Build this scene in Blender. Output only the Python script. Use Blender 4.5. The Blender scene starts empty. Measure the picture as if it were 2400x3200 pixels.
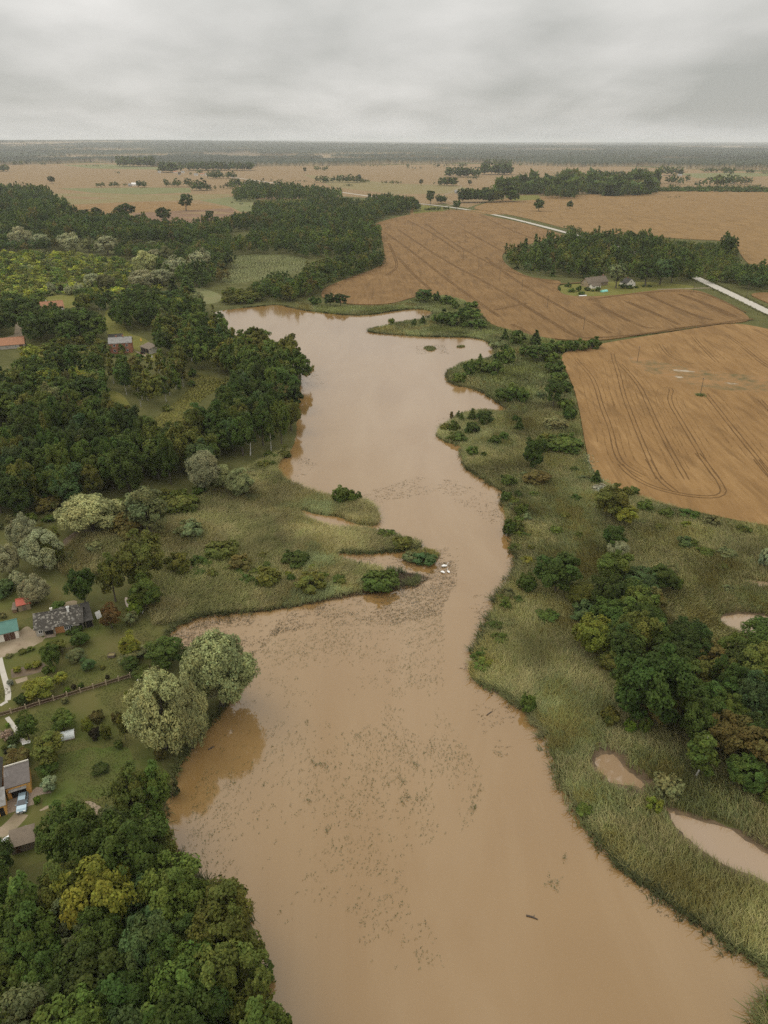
import bpy, math, random
import numpy as np
from mathutils import Vector
from mathutils.geometry import tessellate_polygon

scene = bpy.context.scene
COL = scene.collection

# ------------------------------------------------------------------ camera
CAM_H = 110.0
FPX = 2284.0                      # focal length in pixels of the 2400 x 3200 photograph
PITCH = math.radians(26.93)
cam_d = bpy.data.cameras.new("camera")
cam_d.sensor_fit = 'AUTO'
cam_d.sensor_width = 36.0
cam_d.lens = 36.0 * FPX / 3200.0
cam_d.clip_start = 0.5
cam_d.clip_end = 120000.0
cam = bpy.data.objects.new("camera", cam_d)
COL.objects.link(cam)
cam.location = (0, 0, CAM_H)
cam.rotation_euler = (math.pi / 2 - PITCH, 0, 0)
scene.camera = cam
scene.render.resolution_x = 768
scene.render.resolution_y = 1024

# ------------------------------------------------------------------ world and sun
SUN_EL, SUN_AZ = math.radians(52), math.radians(-60)     # azimuth from +Y towards +X
world = bpy.data.worlds.new("World")
scene.world = world
world.use_nodes = True
nt = world.node_tree
nt.nodes.clear()


def N(tree, kind, **kw):
    n = tree.nodes.new(kind)
    for k, v in kw.items():
        if k.startswith('i_'):
            n.inputs[k[2:].replace('_', ' ')].default_value = v
        else:
            setattr(n, k, v)
    return n


L = nt.links.new
out = N(nt, 'ShaderNodeOutputWorld')
mixs = N(nt, 'ShaderNodeMixShader')
mixs.inputs[0].default_value = 0.94
sky = N(nt, 'ShaderNodeTexSky', sky_type='NISHITA', sun_disc=False)
sky.sun_elevation = SUN_EL
sky.sun_rotation = SUN_AZ
bg1 = N(nt, 'ShaderNodeBackground')
bg1.inputs[1].default_value = 0.08
L(sky.outputs[0], bg1.inputs[0])
tc = N(nt, 'ShaderNodeTexCoord')
sep = N(nt, 'ShaderNodeSeparateXYZ')
L(tc.outputs['Generated'], sep.inputs[0])


def M(op, a, b=None, tree=nt):
    n = tree.nodes.new('ShaderNodeMath')
    n.operation = op
    for i, v in enumerate((a, b)):
        if v is None:
            continue
        if isinstance(v, (int, float)):
            n.inputs[i].default_value = v
        else:
            tree.links.new(v, n.inputs[i])
    return n.outputs[0]


zc = M('MAXIMUM', M('ADD', sep.outputs[2], 0.17), 0.03)
px_ = M('MULTIPLY', M('DIVIDE', sep.outputs[0], zc), 1.5)
py_ = M('DIVIDE', sep.outputs[1], zc)
comb = N(nt, 'ShaderNodeCombineXYZ')
L(px_, comb.inputs[0]); L(py_, comb.inputs[1])
cl1 = N(nt, 'ShaderNodeTexNoise'); cl1.inputs['Scale'].default_value = 0.85
cl1.inputs['Detail'].default_value = 7; cl1.inputs['Roughness'].default_value = 0.5; cl1.inputs['Distortion'].default_value = 0.12
cl2 = N(nt, 'ShaderNodeTexNoise'); cl2.inputs['Scale'].default_value = 0.36
cl2.inputs['Detail'].default_value = 3
L(comb.outputs[0], cl1.inputs[0]); L(comb.outputs[0], cl2.inputs[0])
csum = M('ADD', M('MULTIPLY', cl1.outputs[0], 0.55), M('MULTIPLY', cl2.outputs[0], 0.6))
# the cloud deck is brighter to the left, where the sun stands behind it
csum = M('ADD', csum, M('MULTIPLY', sep.outputs[0], -0.10))
cramp = N(nt, 'ShaderNodeValToRGB')
cramp.color_ramp.elements[0].position = 0.44
cramp.color_ramp.elements[0].color = (0.455, 0.455, 0.425, 1)
cramp.color_ramp.elements[1].position = 0.72
cramp.color_ramp.elements[1].color = (0.79, 0.77, 0.735, 1)
L(csum, cramp.inputs[0])
# overcast luminance: the zenith is about twice as bright as the rim
zen = N(nt, 'ShaderNodeMapRange')
zen.inputs[1].default_value = 0.10; zen.inputs[2].default_value = 0.55
zen.inputs[3].default_value = 1.0; zen.inputs[4].default_value = 2.3
L(sep.outputs[2], zen.inputs[0])
bg2 = N(nt, 'ShaderNodeBackground')
rim = N(nt, 'ShaderNodeMapRange')
rim.inputs[1].default_value = 0.0; rim.inputs[2].default_value = 0.03; rim.inputs[3].default_value = 0.45; rim.inputs[4].default_value = 0.0
L(sep.outputs[2], rim.inputs[0])
rimc = N(nt, 'ShaderNodeMix', data_type='RGBA')
L(rim.outputs[0], rimc.inputs[0]); L(cramp.outputs[0], rimc.inputs[6]); rimc.inputs[7].default_value = (0.72, 0.73, 0.71, 1)
L(rimc.outputs[2], bg2.inputs[0]); L(zen.outputs[0], bg2.inputs[1])
L(bg1.outputs[0], mixs.inputs[1]); L(bg2.outputs[0], mixs.inputs[2])
L(mixs.outputs[0], out.inputs[0])

sun_d = bpy.data.lights.new("sun", 'SUN')
sun_d.energy = 0.7
sun_d.angle = math.radians(30)
sun_d.color = (1.0, 0.95, 0.87)
sun = bpy.data.objects.new("sun", sun_d)
COL.objects.link(sun)
sd = Vector((math.sin(SUN_AZ) * math.cos(SUN_EL), math.cos(SUN_AZ) * math.cos(SUN_EL), math.sin(SUN_EL)))
sun.rotation_euler = sd.to_track_quat('Z', 'Y').to_euler()

scene.view_settings.view_transform = 'Standard'
scene.view_settings.look = 'None'
scene.view_settings.exposure = 0.0
scene.view_settings.gamma = 1.0
scene.render.engine = 'CYCLES'
scene.cycles.max_bounces = 6
scene.cycles.diffuse_bounces = 3
scene.cycles.glossy_bounces = 2
scene.cycles.transmission_bounces = 3
scene.cycles.volume_bounces = 1
scene.cycles.use_denoising = False

rng = np.random.default_rng(7)
random.seed(7)

# ------------------------------------------------------------------ helpers: geometry
K = 2400.0 / 1659.0
SP, CP = math.sin(PITCH), math.cos(PITCH)


def P(x, y, z=0.0):
    """the point at height z seen at (x, y) of the photograph"""
    dx = (x - 1200.0) / FPX
    dy = -(y - 1600.0) / FPX
    d = (dx, CP + dy * SP, -SP + dy * CP)
    t = (z - CAM_H) / d[2]
    return np.array((d[0] * t, d[1] * t, z))


def D(x, y, z=0.0):
    return P(x * K, y * K, z)


def project(p):
    p = np.atleast_2d(p)
    y = p[:, 1]; z = p[:, 2] - CAM_H
    zd = y * CP - z * SP
    yu = y * SP + z * CP
    return 1200 + FPX * p[:, 0] / zd, 1600 - FPX * yu / zd


def poly(pts, f=D):
    return np.array([f(*p)[:2] for p in pts])


def chaikin(p, n=2, closed=True):
    p = np.asarray(p, float)
    for _ in range(n):
        q = np.roll(p, -1, 0) if closed else p[1:]
        a = p if closed else p[:-1]
        r = np.empty((2 * len(a), p.shape[1]))
        r[0::2] = 0.75 * a + 0.25 * q
        r[1::2] = 0.25 * a + 0.75 * q
        if not closed:
            r = np.vstack([p[:1], r, p[-1:]])
        p = r
    return p


def roughen(p, amp, step, seed=0):
    """resample a closed outline every STEP metres and shake it"""
    r = np.random.default_rng(seed)
    o = []
    for i in range(len(p)):
        a, b = p[i], p[(i + 1) % len(p)]
        l = np.linalg.norm(b - a)
        if max(abs(a[0]), abs(b[0])) > 250 or l > 120:
            o.append(a); continue
        n = max(1, int(l / step))
        for k in range(n):
            o.append(a + (b - a) * k / n + r.normal(0, amp, 2))
    return np.array(o)


def inside(pts, pg):
    x, y = pts[:, 0], pts[:, 1]
    c = np.zeros(len(pts), bool)
    n = len(pg)
    j = n - 1
    for i in range(n):
        xi, yi = pg[i]; xj, yj = pg[j]
        m = ((yi > y) != (yj > y))
        if m.any():
            xx = (xj - xi) * (y - yi) / ((yj - yi) if yj != yi else 1e-9) + xi
            c ^= m & (x < xx)
        j = i
    return c


def scatter(pg, s, r=None, jit=0.42):
    r = r or rng
    lo, hi = pg.min(0), pg.max(0)
    gx, gy = np.meshgrid(np.arange(lo[0], hi[0] + s, s), np.arange(lo[1], hi[1] + s, s))
    gx = gx + (np.arange(gx.shape[0])[:, None] % 2) * s * 0.5
    p = np.stack([gx.ravel(), gy.ravel()], 1)
    p += r.uniform(-jit, jit, p.shape) * s
    return p[inside(p, pg)]


_tab = np.random.default_rng(99).random((256, 256))


def vnoise(x, y, s):
    x = np.asarray(x) / s; y = np.asarray(y) / s
    xi = np.floor(x).astype(int); yi = np.floor(y).astype(int)
    fx = x - xi; fy = y - yi
    fx = fx * fx * (3 - 2 * fx); fy = fy * fy * (3 - 2 * fy)
    a = _tab[xi % 256, yi % 256]; b = _tab[(xi + 1) % 256, yi % 256]
    c = _tab[xi % 256, (yi + 1) % 256]; d = _tab[(xi + 1) % 256, (yi + 1) % 256]
    return (a * (1 - fx) + b * fx) * (1 - fy) + (c * (1 - fx) + d * fx) * fy


def fbm(x, y, s):
    return 0.55 * vnoise(x, y, s) + 0.28 * vnoise(x + 31, y + 17, s / 2.3) + 0.17 * vnoise(x + 7, y + 71, s / 5.1)


def near_poly(pts, pg, dist):
    """True where a point lies within DIST of the outline"""
    res = np.zeros(len(pts), bool)
    for i in range(len(pg)):
        a, b = pg[i], pg[(i + 1) % len(pg)]
        ab = b - a; l2 = (ab ** 2).sum() + 1e-9
        t = np.clip(((pts - a) @ ab) / l2, 0, 1)
        res |= ((pts - a - t[:, None] * ab) ** 2).sum(1) < dist * dist
    return res


def fast_mesh(name, v, f, col=None, smooth=False):
    """v (n,3), f (m,k) all faces with k corners"""
    v = np.asarray(v, np.float32); f = np.asarray(f, np.int32)
    me = bpy.data.meshes.new(name)
    m, k = f.shape
    me.vertices.add(len(v)); me.vertices.foreach_set('co', v.ravel())
    me.loops.add(m * k); me.loops.foreach_set('vertex_index', f.ravel())
    me.polygons.add(m)
    me.polygons.foreach_set('loop_start', np.arange(0, m * k, k, dtype=np.int32))
    try:
        me.polygons.foreach_set('loop_total', np.full(m, k, np.int32))
    except Exception:
        pass
    if col is not None:
        ca = me.color_attributes.new('Col', 'FLOAT_COLOR', 'POINT')
        c4 = np.ones((len(v), 4), np.float32); c4[:, :3] = col
        ca.data.foreach_set('color', c4.ravel())
    me.update(calc_edges=True)
    if smooth:
        me.polygons.foreach_set('use_smooth', np.ones(m, bool))
    return me


def link(name, me, mat=None, parent=None, loc=None):
    o = bpy.data.objects.new(name, me)
    COL.objects.link(o)
    if mat and me is not None and not me.materials:
        me.materials.append(mat)
    if parent:
        o.parent = parent
    if loc is not None:
        o.location = loc
    return o


def tag(o, label=None, cat=None, group=None, kind=None):
    if label: o['label'] = label
    if cat: o['category'] = cat
    if group: o['group'] = group
    if kind: o['kind'] = kind
    return o


def empty(name, loc, rz=0, label=None, cat=None, group=None):
    o = bpy.data.objects.new(name, None)
    COL.objects.link(o)
    o.location = loc
    o.rotation_euler = (0, 0, rz)
    return tag(o, label, cat, group)


class MB:
    """collects simple shapes into one mesh"""
    def __init__(s):
        s.v, s.f = [], []

    def add(s, v, f):
        o = len(s.v)
        s.v += [tuple(map(float, p)) for p in v]
        s.f += [tuple(i + o for i in q) for q in f]

    def box(s, x0, y0, z0, x1, y1, z1):
        s.add([(x0, y0, z0), (x1, y0, z0), (x1, y1, z0), (x0, y1, z0), (x0, y0, z1), (x1, y0, z1), (x1, y1, z1), (x0, y1, z1)],
              [(3, 2, 1, 0), (4, 5, 6, 7), (0, 1, 5, 4), (1, 2, 6, 5), (2, 3, 7, 6), (3, 0, 4, 7)])
        return s

    def slab(s, a, b, c, d, t):
        """four corners of the upper face and a thickness along its normal"""
        q = [Vector(p) for p in (a, b, c, d)]
        n = (q[1] - q[0]).cross(q[3] - q[0]).normalized() * t
        s.add([*q, *[p - n for p in q]], [(0, 1, 2, 3), (7, 6, 5, 4), (0, 4, 5, 1), (1, 5, 6, 2), (2, 6, 7, 3), (3, 7, 4, 0)])
        return s

    def tube(s, pts, rad, n=8, cap=True):
        pts = [Vector(p) for p in pts]
        if isinstance(rad, (int, float)): rad = [rad] * len(pts)
        rings = []
        for i, p in enumerate(pts):
            t = (pts[min(i + 1, len(pts) - 1)] - pts[max(i - 1, 0)]).normalized()
            u = t.cross(Vector((0.3, 0.9, 0.1) if abs(t.z) > 0.9 else (0, 0, 1))).normalized()
            w = t.cross(u)
            rings.append([p + (u * math.cos(2 * math.pi * k / n) + w * math.sin(2 * math.pi * k / n)) * rad[i] for k in range(n)])
        v = [q for r in rings for q in r]
        f = [(i * n + k, i * n + (k + 1) % n, (i + 1) * n + (k + 1) % n, (i + 1) * n + k) for i in range(len(pts) - 1) for k in range(n)]
        if cap:
            f += [tuple(range(n))[::-1], tuple((len(pts) - 1) * n + k for k in range(n))]
        s.add(v, f)
        return s

    def prism(s, prof, y0, y1):
        """outline in (x, z) swept from y0 to y1"""
        n = len(prof)
        v = [(x, y0, z) for x, z in prof] + [(x, y1, z) for x, z in prof]
        f = [tuple(range(n)), tuple(range(2 * n - 1, n - 1, -1))] + [(i, i + n, (i + 1) % n + n, (i + 1) % n) for i in range(n)]
        s.add(v, f)
        return s

    def mesh(s, name, smooth=False):
        me = bpy.data.meshes.new(name)
        me.from_pydata(s.v, [], s.f)
        import bmesh
        b = bmesh.new(); b.from_mesh(me)
        bmesh.ops.recalc_face_normals(b, faces=b.faces)
        b.to_mesh(me); b.free()
        if smooth:
            for p in me.polygons: p.use_smooth = True
        return me

    def build(s, name, mat, parent=None, smooth=False, label=None):
        o = link(name, s.mesh(name, smooth), mat, parent)
        if label: o['label'] = label
        return o


def sheet(name, pg, z, mat, h=0.0, kind='structure', label=None):
    """flat outline at height z; with h a slab that stands h above it"""
    pts = [Vector((p[0], p[1], 0)) for p in pg]
    area = 0.5 * sum(pg[i][0] * pg[(i + 1) % len(pg)][1] - pg[(i + 1) % len(pg)][0] * pg[i][1] for i in range(len(pg)))
    tris = tessellate_polygon([pts])
    n = len(pg)
    v = [(p[0], p[1], z + h) for p in pg]
    f = []
    for t in tris:
        a, b, c = (pts[i] for i in t)
        f.append(tuple(t) if (b - a).cross(c - a).z > 0 else tuple(t)[::-1])
    if h:
        v += [(p[0], p[1], z) for p in pg]
        for i in range(n):
            j = (i + 1) % n
            f.append((i, i + n, j + n, j) if area > 0 else (j, j + n, i + n, i))
    me = bpy.data.meshes.new(name)
    me.from_pydata(v, [], f)
    o = link(name, me, mat)
    tag(o, label, None, None, kind)
    return o


def ribbon(name, line, w, z, mat, parent=None, kind=None, closed=False):
    line = np.asarray(line, float)
    t = np.gradient(line, axis=0)
    t /= np.linalg.norm(t, axis=1)[:, None] + 1e-9
    nrm = np.stack([-t[:, 1], t[:, 0]], 1)
    w = np.broadcast_to(np.asarray(w, float), (len(line),))[:, None] / 2
    a, b = line + nrm * w, line - nrm * w
    v = np.zeros((2 * len(line), 3)); v[0::2, :2] = a; v[1::2, :2] = b; v[:, 2] = z
    f = [(2 * i, 2 * i + 1, 2 * i + 3, 2 * i + 2) for i in range(len(line) - 1)]
    me = bpy.data.meshes.new(name); me.from_pydata(v.tolist(), [], f)
    o = link(name, me, mat, parent)
    if kind: o['kind'] = kind
    return o


# ------------------------------------------------------------------ helpers: materials
def new_mat(name):
    m = bpy.data.materials.new(name)
    m.use_nodes = True
    t = m.node_tree
    b = t.nodes['Principled BSDF']
    return m, t, b


def ramp(t, fac, stops):
    r = t.nodes.new('ShaderNodeValToRGB')
    e = r.color_ramp.elements
    while len(e) < len(stops): e.new(0.5)
    for k, (p, c) in enumerate(stops):
        e[k].position = p; e[k].color = (*c, 1)
    t.links.new(fac, r.inputs[0])
    return r.outputs[0]


def noise(t, vec, scale, detail=4, rough=0.55, dist=0.0):
    n = t.nodes.new('ShaderNodeTexNoise')
    n.inputs['Scale'].default_value = scale
    n.inputs['Detail'].default_value = detail
    n.inputs['Roughness'].default_value = rough
    n.inputs['Distortion'].default_value = dist
    if vec is not None: t.links.new(vec, n.inputs['Vector'])
    return n.outputs[0]


def mapping(t, scale=(1, 1, 1), rz=0.0):
    c = t.nodes.new('ShaderNodeTexCoord')
    m = t.nodes.new('ShaderNodeMapping')
    m.inputs['Scale'].default_value = scale
    m.inputs['Rotation'].default_value = (0, 0, rz)
    t.links.new(c.outputs['Object'], m.inputs[0])
    return m.outputs[0]


def mixc(t, fac, a, b, mode='MIX'):
    n = t.nodes.new('ShaderNodeMix')
    n.data_type = 'RGBA'; n.blend_type = mode
    for sock, v in ((n.inputs[0], fac), (n.inputs[6], a), (n.inputs[7], b)):
        if isinstance(v, (int, float)): sock.default_value = v
        elif isinstance(v, tuple): sock.default_value = (*v, 1)
        else: t.links.new(v, sock)
    return n.outputs[2]


def bump(t, b, h, strength=0.4, dist=0.1):
    n = t.nodes.new('ShaderNodeBump')
    n.inputs['Strength'].default_value = strength
    n.inputs['Distance'].default_value = dist
    t.links.new(h, n.inputs['Height'])
    t.links.new(n.outputs[0], b.inputs['Normal'])


def noisy(name, stops, scale=1.0, rough=0.85, detail=6, sc2=None, stops2=None, fac2=0.5, spec=0.2, bmp=0.3, bd=0.05, stretch=(1, 1, 1), rz=0.0, metallic=0.0):
    m, t, b = new_mat(name)
    v = mapping(t, stretch, rz)
    n1 = noise(t, v, scale, detail, 0.6)
    c = ramp(t, n1, stops)
    if sc2:
        n2 = noise(t, mapping(t), sc2, 5, 0.6)
        c = mixc(t, ramp(t, n2, [(0.4, (0, 0, 0)), (0.62, (fac2,) * 3)]), c, stops2)
    t.links.new(c, b.inputs['Base Color'])
    b.inputs['Roughness'].default_value = rough
    b.inputs['Specular IOR Level'].default_value = spec
    b.inputs['Metallic'].default_value = metallic
    if bmp: bump(t, b, n1, bmp, bd)
    return m


def leaf_material(name, trans=0.25, rough=0.65, spec=0.12, gain=1.0):
    m, t, b = new_mat(name)
    a = t.nodes.new('ShaderNodeAttribute'); a.attribute_name = 'Col'
    oi = t.nodes.new('ShaderNodeObjectInfo')
    c = mixc(t, 1.0, a.outputs['Color'], oi.outputs['Color'], 'MULTIPLY')
    t.links.new(c, b.inputs['Base Color'])
    b.inputs['Roughness'].default_value = rough
    b.inputs['Specular IOR Level'].default_value = spec
    tr = t.nodes.new('ShaderNodeBsdfTranslucent')
    t.links.new(c, tr.inputs[0])
    mx = t.nodes.new('ShaderNodeMixShader'); mx.inputs[0].default_value = trans
    o = t.nodes['Material Output']
    t.links.new(b.outputs[0], mx.inputs[1]); t.links.new(tr.outputs[0], mx.inputs[2]); t.links.new(mx.outputs[0], o.inputs[0])
    return m


MAT = {}
MAT['leaf'] = leaf_material('leaf')
MAT['reed'] = leaf_material('reed', 0.25, 0.7, 0.15)
MAT['bark'] = noisy('bark', [(0.3, (0.05, 0.04, 0.03)), (0.7, (0.13, 0.11, 0.085))], 6)
MAT['birch_bark'] = noisy('birch_bark', [(0.35, (0.12, 0.11, 0.1)), (0.5, (0.5, 0.48, 0.43))], 3)
MAT['ground'] = noisy('ground', [(0.3, (0.062, 0.060, 0.022)), (0.5, (0.092, 0.088, 0.030)), (0.72, (0.135, 0.120, 0.045))], 0.12, 0.95, 8, 0.9, (0.075, 0.085, 0.028), 0.6, 0.05, 0.5, 0.3)
MAT['lawn'] = noisy('lawn', [(0.3, (0.060, 0.075, 0.018)), (0.5, (0.085, 0.095, 0.025)), (0.7, (0.115, 0.110, 0.034))], 0.16, 0.95, 8, 0.05, (0.115, 0.098, 0.038), 0.75, 0.05, 0.5, 0.15)
MAT['meadow'] = noisy('meadow', [(0.3, (0.115, 0.115, 0.028)), (0.5, (0.155, 0.145, 0.038)), (0.7, (0.19, 0.165, 0.05))], 0.12, 0.95, 8, 0.4, (0.12, 0.125, 0.03), 0.6, 0.05, 0.5, 0.3)
MAT['pale_meadow'] = noisy('pale_meadow', [(0.3, (0.13, 0.145, 0.055)), (0.7, (0.19, 0.19, 0.085))], 0.06, 0.95, 8, 0.3, (0.15, 0.15, 0.06), 0.6, 0.05, 0.4, 0.3)
MAT['mud'] = noisy('mud', [(0.3, (0.055, 0.038, 0.02)), (0.55, (0.12, 0.08, 0.042)), (0.75, (0.19, 0.125, 0.062))], 0.5, 0.6, 8, None, None, 0, 0.35, 0.6, 0.2)
MAT['dirt'] = noisy('dirt', [(0.3, (0.20, 0.15, 0.10)), (0.5, (0.30, 0.235, 0.165)), (0.7, (0.38, 0.31, 0.23))], 0.5, 0.95, 8, 0.25, (0.16, 0.13, 0.07), 0.7, 0.1, 0.4, 0.1)
MAT['gravel'] = noisy('gravel', [(0.3, (0.40, 0.365, 0.31)), (0.7, (0.47, 0.435, 0.375))], 0.6, 0.95, 8, None, None, 0, 0.1, 0.3, 0.05, (1, 1, 1))
MAT['sand'] = noisy('sand', [(0.35, (0.20, 0.135, 0.07)), (0.6, (0.36, 0.30, 0.22))], 0.35, 0.95, 8)
MAT['pavers'] = noisy('pavers', [(0.3, (0.24, 0.18, 0.13)), (0.7, (0.33, 0.26, 0.2))], 3, 0.9)


def wheat(name, a, b_, c_, rz, green=0.0):
    m, t, b = new_mat(name)
    v1 = mapping(t, (1, 0.10, 1), rz)
    n1 = noise(t, v1, 0.55, 7, 0.62, 0.3)
    n2 = noise(t, mapping(t), 0.035, 6, 0.6)
    n3 = noise(t, mapping(t), 1.6, 5, 0.7)
    c = ramp(t, n1, [(0.28, b_), (0.5, a), (0.72, c_)])
    c = mixc(t, ramp(t, n2, [(0.40, (0, 0, 0)), (0.66, (0.7,) * 3)]), c, b_)
    n4 = noise(t, mapping(t, (1, 0.16, 1), rz), 0.16, 6, 0.65, 0.6)
    c = mixc(t, ramp(t, n4, [(0.50, (0,) * 3), (0.64, (0.6,) * 3)]), c, tuple(k * 0.72 for k in b_))
    c = mixc(t, ramp(t, n3, [(0.30, (0.55,) * 3), (0.48, (0,) * 3)]), c, tuple(k * 0.68 for k in b_))
    t.links.new(c, b.inputs['Base Color'])
    b.inputs['Roughness'].default_value = 0.9
    b.inputs['Specular IOR Level'].default_value = 0.1
    bump(t, b, n3, 0.7, 0.25)
    return m


MAT['wheat_near'] = wheat('wheat_near', (0.262, 0.154, 0.061), (0.200, 0.113, 0.043), (0.312, 0.190, 0.082), math.radians(-25))
MAT['wheat_mid'] = wheat('wheat_mid', (0.208, 0.122, 0.049), (0.150, 0.086, 0.033), (0.252, 0.154, 0.066), math.radians(38))
MAT['wheat_far'] = wheat('wheat_far', (0.240, 0.147, 0.058), (0.19, 0.115, 0.045), (0.285, 0.178, 0.076), math.radians(80))
MAT['wheat_pale'] = wheat('wheat_pale', (0.240, 0.163, 0.080), (0.20, 0.134, 0.064), (0.285, 0.198, 0.105), math.radians(80))
MAT['field_green'] = noisy('field_green', [(0.3, (0.13, 0.15, 0.06)), (0.7, (0.19, 0.18, 0.085))], 0.03, 0.95, 6, 0.2, (0.17, 0.15, 0.07), 0.5, 0.05, 0.2, 0.2)
MAT['field_olive'] = noisy('field_olive', [(0.3, (0.185, 0.15, 0.07)), (0.7, (0.24, 0.19, 0.09))], 0.03, 0.95, 6, 0.2, (0.17, 0.15, 0.07), 0.5, 0.05, 0.2, 0.2)
MAT['ploughed'] = noisy('ploughed', [(0.3, (0.16, 0.10, 0.062)), (0.7, (0.22, 0.14, 0.088))], 0.05, 0.95, 6, None, None, 0, 0.05, 0.2, 0.2)
MAT['track'] = noisy('track', [(0.3, (0.085, 0.050, 0.021)), (0.7, (0.160, 0.092, 0.039))], 0.8, 0.95, 6, None, None, 0, 0.05, 0.4, 0.1)

MAT['faint_track'] = noisy('faint_track', [(0.4, (0.135, 0.078, 0.031)), (0.6, (0.215, 0.125, 0.05))], 0.3, 0.95, 6, None, None, 0, 0.05, 0.3, 0.1)
# muddy water: an opaque brown body under a smooth reflecting skin
m, t, b = new_mat('water')
nW = noise(t, mapping(t), 0.012, 4, 0.55, 0.5)
nS = noise(t, mapping(t, (1, 0.25, 1), math.radians(20)), 0.05, 5, 0.6, 0.6)
cW = ramp(t, nW, [(0.3, (0.200, 0.113, 0.036)), (0.7, (0.236, 0.139, 0.049))])
cW = mixc(t, ramp(t, nS, [(0.42, (0,) * 3), (0.68, (0.7,) * 3)]), cW, (0.262, 0.168, 0.076))
t.links.new(cW, b.inputs['Base Color'])
nG = noise(t, mapping(t, (1, 0.4, 1), math.radians(-15)), 0.018, 4, 0.6, 0.8)
gl_ = t.nodes.new('ShaderNodeMapRange')
gl_.inputs[1].default_value = 0.4; gl_.inputs[2].default_value = 0.65; gl_.inputs[3].default_value = 0.04; gl_.inputs[4].default_value = 0.17
t.links.new(nG, gl_.inputs[0]); t.links.new(gl_.outputs[0], b.inputs['Roughness'])
b.inputs['IOR'].default_value = 1.46
b.inputs['Specular IOR Level'].default_value = 1.0
nR = noise(t, mapping(t), 1.3, 4, 0.6)
nR2 = noise(t, mapping(t), 0.12, 2, 0.5)
bump(t, b, M('ADD', nR, M('MULTIPLY', nR2, 2.0, t), t), 0.05, 0.05)
MAT['water'] = m
m2 = m.copy(); m2.name = 'sky_tinted_pond_water'  # paler base colour paints in the sky mirrored by the pools
for nd in m2.node_tree.nodes:
    if nd.type == 'VALTORGB' and nd.color_ramp.elements[0].color[0] > 0.1:
        nd.color_ramp.elements[0].color = (0.25, 0.17, 0.10, 1); nd.color_ramp.elements[1].color = (0.30, 0.21, 0.135, 1)
MAT['sky_tinted_pond_water'] = m2

# ------------------------------------------------------------------ the setting: outlines (pixels of the 1659 x 2212 preview)
SHORE_L = [(700, 2500), (650, 2330), (600, 2212), (565, 2090), (545, 1985), (470, 1930), (410, 1885), (365, 1825), (352, 1770), (372, 1690), (398, 1630),
           (470, 1545), (530, 1475), (540, 1420), (470, 1395), (400, 1420), (352, 1400), (362, 1372), (392, 1345), (430, 1330), (490, 1325), (560, 1322), (640, 1310), (700, 1296),
           (760, 1282), (800, 1274), (850, 1270), (890, 1262), (908, 1250), (890, 1238), (845, 1233), (800, 1228), (750, 1221), (722, 1208), (728, 1192), (780, 1196), (850, 1192), (898, 1188), (912, 1180),
           (888, 1175), (855, 1163), (820, 1153), (786, 1146), (740, 1146), (700, 1138), (660, 1120), (640, 1106), (652, 1101), (690, 1114), (730, 1116), (760, 1130), (790, 1137), (816, 1136), (822, 1120), (806, 1092), (760, 1078), (720, 1076), (690, 1070), (646, 1054), (610, 1036),
           (592, 1004), (628, 978), (642, 940), (640, 900), (640, 850), (655, 815), (640, 790), (580, 775), (520, 745), (480, 722), (462, 695), (458, 674)]
SHORE_FAR = [(500, 668), (560, 662), (600, 657), (640, 668), (700, 677), (760, 682), (800, 681), (850, 672), (900, 667), (932, 672), (940, 680), (915, 690),
             (880, 695), (845, 701), (800, 712), (795, 717), (830, 722), (900, 727), (960, 729), (1010, 728), (1048, 735), (1066, 748), (1075, 765), (1058, 776),
             (1020, 781), (985, 792), (967, 803), (966, 822), (985, 833), (1020, 838), (1042, 848), (1062, 862), (1088, 876), (1100, 888), (1080, 893), (1050, 888), (1015, 892),
             (985, 902), (958, 922), (942, 940), (962, 956), (1000, 964), (998, 985), (1004, 1008), (1030, 1026), (1060, 1046), (1080, 1056), (1092, 1072), (1086, 1092)]
SHORE_R = [(1095, 1130), (1110, 1180), (1122, 1225), (1110, 1250), (1085, 1280), (1065, 1320), (1052, 1370), (1020, 1430), (1012, 1455), (1032, 1478), (1080, 1492),
           (1120, 1522), (1165, 1562), (1190, 1622), (1210, 1682), (1240, 1732), (1280, 1802), (1340, 1872), (1400, 1922), (1460, 1962), (1520, 2002), (1590, 2052),
           (1640, 2080), (1700, 2116), (1740, 2140), (1700, 2160), (1662, 2176), (1650, 2205), (1652, 2260), (1665, 2500)]
LAKE = roughen(chaikin(poly(SHORE_L + SHORE_FAR + SHORE_R), 2), 0.16, 1.2, 3)
ISLETS = [[(866, 1202), (890, 1190), (930, 1186), (952, 1200), (945, 1212), (905, 1218), (875, 1214)],
          [(912, 752), (930, 748), (945, 754), (930, 760)], [(985, 748), (1003, 746), (1006, 750), (990, 752)],
          [(840, 690), (852, 690), (852, 696), (838, 697)]]
ISLETS = [chaikin(poly(q), 2) for q in ISLETS]
POOLS = [[(1280, 1638), (1315, 1627), (1338, 1640), (1352, 1665), (1395, 1690), (1388, 1704), (1350, 1694), (1318, 1692), (1292, 1668)],
         [(1442, 1748), (1478, 1768), (1555, 1782), (1620, 1820), (1690, 1862), (1760, 1900), (1760, 1975), (1690, 1925), (1640, 1898), (1560, 1868), (1495, 1820), (1458, 1785)],
         [(1545, 1336), (1590, 1326), (1640, 1330), (1720, 1340), (1720, 1385), (1640, 1372), (1590, 1362)],
         [(372, 1238), (395, 1224), (436, 1218), (430, 1230), (392, 1244)], [(266, 1290), (282, 1292), (290, 1312), (276, 1318)], [(1590, 1250), (1640, 1256), (1700, 1262), (1700, 1270), (1630, 1266)]]
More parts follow.
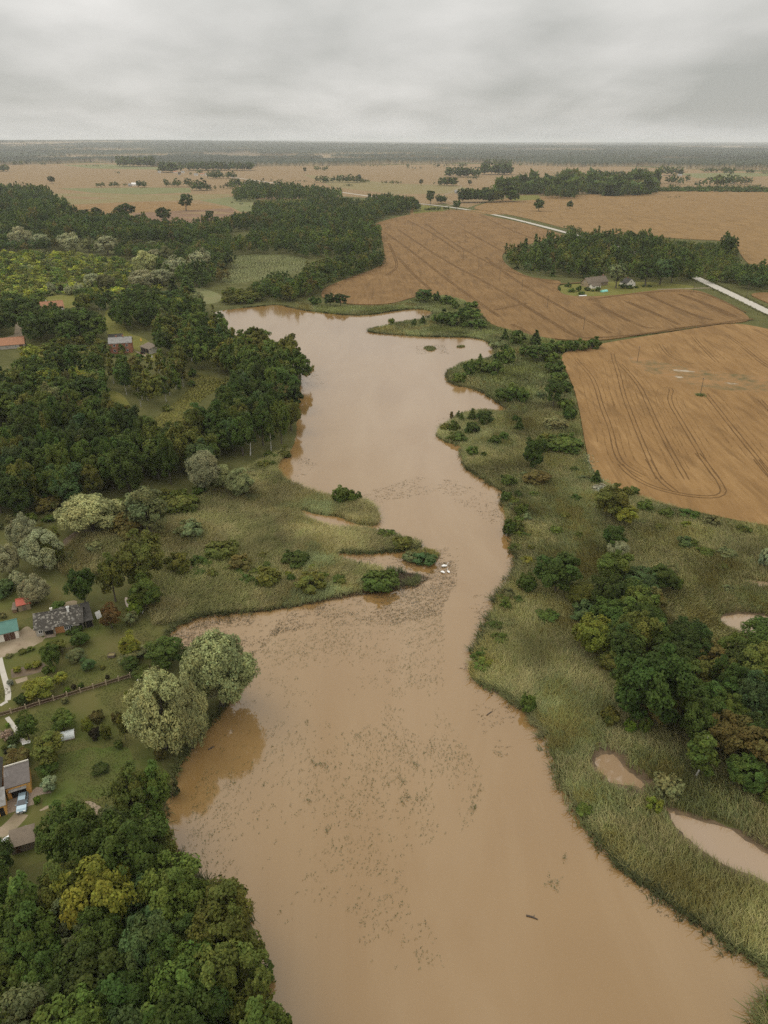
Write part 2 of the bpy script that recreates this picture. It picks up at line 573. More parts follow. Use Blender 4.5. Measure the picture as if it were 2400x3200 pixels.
POOLS = [roughen(chaikin(poly(q), 2), 0.2, 1.0, 5 + i) for i, q in enumerate(POOLS)]

FIELD_A = chaikin(poly([(1208, 766), (1250, 755), (1310, 742), (1400, 727), (1500, 711), (1560, 702), (1600, 701), (1640, 708), (1700, 722), (1900, 770), (2150, 830), (2150, 1240), (1900, 1185),
                        (1659, 1139), (1560, 1121), (1450, 1096), (1390, 1080), (1340, 1060), (1292, 1035), (1272, 1002), (1262, 950), (1252, 890), (1240, 840), (1222, 800)]), 2)
FIELD_B = chaikin(poly([(692, 640), (700, 622), (760, 599), (815, 580), (832, 565), (828, 525), (816, 500), (800, 487), (850, 471), (920, 458), (1000, 456), (1050, 466), (1130, 482), (1190, 499), (1228, 512),
                        (1180, 520), (1110, 535), (1084, 548), (1086, 566), (1112, 586), (1150, 602), (1200, 606), (1215, 612), (1200, 622), (1220, 642), (1320, 641), (1420, 627), (1500, 626), (1540, 640), (1600, 672), (1622, 690), (1606, 698),
                        (1500, 704), (1400, 721), (1300, 738), (1200, 735), (1130, 722), (1060, 704), (1042, 680), (1005, 652), (960, 640), (900, 640), (850, 658), (760, 660), (705, 648)]), 2)
FIELD_C = chaikin(poly([(1016, 451), (1045, 440), (1090, 428), (1180, 424), (1300, 419), (1400, 414), (1660, 411), (1950, 411), (2300, 520), (1900, 590), (1659, 582), (1610, 572), (1585, 520), (1480, 518), (1350, 505), (1262, 506), (1200, 488), (1130, 470), (1060, 457)]), 2)
FIELD_D = chaikin(poly([(1612, 636), (1659, 632), (1900, 640), (2100, 720), (1900, 740), (1720, 690), (1659, 655)]), 2)
FIELD_F = poly([(-700, 372), (-300, 362), (0, 357), (200, 352), (400, 354), (560, 353), (800, 357), (1000, 354), (1250, 356), (1450, 364), (1660, 372), (2300, 380), (2300, 409), (1660, 409), (1400, 412.5), (1300, 417), (1180, 422), (1085, 427), (1045, 437), (1010, 449),
                (960, 440), (900, 447), (840, 430), (740, 424), (600, 440), (500, 470), (400, 490), (250, 490), (100, 450), (-300, 440), (-900, 440)])

ROAD = chaikin(poly([(2100, 880), (1900, 782), (1760, 720), (1659, 674), (1600, 645), (1560, 626), (1500, 598), (1400, 555), (1320, 528), (1240, 507), (1150, 483), (1080, 466), (1000, 451), (940, 443.5), (880, 437), (800, 424), (735, 415), (640, 402.5), (540, 388), (500, 383)]), 2, False)

# one sheet of ground out to the horizon
S = 50000.0
me = bpy.data.meshes.new('ground')
gx = [-S, -9000, -3000, -1000, -300, 0, 300, 1000, 3000, 9000, S]
gy = [-1400, -300, 0, 150, 300, 600, 1000, 2000, 4000, 9000, 20000, S]
gv = [(x, y, 0) for y in gy for x in gx]
gf = [(j * 11 + i, j * 11 + i + 1, (j + 1) * 11 + i + 1, (j + 1) * 11 + i) for j in range(11) for i in range(10)]
me.from_pydata(gv, [], gf)
tag(link('ground', me, MAT['ground']), kind='structure')

sheet('lake_water', LAKE, 0.03, MAT['water'])
for q in POOLS:
    sheet('pool_water', q, 0.045, MAT['sky_tinted_pond_water'])
for q in ISLETS:
    sheet('mud_islet', q, 0.03, MAT['mud'], 0.08)

sheet('wheat_field', FIELD_A, 0.01, MAT['wheat_near'], 0.6)
fb = sheet('wheat_field', FIELD_B, 0.01, MAT['wheat_mid'], 0.6)
sheet('wheat_field', FIELD_C, 0.01, MAT['wheat_far'], 0.6)
sheet('wheat_field', FIELD_D, 0.01, MAT['wheat_mid'], 0.6)
sheet('farmland', FIELD_F, 0.02, MAT['wheat_pale'])

fx, fy = 1 / 2.07375, 1 / 2.07375


def Z(pts, x0, y0, f):
    return poly([(x0 + a / f, y0 + b / f) for a, b in pts], P)


F2 = 1659 / 800.0
sheet('grass_field', Z([(380, 392), (900, 386), (1230, 388), (1240, 418), (900, 432), (600, 420)], 0, 400, F2), 0.05, MAT['field_green'])
sheet('stubble_field', Z([(330, 425), (600, 425), (900, 436), (1480, 428), (1500, 440), (1280, 468), (900, 476), (380, 500)], 0, 400, F2), 0.05, MAT['field_olive'])
sheet('stubble_field', Z([(360, 442), (560, 446), (745, 455), (600, 464), (420, 455)], 0, 400, F2), 0.09, MAT['wheat_pale'])
sheet('stubble_field', Z([(380, 502), (900, 480), (1180, 480), (1500, 514), (1200, 540), (880, 548), (700, 570), (400, 540)], 0, 400, F2), 0.06, MAT['wheat_far'])
sheet('ploughed_field', Z([(860, 552), (1140, 538), (1500, 520), (1540, 560), (1450, 600), (1100, 640), (850, 620)], 0, 400, F2), 0.08, MAT['ploughed'])
for a in ([(1130, 552), (1400, 540), (1540, 556), (1300, 560)], [(1130, 580), (1400, 574), (1480, 580), (1300, 592)]):
    sheet('stubble_strip', Z(a, 0, 400, F2), 0.12, MAT['wheat_pale'])
sheet('grass_field', Z([(1290, 468), (1659, 428), (1659, 540), (1560, 545), (1500, 512)], 0, 400, F2), 0.07, MAT['field_green'])
sheet('grass_field', Z([(0, 465), (440, 455), (460, 470), (200, 490), (0, 495)], 800, 400, F2), 0.07, MAT['meadow'])
sheet('grass_field', Z([(400, 240), (700, 235), (1040, 255), (1040, 270), (600, 262)], 0, 400, F2), 0.05, MAT['field_green'])
sheet('grass_verge', Z([(1020, 505), (1080, 500), (1270, 520), (1200, 545), (1020, 555)], 800, 400, F2), 0.07, MAT['meadow'])
sheet('grass_field', Z([(0, 440), (170, 436), (190, 466), (0, 474)], 1600, 400, F2), 0.65, MAT['meadow'])
sheet('stubble_field', Z([(1000, 520), (1659, 540), (1659, 560), (1000, 560)], 800, 400, F2), 0.06, MAT['wheat_far'])
sheet('grass_field', Z([(1080, 295), (1500, 290), (1659, 292), (1659, 312), (1200, 326)], 1600, 400, F2), 0.05, MAT['field_green'])
sheet('grass_field', Z([(300, 300), (900, 360), (1300, 372), (1500, 420), (900, 430), (500, 382)], 800, 400, F2), 0.05, MAT['field_olive'])

# clearings, lawns, yards
LAWN = roughen(chaikin(poly([(-250, 1385), (60, 1395), (200, 1330), (320, 1305), (362, 1345), (345, 1400), (310, 1470), (310, 1600), (360, 1660), (330, 1720), (200, 1800), (60, 1880), (-250, 1960)]), 2), 0.3, 3, 8)
sheet('lawn', LAWN, 0.01, MAT['lawn'])
sheet('lawn_patch', roughen(chaikin(poly([(90, 1640), (180, 1620), (250, 1610), (300, 1640), (330, 1690), (260, 1720), (180, 1730), (100, 1745), (80, 1700)]), 2), 0.4, 2, 6), 0.014, noisy('green_lawn', [(0.3, (0.058, 0.080, 0.018)), (0.55, (0.085, 0.110, 0.026)), (0.72, (0.110, 0.112, 0.034))], 0.3, 0.95, 8, 0.12, (0.105, 0.092, 0.036), 0.5, 0.05, 0.5, 0.1))
sheet('lawn', chaikin(poly([(-80, 1270), (80, 1235), (150, 1290), (90, 1330), (-80, 1370)]), 2), 0.012, MAT['lawn'])
CLEAR1 = chaikin(poly([(425, 1385), (480, 1400), (560, 1345), (600, 1280), (660, 1225), (730, 1212), (705, 1188), (620, 1165), (575, 1160), (600, 1212), (555, 1250), (500, 1300), (430, 1330)], P), 2)
sheet('meadow_clearing', CLEAR1, 0.01, MAT['meadow'])
CLEAR2 = chaikin(poly([(715, 800), (800, 795), (965, 800), (955, 850), (870, 862), (780, 880), (700, 890), (690, 860), (730, 838)], P), 2)
sheet('meadow_clearing', CLEAR2, 0.01, MAT['pale_meadow'])
CLEAR3 = chaikin(poly([(550, 925), (600, 895), (650, 905), (700, 925), (680, 950), (600, 950)], P), 2)
sheet('meadow_clearing', CLEAR3, 0.01, MAT['field_green'])
CLEAR4 = chaikin(poly([(130, 925), (260, 918), (262, 955), (210, 965), (140, 960)], P), 2)
sheet('meadow_clearing', CLEAR4, 0.01, MAT['meadow'])
CLEAR5 = chaikin(poly([(325, 960), (380, 955), (385, 1040), (470, 1060), (500, 1130), (440, 1130), (330, 1060)], P), 2)
sheet('meadow_clearing', CLEAR5, 0.01, MAT['meadow'])
CLEAR6 = chaikin(poly([(60, 1100), (260, 1085), (330, 1110), (200, 1180), (150, 1200), (110, 1190), (130, 1150)], P), 2)
sheet('meadow_clearing', CLEAR6, 0.012, MAT['meadow'])
CLEAR7 = chaikin(poly([(335, 1215), (385, 1230), (420, 1290), (400, 1300), (350, 1260)], P), 2)
sheet('meadow_clearing', CLEAR7, 0.01, MAT['meadow'])
FARMYARD = chaikin(poly([(1200, 618), (1250, 610), (1330, 608), (1420, 610), (1500, 616), (1500, 627), (1420, 628), (1320, 642), (1222, 643)]), 2)
sheet('farm_yard', FARMYARD, 0.012, MAT['meadow'])
sheet('grass_patch', roughen(chaikin(poly([(1352, 776), (1380, 773), (1420, 782), (1500, 800), (1600, 812), (1750, 822), (1900, 850), (1900, 880), (1700, 850), (1590, 850), (1500, 836), (1430, 818), (1380, 800)]), 2), 0.5, 3, 4), 0.616, noisy('wet_grass', [(0.36, (0.105, 0.088, 0.034)), (0.5, (0.175, 0.115, 0.048)), (0.62, (0.27, 0.150, 0.058))], 0.09, 0.95, 9, 0.25, (0.25, 0.14, 0.055), 0.8))
for a in ([(1440, 797), (1480, 800), (1520, 808), (1490, 808), (1450, 804)], [(1452, 812), (1475, 815), (1480, 820), (1462, 820)], [(1555, 826), (1590, 830), (1605, 834), (1570, 833)], [(1355, 776), (1368, 775), (1368, 778)]):
    sheet('bare_sand', roughen(chaikin(poly([((x - sum(p[0] for p in a) / len(a)) * 0.72 + sum(p[0] for p in a) / len(a), (y - sum(p[1] for p in a) / len(a)) * 0.6 + sum(p[1] for p in a) / len(a)) for x, y in a]), 2), 0.35, 1.5, 7), 0.624, MAT['sand'])
# marsh mud beneath the reeds
MARSH_R = np.vstack([chaikin(poly(SHORE_FAR[-17:] + SHORE_R), 2, False), poly([(2000, 2500), (2000, 1200), (1659, 1141), (1560, 1123), (1450, 1098), (1340, 1063), (1290, 1038), (1268, 1002), (1258, 950), (1248, 890), (1236, 840), (1206, 770), (1170, 752), (1090, 730), (1070, 745), (1078, 768), (1090, 800), (1090, 840)])])
MARSH_L = poly([(110, 1215), (170, 1160), (280, 1150), (360, 1110), (430, 1080), (540, 1010), (590, 985), (640, 970), (640, 1000), (690, 1040), (760, 1058), (830, 1110), (830, 1140), (915, 1165), (915, 1185), (860, 1205), (790, 1205), (860, 1220), (905, 1240), (880, 1266), (760, 1290), (640, 1316), (480, 1330), (400, 1345), (330, 1352), (318, 1300), (330, 1250), (240, 1230), (160, 1262)])
MARSH_FAR = poly([(640, 655), (700, 662), (760, 664), (850, 660), (900, 645), (960, 640), (1005, 652), (1042, 680), (1060, 704), (1130, 722), (1200, 738), (1210, 760), (1085, 775), (1070, 745), (1030, 735), (900, 728), (800, 724), (780, 712), (860, 696), (930, 690), (935, 676), (850, 678), (760, 688), (640, 674)])
EXTRA_SPITS = [poly([(960, 800), (990, 785), (1080, 770), (1120, 790), (1120, 870), (1060, 868), (1030, 845), (965, 830)]), poly([(935, 935), (980, 895), (1060, 880), (1110, 885), (1120, 960), (1000, 970), (950, 960)])]
for a in ([(1270, 1600), (1340, 1605), (1400, 1680), (1440, 1700), (1460, 1760), (1400, 1730), (1330, 1715), (1260, 1640)], [(1440, 1735), (1520, 1765), (1659, 1815), (1780, 1870), (1780, 2000), (1659, 1925), (1540, 1880), (1450, 1790)],
          [(800, 1222), (862, 1228), (905, 1242), (880, 1268), (780, 1284), (700, 1300), (640, 1308), (760, 1270), (830, 1245)], [(540, 1010), (600, 985), (640, 980), (640, 1010), (590, 1020)], [(130, 1170), (180, 1140), (210, 1150), (150, 1200)],
          [(1030, 1440), (1080, 1400), (1110, 1480), (1180, 1560), (1130, 1520), (1040, 1485)], [(1540, 1325), (1640, 1310), (1740, 1330), (1740, 1400), (1600, 1380)]):
    MUD_Z = globals().get('MUD_Z', 0.018) + 0.0021
    sheet('mud_bank', roughen(chaikin(poly(a), 2), 0.3, 1.5, 9), MUD_Z, MAT['mud'])
# yards and roads
sheet('dirt_yard', roughen(chaikin(Z([(-300, 900), (-50, 800), (255, 640), (330, 560), (430, 600), (480, 690), (600, 720), (520, 790), (250, 900), (0, 980), (-300, 1060)], 0, 1820, 4.1475), 2), 0.1, 1, 2), 0.016, MAT['dirt'])
ribbon('garden_path', chaikin(Z([(-5, 980), (20, 1100), (60, 1240), (75, 1290), (110, 1440), (100, 1530)], 0, 1820, 4.1475), 2, False), 1.2, 0.022, MAT['gravel'], kind='structure')
ribbon('garden_path', Z([(-100, 800), (0, 520), (60, 480), (100, 465)], 0, 2080, 4.1475)[1:], 0.8, 0.024, MAT['gravel'], kind='structure')
ribbon('garden_path', Z([(90, 670), (150, 750), (200, 820), (280, 960), (320, 1000)], 0, 2080, 4.1475), 0.9, 0.022, MAT['gravel'], kind='structure')
sheet('paved_forecourt', Z([(95, 640), (240, 560), (420, 500), (470, 455), (640, 470), (665, 530), (540, 550), (440, 590), (440, 680), (350, 710), (230, 760), (100, 800)], 0, 2350, 4.1475), 0.02, MAT['pavers'])
ribbon('drive_track', chaikin(Z([(280, 800), (200, 900), (60, 1030), (-120, 1140), (-400, 1260)], 0, 2350, 4.1475), 2, False), [2.6] * 14 if False else 2.8, 0.018, MAT['dirt'], kind='structure')
for a in ([(500, 740), (620, 690), (690, 690), (600, 740), (520, 770)], [(1070, 620), (1200, 640), (1300, 700), (1330, 800), (1260, 830), (1180, 720)], [(820, 250), (1000, 225), (1010, 300), (830, 345)]):
    y0 = 1820 if a[0][1] == 250 else 2350
    sheet('bare_soil', roughen(chaikin(Z(a, 0, y0, 4.1475), 1), 0.1, 1, 3), 0.02, MAT['dirt'])
sheet('vegetable_bed', Z([(140, 1130), (560, 1040), (640, 1130), (350, 1210), (150, 1240)], 0, 1820, 4.1475), 0.02, MAT['mud'])
sheet('vegetable_bed', Z([(190, 185), (350, 140), (360, 190), (220, 235)], 0, 2080, 4.1475), 0.024, MAT['dirt'])
sheet('dirt_yard', Z([(590, 470), (660, 510), (720, 520), (850, 560), (860, 600), (760, 590), (690, 550)], 300, 1000, 5.184), 0.02, MAT['dirt'])
sheet('dirt_yard', Z([(250, 640), (340, 680), (370, 900), (150, 940), (0, 960), (0, 930), (230, 860)], 0, 880, 5.184), 0.02, MAT['dirt'])
ribbon('road', ROAD, 8.6, 0.05, MAT['gravel'], kind='structure')
ribbon('farm_lane', chaikin(poly([(1420, 625), (1470, 624), (1520, 622), (1552, 622)]), 2, False), 3.0, 0.045, MAT['dirt'], kind='structure')
ribbon('farm_lane', chaikin(poly([(960, 446), (985, 440), (975, 434), (950, 425), (985, 410), (1000, 402), (985, 395)]), 2, False), 3.2, 0.06, MAT['dirt'], kind='structure')


# wheel tracks pressed into the wheat
def tracks(lines, x0, y0, f, z, gap=0.95, w=0.75, double=True, faint=False):
    for q_, ln in enumerate(lines):
        z += 0.0012
        c = chaikin(Z(ln, x0, y0, f), 3, False)
        # even spacing so that the ribbon does not fold
        seg = np.r_[0, np.cumsum(np.linalg.norm(np.diff(c, axis=0), axis=1))]
        n = max(8, int(seg[-1] / 3))
        u = np.linspace(0, seg[-1], n)
        c = np.stack([np.interp(u, seg, c[:, 0]), np.interp(u, seg, c[:, 1])], 1)
        t = np.gradient(c, axis=0); t /= np.linalg.norm(t, axis=1)[:, None] + 1e-9
        nr = np.stack([-t[:, 1], t[:, 0]], 1)
        ww = w * (0.55 + 0.9 * vnoise(c[:, 0], c[:, 1], 6))
        if faint:
            for q2, off in enumerate((-6.3, -3.4, 3.1, 5.9)):
                k0 = int(rng.integers(0, max(1, n // 4))); k1 = n - int(rng.integers(0, max(1, n // 3)))
                if k1 - k0 > 6:
                    ribbon('wheel_track', (c + nr * off + rng.normal(0, 0.07, c.shape))[k0:k1], ww[k0:k1] * 0.7, z - 0.016 + 0.0003 * q2, MAT['faint_track'], kind='structure')
        for s in ((-1, 1) if double else (0,)):
            ribbon('wheel_track', c + nr * gap * s + rng.normal(0, 0.05, c.shape), ww, z, MAT['track'], kind='structure')


tracks([[(410, 460), (440, 500), (510, 570), (550, 660), (580, 780), (640, 920), (670, 1080), (720, 1160), (850, 1230)],
        [(650, 430), (660, 480), (690, 560), (720, 700), (790, 880), (870, 1080), (950, 1250)],
        [(700, 500), (760, 560), (830, 650), (880, 760), (950, 920), (1060, 1130), (1130, 1250)],
        [(990, 650), (1040, 660), (1010, 730), (1080, 850), (1170, 1000), (1260, 1160), (1330, 1250)],
        [(1250, 690), (1300, 750), (1400, 880), (1520, 1030), (1680, 1230)],
        [(1600, 730), (1660, 790), (1760, 900)], [(960, 370), (1000, 430), (1060, 470), (1170, 500)],
        [(1170, 320), (1240, 400), (1330, 490)], [(1390, 310), (1500, 390), (1600, 480), (1700, 540)], [(1560, 270), (1700, 340), (1800, 400)]], 1600, 900, F2, 0.632, 0.9, 0.48, faint=True)
tracks([[(700, 10), (760, 80), (900, 160), (1100, 210), (1300, 230), (1380, 200), (1340, 120), (1260, 10), (1200, -60)], [(880, -20), (960, 120), (1060, 190)],
        [(1580, -20), (1640, 60), (1740, 160)]], 1600, 1450, F2, 0.652, 0.9, 0.48)
tracks([[(0, 450), (100, 520), (300, 680), (500, 820)], [(60, 440), (250, 570), (480, 690), (700, 830)], [(180, 415), (330, 520), (500, 610), (610, 690), (860, 830)],
        [(340, 440), (430, 490), (560, 560)], [(20, 500), (40, 540), (60, 600), (40, 620), (10, 640)], [(60, 560), (130, 640), (200, 700)], [(440, 560), (480, 600), (560, 630), (700, 665), (760, 660)], [(660, 650), (720, 680), (850, 670)],
        [(900, 760), (960, 790), (1060, 840)], [(1050, 755), (1150, 800), (1230, 830)], [(1130, 720), (1260, 780), (1380, 830)], [(1270, 720), (1400, 770), (1500, 820)], [(880, 745), (1130, 712), (1300, 705), (1400, 720), (1560, 800)],
        [(100, 400), (200, 450), (330, 540)], [(420, 380), (560, 450), (700, 500)], [(480, 790), (620, 760)]], 1200, 400, 1659 / 1200.0, 0.618, 0.9, 1.35)
tracks([[(0, 65), (100, 130), (300, 250), (420, 330), (560, 330), (900, 300), (1400, 225), (1560, 205)], [(160, 40), (320, 130), (480, 210), (640, 300)], [(540, 105), (700, 190), (860, 265), (920, 265)], [(745, 92), (920, 165), (1080, 243)], [(860, 45), (1000, 110), (1180, 180), (1300, 215)], [(1090, 45), (1300, 120), (1450, 190)], [(0, 240), (80, 280), (130, 320)]], 1600, 900, F2, 0.650, 0.9, 1.25)
tracks([[(520, 560), (900, 560), (1100, 620), (1500, 650)], [(900, 420), (1200, 480), (1659, 520)], [(410, 500), (600, 545), (1000, 600)]], 1600, 400, F2, 0.618, 2, 1.2, False)

# ------------------------------------------------------------------ foliage builders
def unit(v):
    return v / (np.linalg.norm(v, axis=1)[:, None] + 1e-9)


def leaf_cards(p, nrm, size, elong, r, axis=None):
    """small folded leaf sprays: four corners and a raised middle, one quad each"""
    n = len(p)
    nrm = unit(nrm)
    a = r.normal(size=(n, 3)) if axis is None else axis + r.normal(size=(n, 3)) * 0.35
    u = unit(a - (a * nrm).sum(1)[:, None] * nrm)
    w = np.cross(nrm, u)
    s = np.asarray(size)[:, None]
    v = np.empty((n, 4, 3))
    v[:, 0] = p - u * s * elong
    v[:, 1] = p + w * s + nrm * s * 0.25
    v[:, 2] = p + u * s * elong - nrm * s * 0.2
    v[:, 3] = p - w * s + nrm * s * 0.25
    return v.reshape(-1, 3), np.arange(n * 4).reshape(n, 4)


def sphere_dirs(n, r):
    return unit(r.normal(size=(n, 3)))


def crown_data(kind, seed, detail=1.0, leaf=1.0):
    """leaf cards of a crown of nominal size; returns v, f, col, (W, H)"""
    r = np.random.default_rng(seed)
    if kind == 'broadleaf':
        H, W = 14.0, 11.0; cz, R = 8.2, np.array((4.0, 4.0, 4.6)); nl, lr = int(r.integers(28, 42)), (1.0, 2.35); sub, k = 9, 42; ls, el = (0.12, 0.25), 1.4; droop = 0.0; axis = None
    elif kind == 'willow':
        H, W = 13.0, 13.0; cz, R = 6.8, np.array((4.7, 4.7, 4.6)); nl, lr = 44, (1.5, 2.3); sub, k = 11, 48; ls, el = (0.09, 0.17), 1.9; droop = 0.12; axis = np.array((0, 0, -0.35))
    elif kind == 'birch':
        H, W = 17.0, 6.5; cz, R = 9.4, np.array((2.1, 2.1, 6.6)); nl, lr = 26, (0.8, 1.45); sub, k = 7, 26; ls, el = (0.14, 0.26), 1.5; droop = 0.35; axis = np.array((0, 0, -1.0))
    elif kind == 'shrub':
        H, W = 3.2, 4.2; cz, R = 1.45, np.array((1.45, 1.45, 1.1)); nl, lr = 18, (0.5, 0.85); sub, k = 6, 22; ls, el = (0.10, 0.19), 1.4; droop = 0.0; axis = None
    elif kind == 'spruce':
        H, W = 14.0, 6.0
    if kind == 'spruce':
        pts, nr, ax, sz, cb = [], [], [], [], []
        nlev = max(5, int(26 * detail ** 0.5))
        for i in range(nlev):
            t = (i + r.uniform(0, 0.6)) / nlev
            z = 1.0 + t * (H - 1.3)
            rad = (1 - t) ** 0.85 * 3.0 + 0.15
            nb = max(4, int((14 * (1 - t) + 5) * detail ** 0.5))
            for b in range(nb):
                an = r.uniform(0, 2 * math.pi)
                rr = rad * r.uniform(0.8, 1.12)
                m = max(3, int(14 * detail ** 0.5 * (rr / 3) + 2))
                s = np.linspace(0.2, 1, m)
                q = np.stack([np.cos(an) * rr * s, np.sin(an) * rr * s, z - 0.55 * s ** 1.5 * rr * 0.5 + r.normal(0, 0.08, m)], 1) + r.normal(0, 0.12, (m, 3))
                pts.append(q); nr.append(np.tile((np.cos(an) * 0.5, np.sin(an) * 0.5, 0.9), (m, 1)) + r.normal(0, 0.35, (m, 3)))
                ax.append(np.tile((np.cos(an), np.sin(an), -0.4), (m, 1)))
                sz.append(r.uniform(0.16, 0.3, m)); cb.append(np.full(m, r.uniform(0.75, 1.2)))
        p = np.concatenate(pts); nrm = np.concatenate(nr); sz = np.concatenate(sz) * leaf / detail ** 0.35; cb = np.concatenate(cb)
        v, f = leaf_cards(p, nrm, sz, 1.7, r, np.concatenate(ax))
        c = cb * r.uniform(0.85, 1.15, len(p))
        col = np.repeat(np.stack([c, c, c], 1), 4, 0)
        return v, f, col, (W, H)
    nl2 = max(6, int(nl * detail ** 0.3))
    sub2 = max(3, int(sub * detail ** 0.3))
    k2 = max(3, int(k * detail ** 0.4))
    ga = math.pi * (3 - math.sqrt(5))
    P_, N_, S_, C_ = [], [], [], []
    cen = np.array((0, 0, cz))
    squash = r.uniform(0.85, 1.15, 3)
    for i in range(nl2):
        zz = 1 - 2 * (i + 0.5) / nl2
        zz = max(zz, -0.75)
        an = ga * i + r.uniform(-0.4, 0.4)
        q = math.sqrt(max(0, 1 - zz * zz))
        d = np.array((q * math.cos(an), q * math.sin(an), zz))
        rr = r.uniform(0.50, 1.12) if kind != 'willow' else r.uniform(0.66, 1.08)
        if r.random() < 0.07: continue
        if kind == 'birch':                # narrow towards the top
            d[:2] *= 1.25 - 0.55 * (zz + 1) / 2 * 1.5
        lc = cen + d * R * rr * squash
        lrad = r.uniform(*lr)
        lhue = r.normal(0, 0.025 if kind == 'willow' else 0.06)
        lb = r.uniform(0.82, 1.18)
        sd_ = sphere_dirs(sub2, r) + d * 0.45 + np.array((0, 0, 0.25))
        sd_ = unit(sd_)
        for j in range(sub2):
            sc = lc + sd_[j] * lrad * r.uniform(0.45, 0.85)
            srad = lrad * r.uniform(0.38, 0.55)
            ld = sphere_dirs(k2, r) + sd_[j] * 0.35
            ld = unit(ld)
            pp = sc + ld * srad * r.uniform(0.6, 1.1, (k2, 1)) * np.array((1, 1, 0.85))
            if droop:
                pp[:, 2] -= droop * r.random(k2) ** 2 * 1.6 * lrad * 0.6
            P_.append(pp)
            out_ = unit(pp - cen)
            N_.append(ld * 0.55 + out_ * 0.45 + np.array((0, 0, 0.45)) + r.normal(0, 0.42, (k2, 3)))
            S_.append(r.uniform(*ls, k2))
            b = lb * r.uniform(0.85, 1.15) * r.uniform(0.80, 1.2, k2)
            h = lhue + r.normal(0, 0.05, k2)
            C_.append(np.stack([b * (1 + h), b, b * (1 - 0.5 * h)], 1))
    p = np.concatenate(P_); keep = p[:, 2] > (0.15 if kind == 'shrub' else 0.5)
    p = p[keep]; nrm = np.concatenate(N_)[keep]; s = np.concatenate(S_)[keep] * leaf; c = np.concatenate(C_)[keep]
    v, f = leaf_cards(p, nrm, s, el, r, None if axis is None else np.tile(axis, (len(p), 1)))
    return v, f, np.repeat(c, 4, 0), (W, H)


def trunk_mesh(kind, seed):
    r = random.Random(seed)
    mb = MB()
    if kind == 'shrub':
        for _ in range(6):
            a = r.uniform(0, 6.28); q = r.uniform(0.4, 1.1)
            mb.tube([(0.1 * math.cos(a), 0.1 * math.sin(a), 0), (q * 0.5 * math.cos(a), q * 0.5 * math.sin(a), 0.7), (q * math.cos(a), q * math.sin(a), 1.6)], [0.06, 0.045, 0.02], 5)
        return mb.mesh('stems')
    H = {'broadleaf': 11, 'willow': 9.5, 'birch': 15.5, 'spruce': 13}[kind]
    b = {'broadleaf': 0.34, 'willow': 0.45, 'birch': 0.17, 'spruce': 0.2}[kind]
    pts = [(0, 0, -0.2)]
    x = y = 0
    n = 6
    for i in range(1, n + 1):
        w = 0.0 if kind == 'spruce' else 0.22
        x += r.uniform(-w, w); y += r.uniform(-w, w)
        pts.append((x, y, H * i / n))
    mb.tube(pts, [b * 1.35] + [b * (1 - 0.85 * i / n) for i in range(1, n + 1)], 7)
    nb = {'broadleaf': 9, 'willow': 9, 'birch': 7, 'spruce': 0}[kind]
    sp = {'broadleaf': 3.6, 'willow': 4.3, 'birch': 1.4, 'spruce': 0}[kind]
    for i in range(nb):
        t = 0.22 + 0.6 * i / nb
        z0 = H * t
        j = min(n - 1, int(t * n)); q = pts[j]
        a = i * 2.4 + r.uniform(-0.4, 0.4); l = sp * r.uniform(0.75, 1.15) * (1.1 - 0.5 * t)
        mb.tube([(q[0], q[1], z0), (q[0] + l * 0.5 * math.cos(a), q[1] + l * 0.5 * math.sin(a), z0 + l * 0.45), (q[0] + l * math.cos(a), q[1] + l * math.sin(a), z0 + l * 0.75)],
                [b * 0.42 * (1.1 - t), b * 0.26 * (1.1 - t), 0.03], 5)
    return mb.mesh('trunk')


TREE_LIB = {}
for kind, n in (('broadleaf', 7), ('willow', 3), ('birch', 4), ('spruce', 2), ('shrub', 6)):
    TREE_LIB[kind] = []
    for s in range(n):
        v, f, c, wh = crown_data(kind, 100 + s * 17 + len(kind))
        TREE_LIB[kind].append((fast_mesh(kind + '_crown', v, f, c), trunk_mesh(kind, s + 5), wh))
MIDLIB = {}
for kind, n in (('broadleaf', 5), ('birch', 3), ('spruce', 2), ('shrub', 4), ('willow', 3)):   # lighter crowns for trees further off
    MIDLIB[kind] = []
    for s in range(n):
        v, f, c, wh = crown_data(kind, 300 + s * 13 + len(kind), 0.34, 1.6)
        MIDLIB[kind].append((fast_mesh(kind + '_crown', v, f, c), trunk_mesh(kind, s + 25), wh))
FARLIB = {kind: [crown_data(kind, 500 + s * 7 + len(kind), 0.11, 1.95) for s in range(4)] for kind in ('broadleaf', 'birch', 'spruce', 'shrub', 'willow')}
MASSLIB = {kind: [crown_data(kind, 600 + s * 7 + len(kind), 0.28, 1.5) for s in range(4)] for kind in ('broadleaf', 'birch', 'spruce', 'shrub', 'willow')}
TINYLIB = {kind: [crown_data(kind, 700 + s * 7 + len(kind), 0.004, 5.0) for s in range(4)] for kind in ('broadleaf', 'birch', 'spruce', 'shrub', 'willow')}

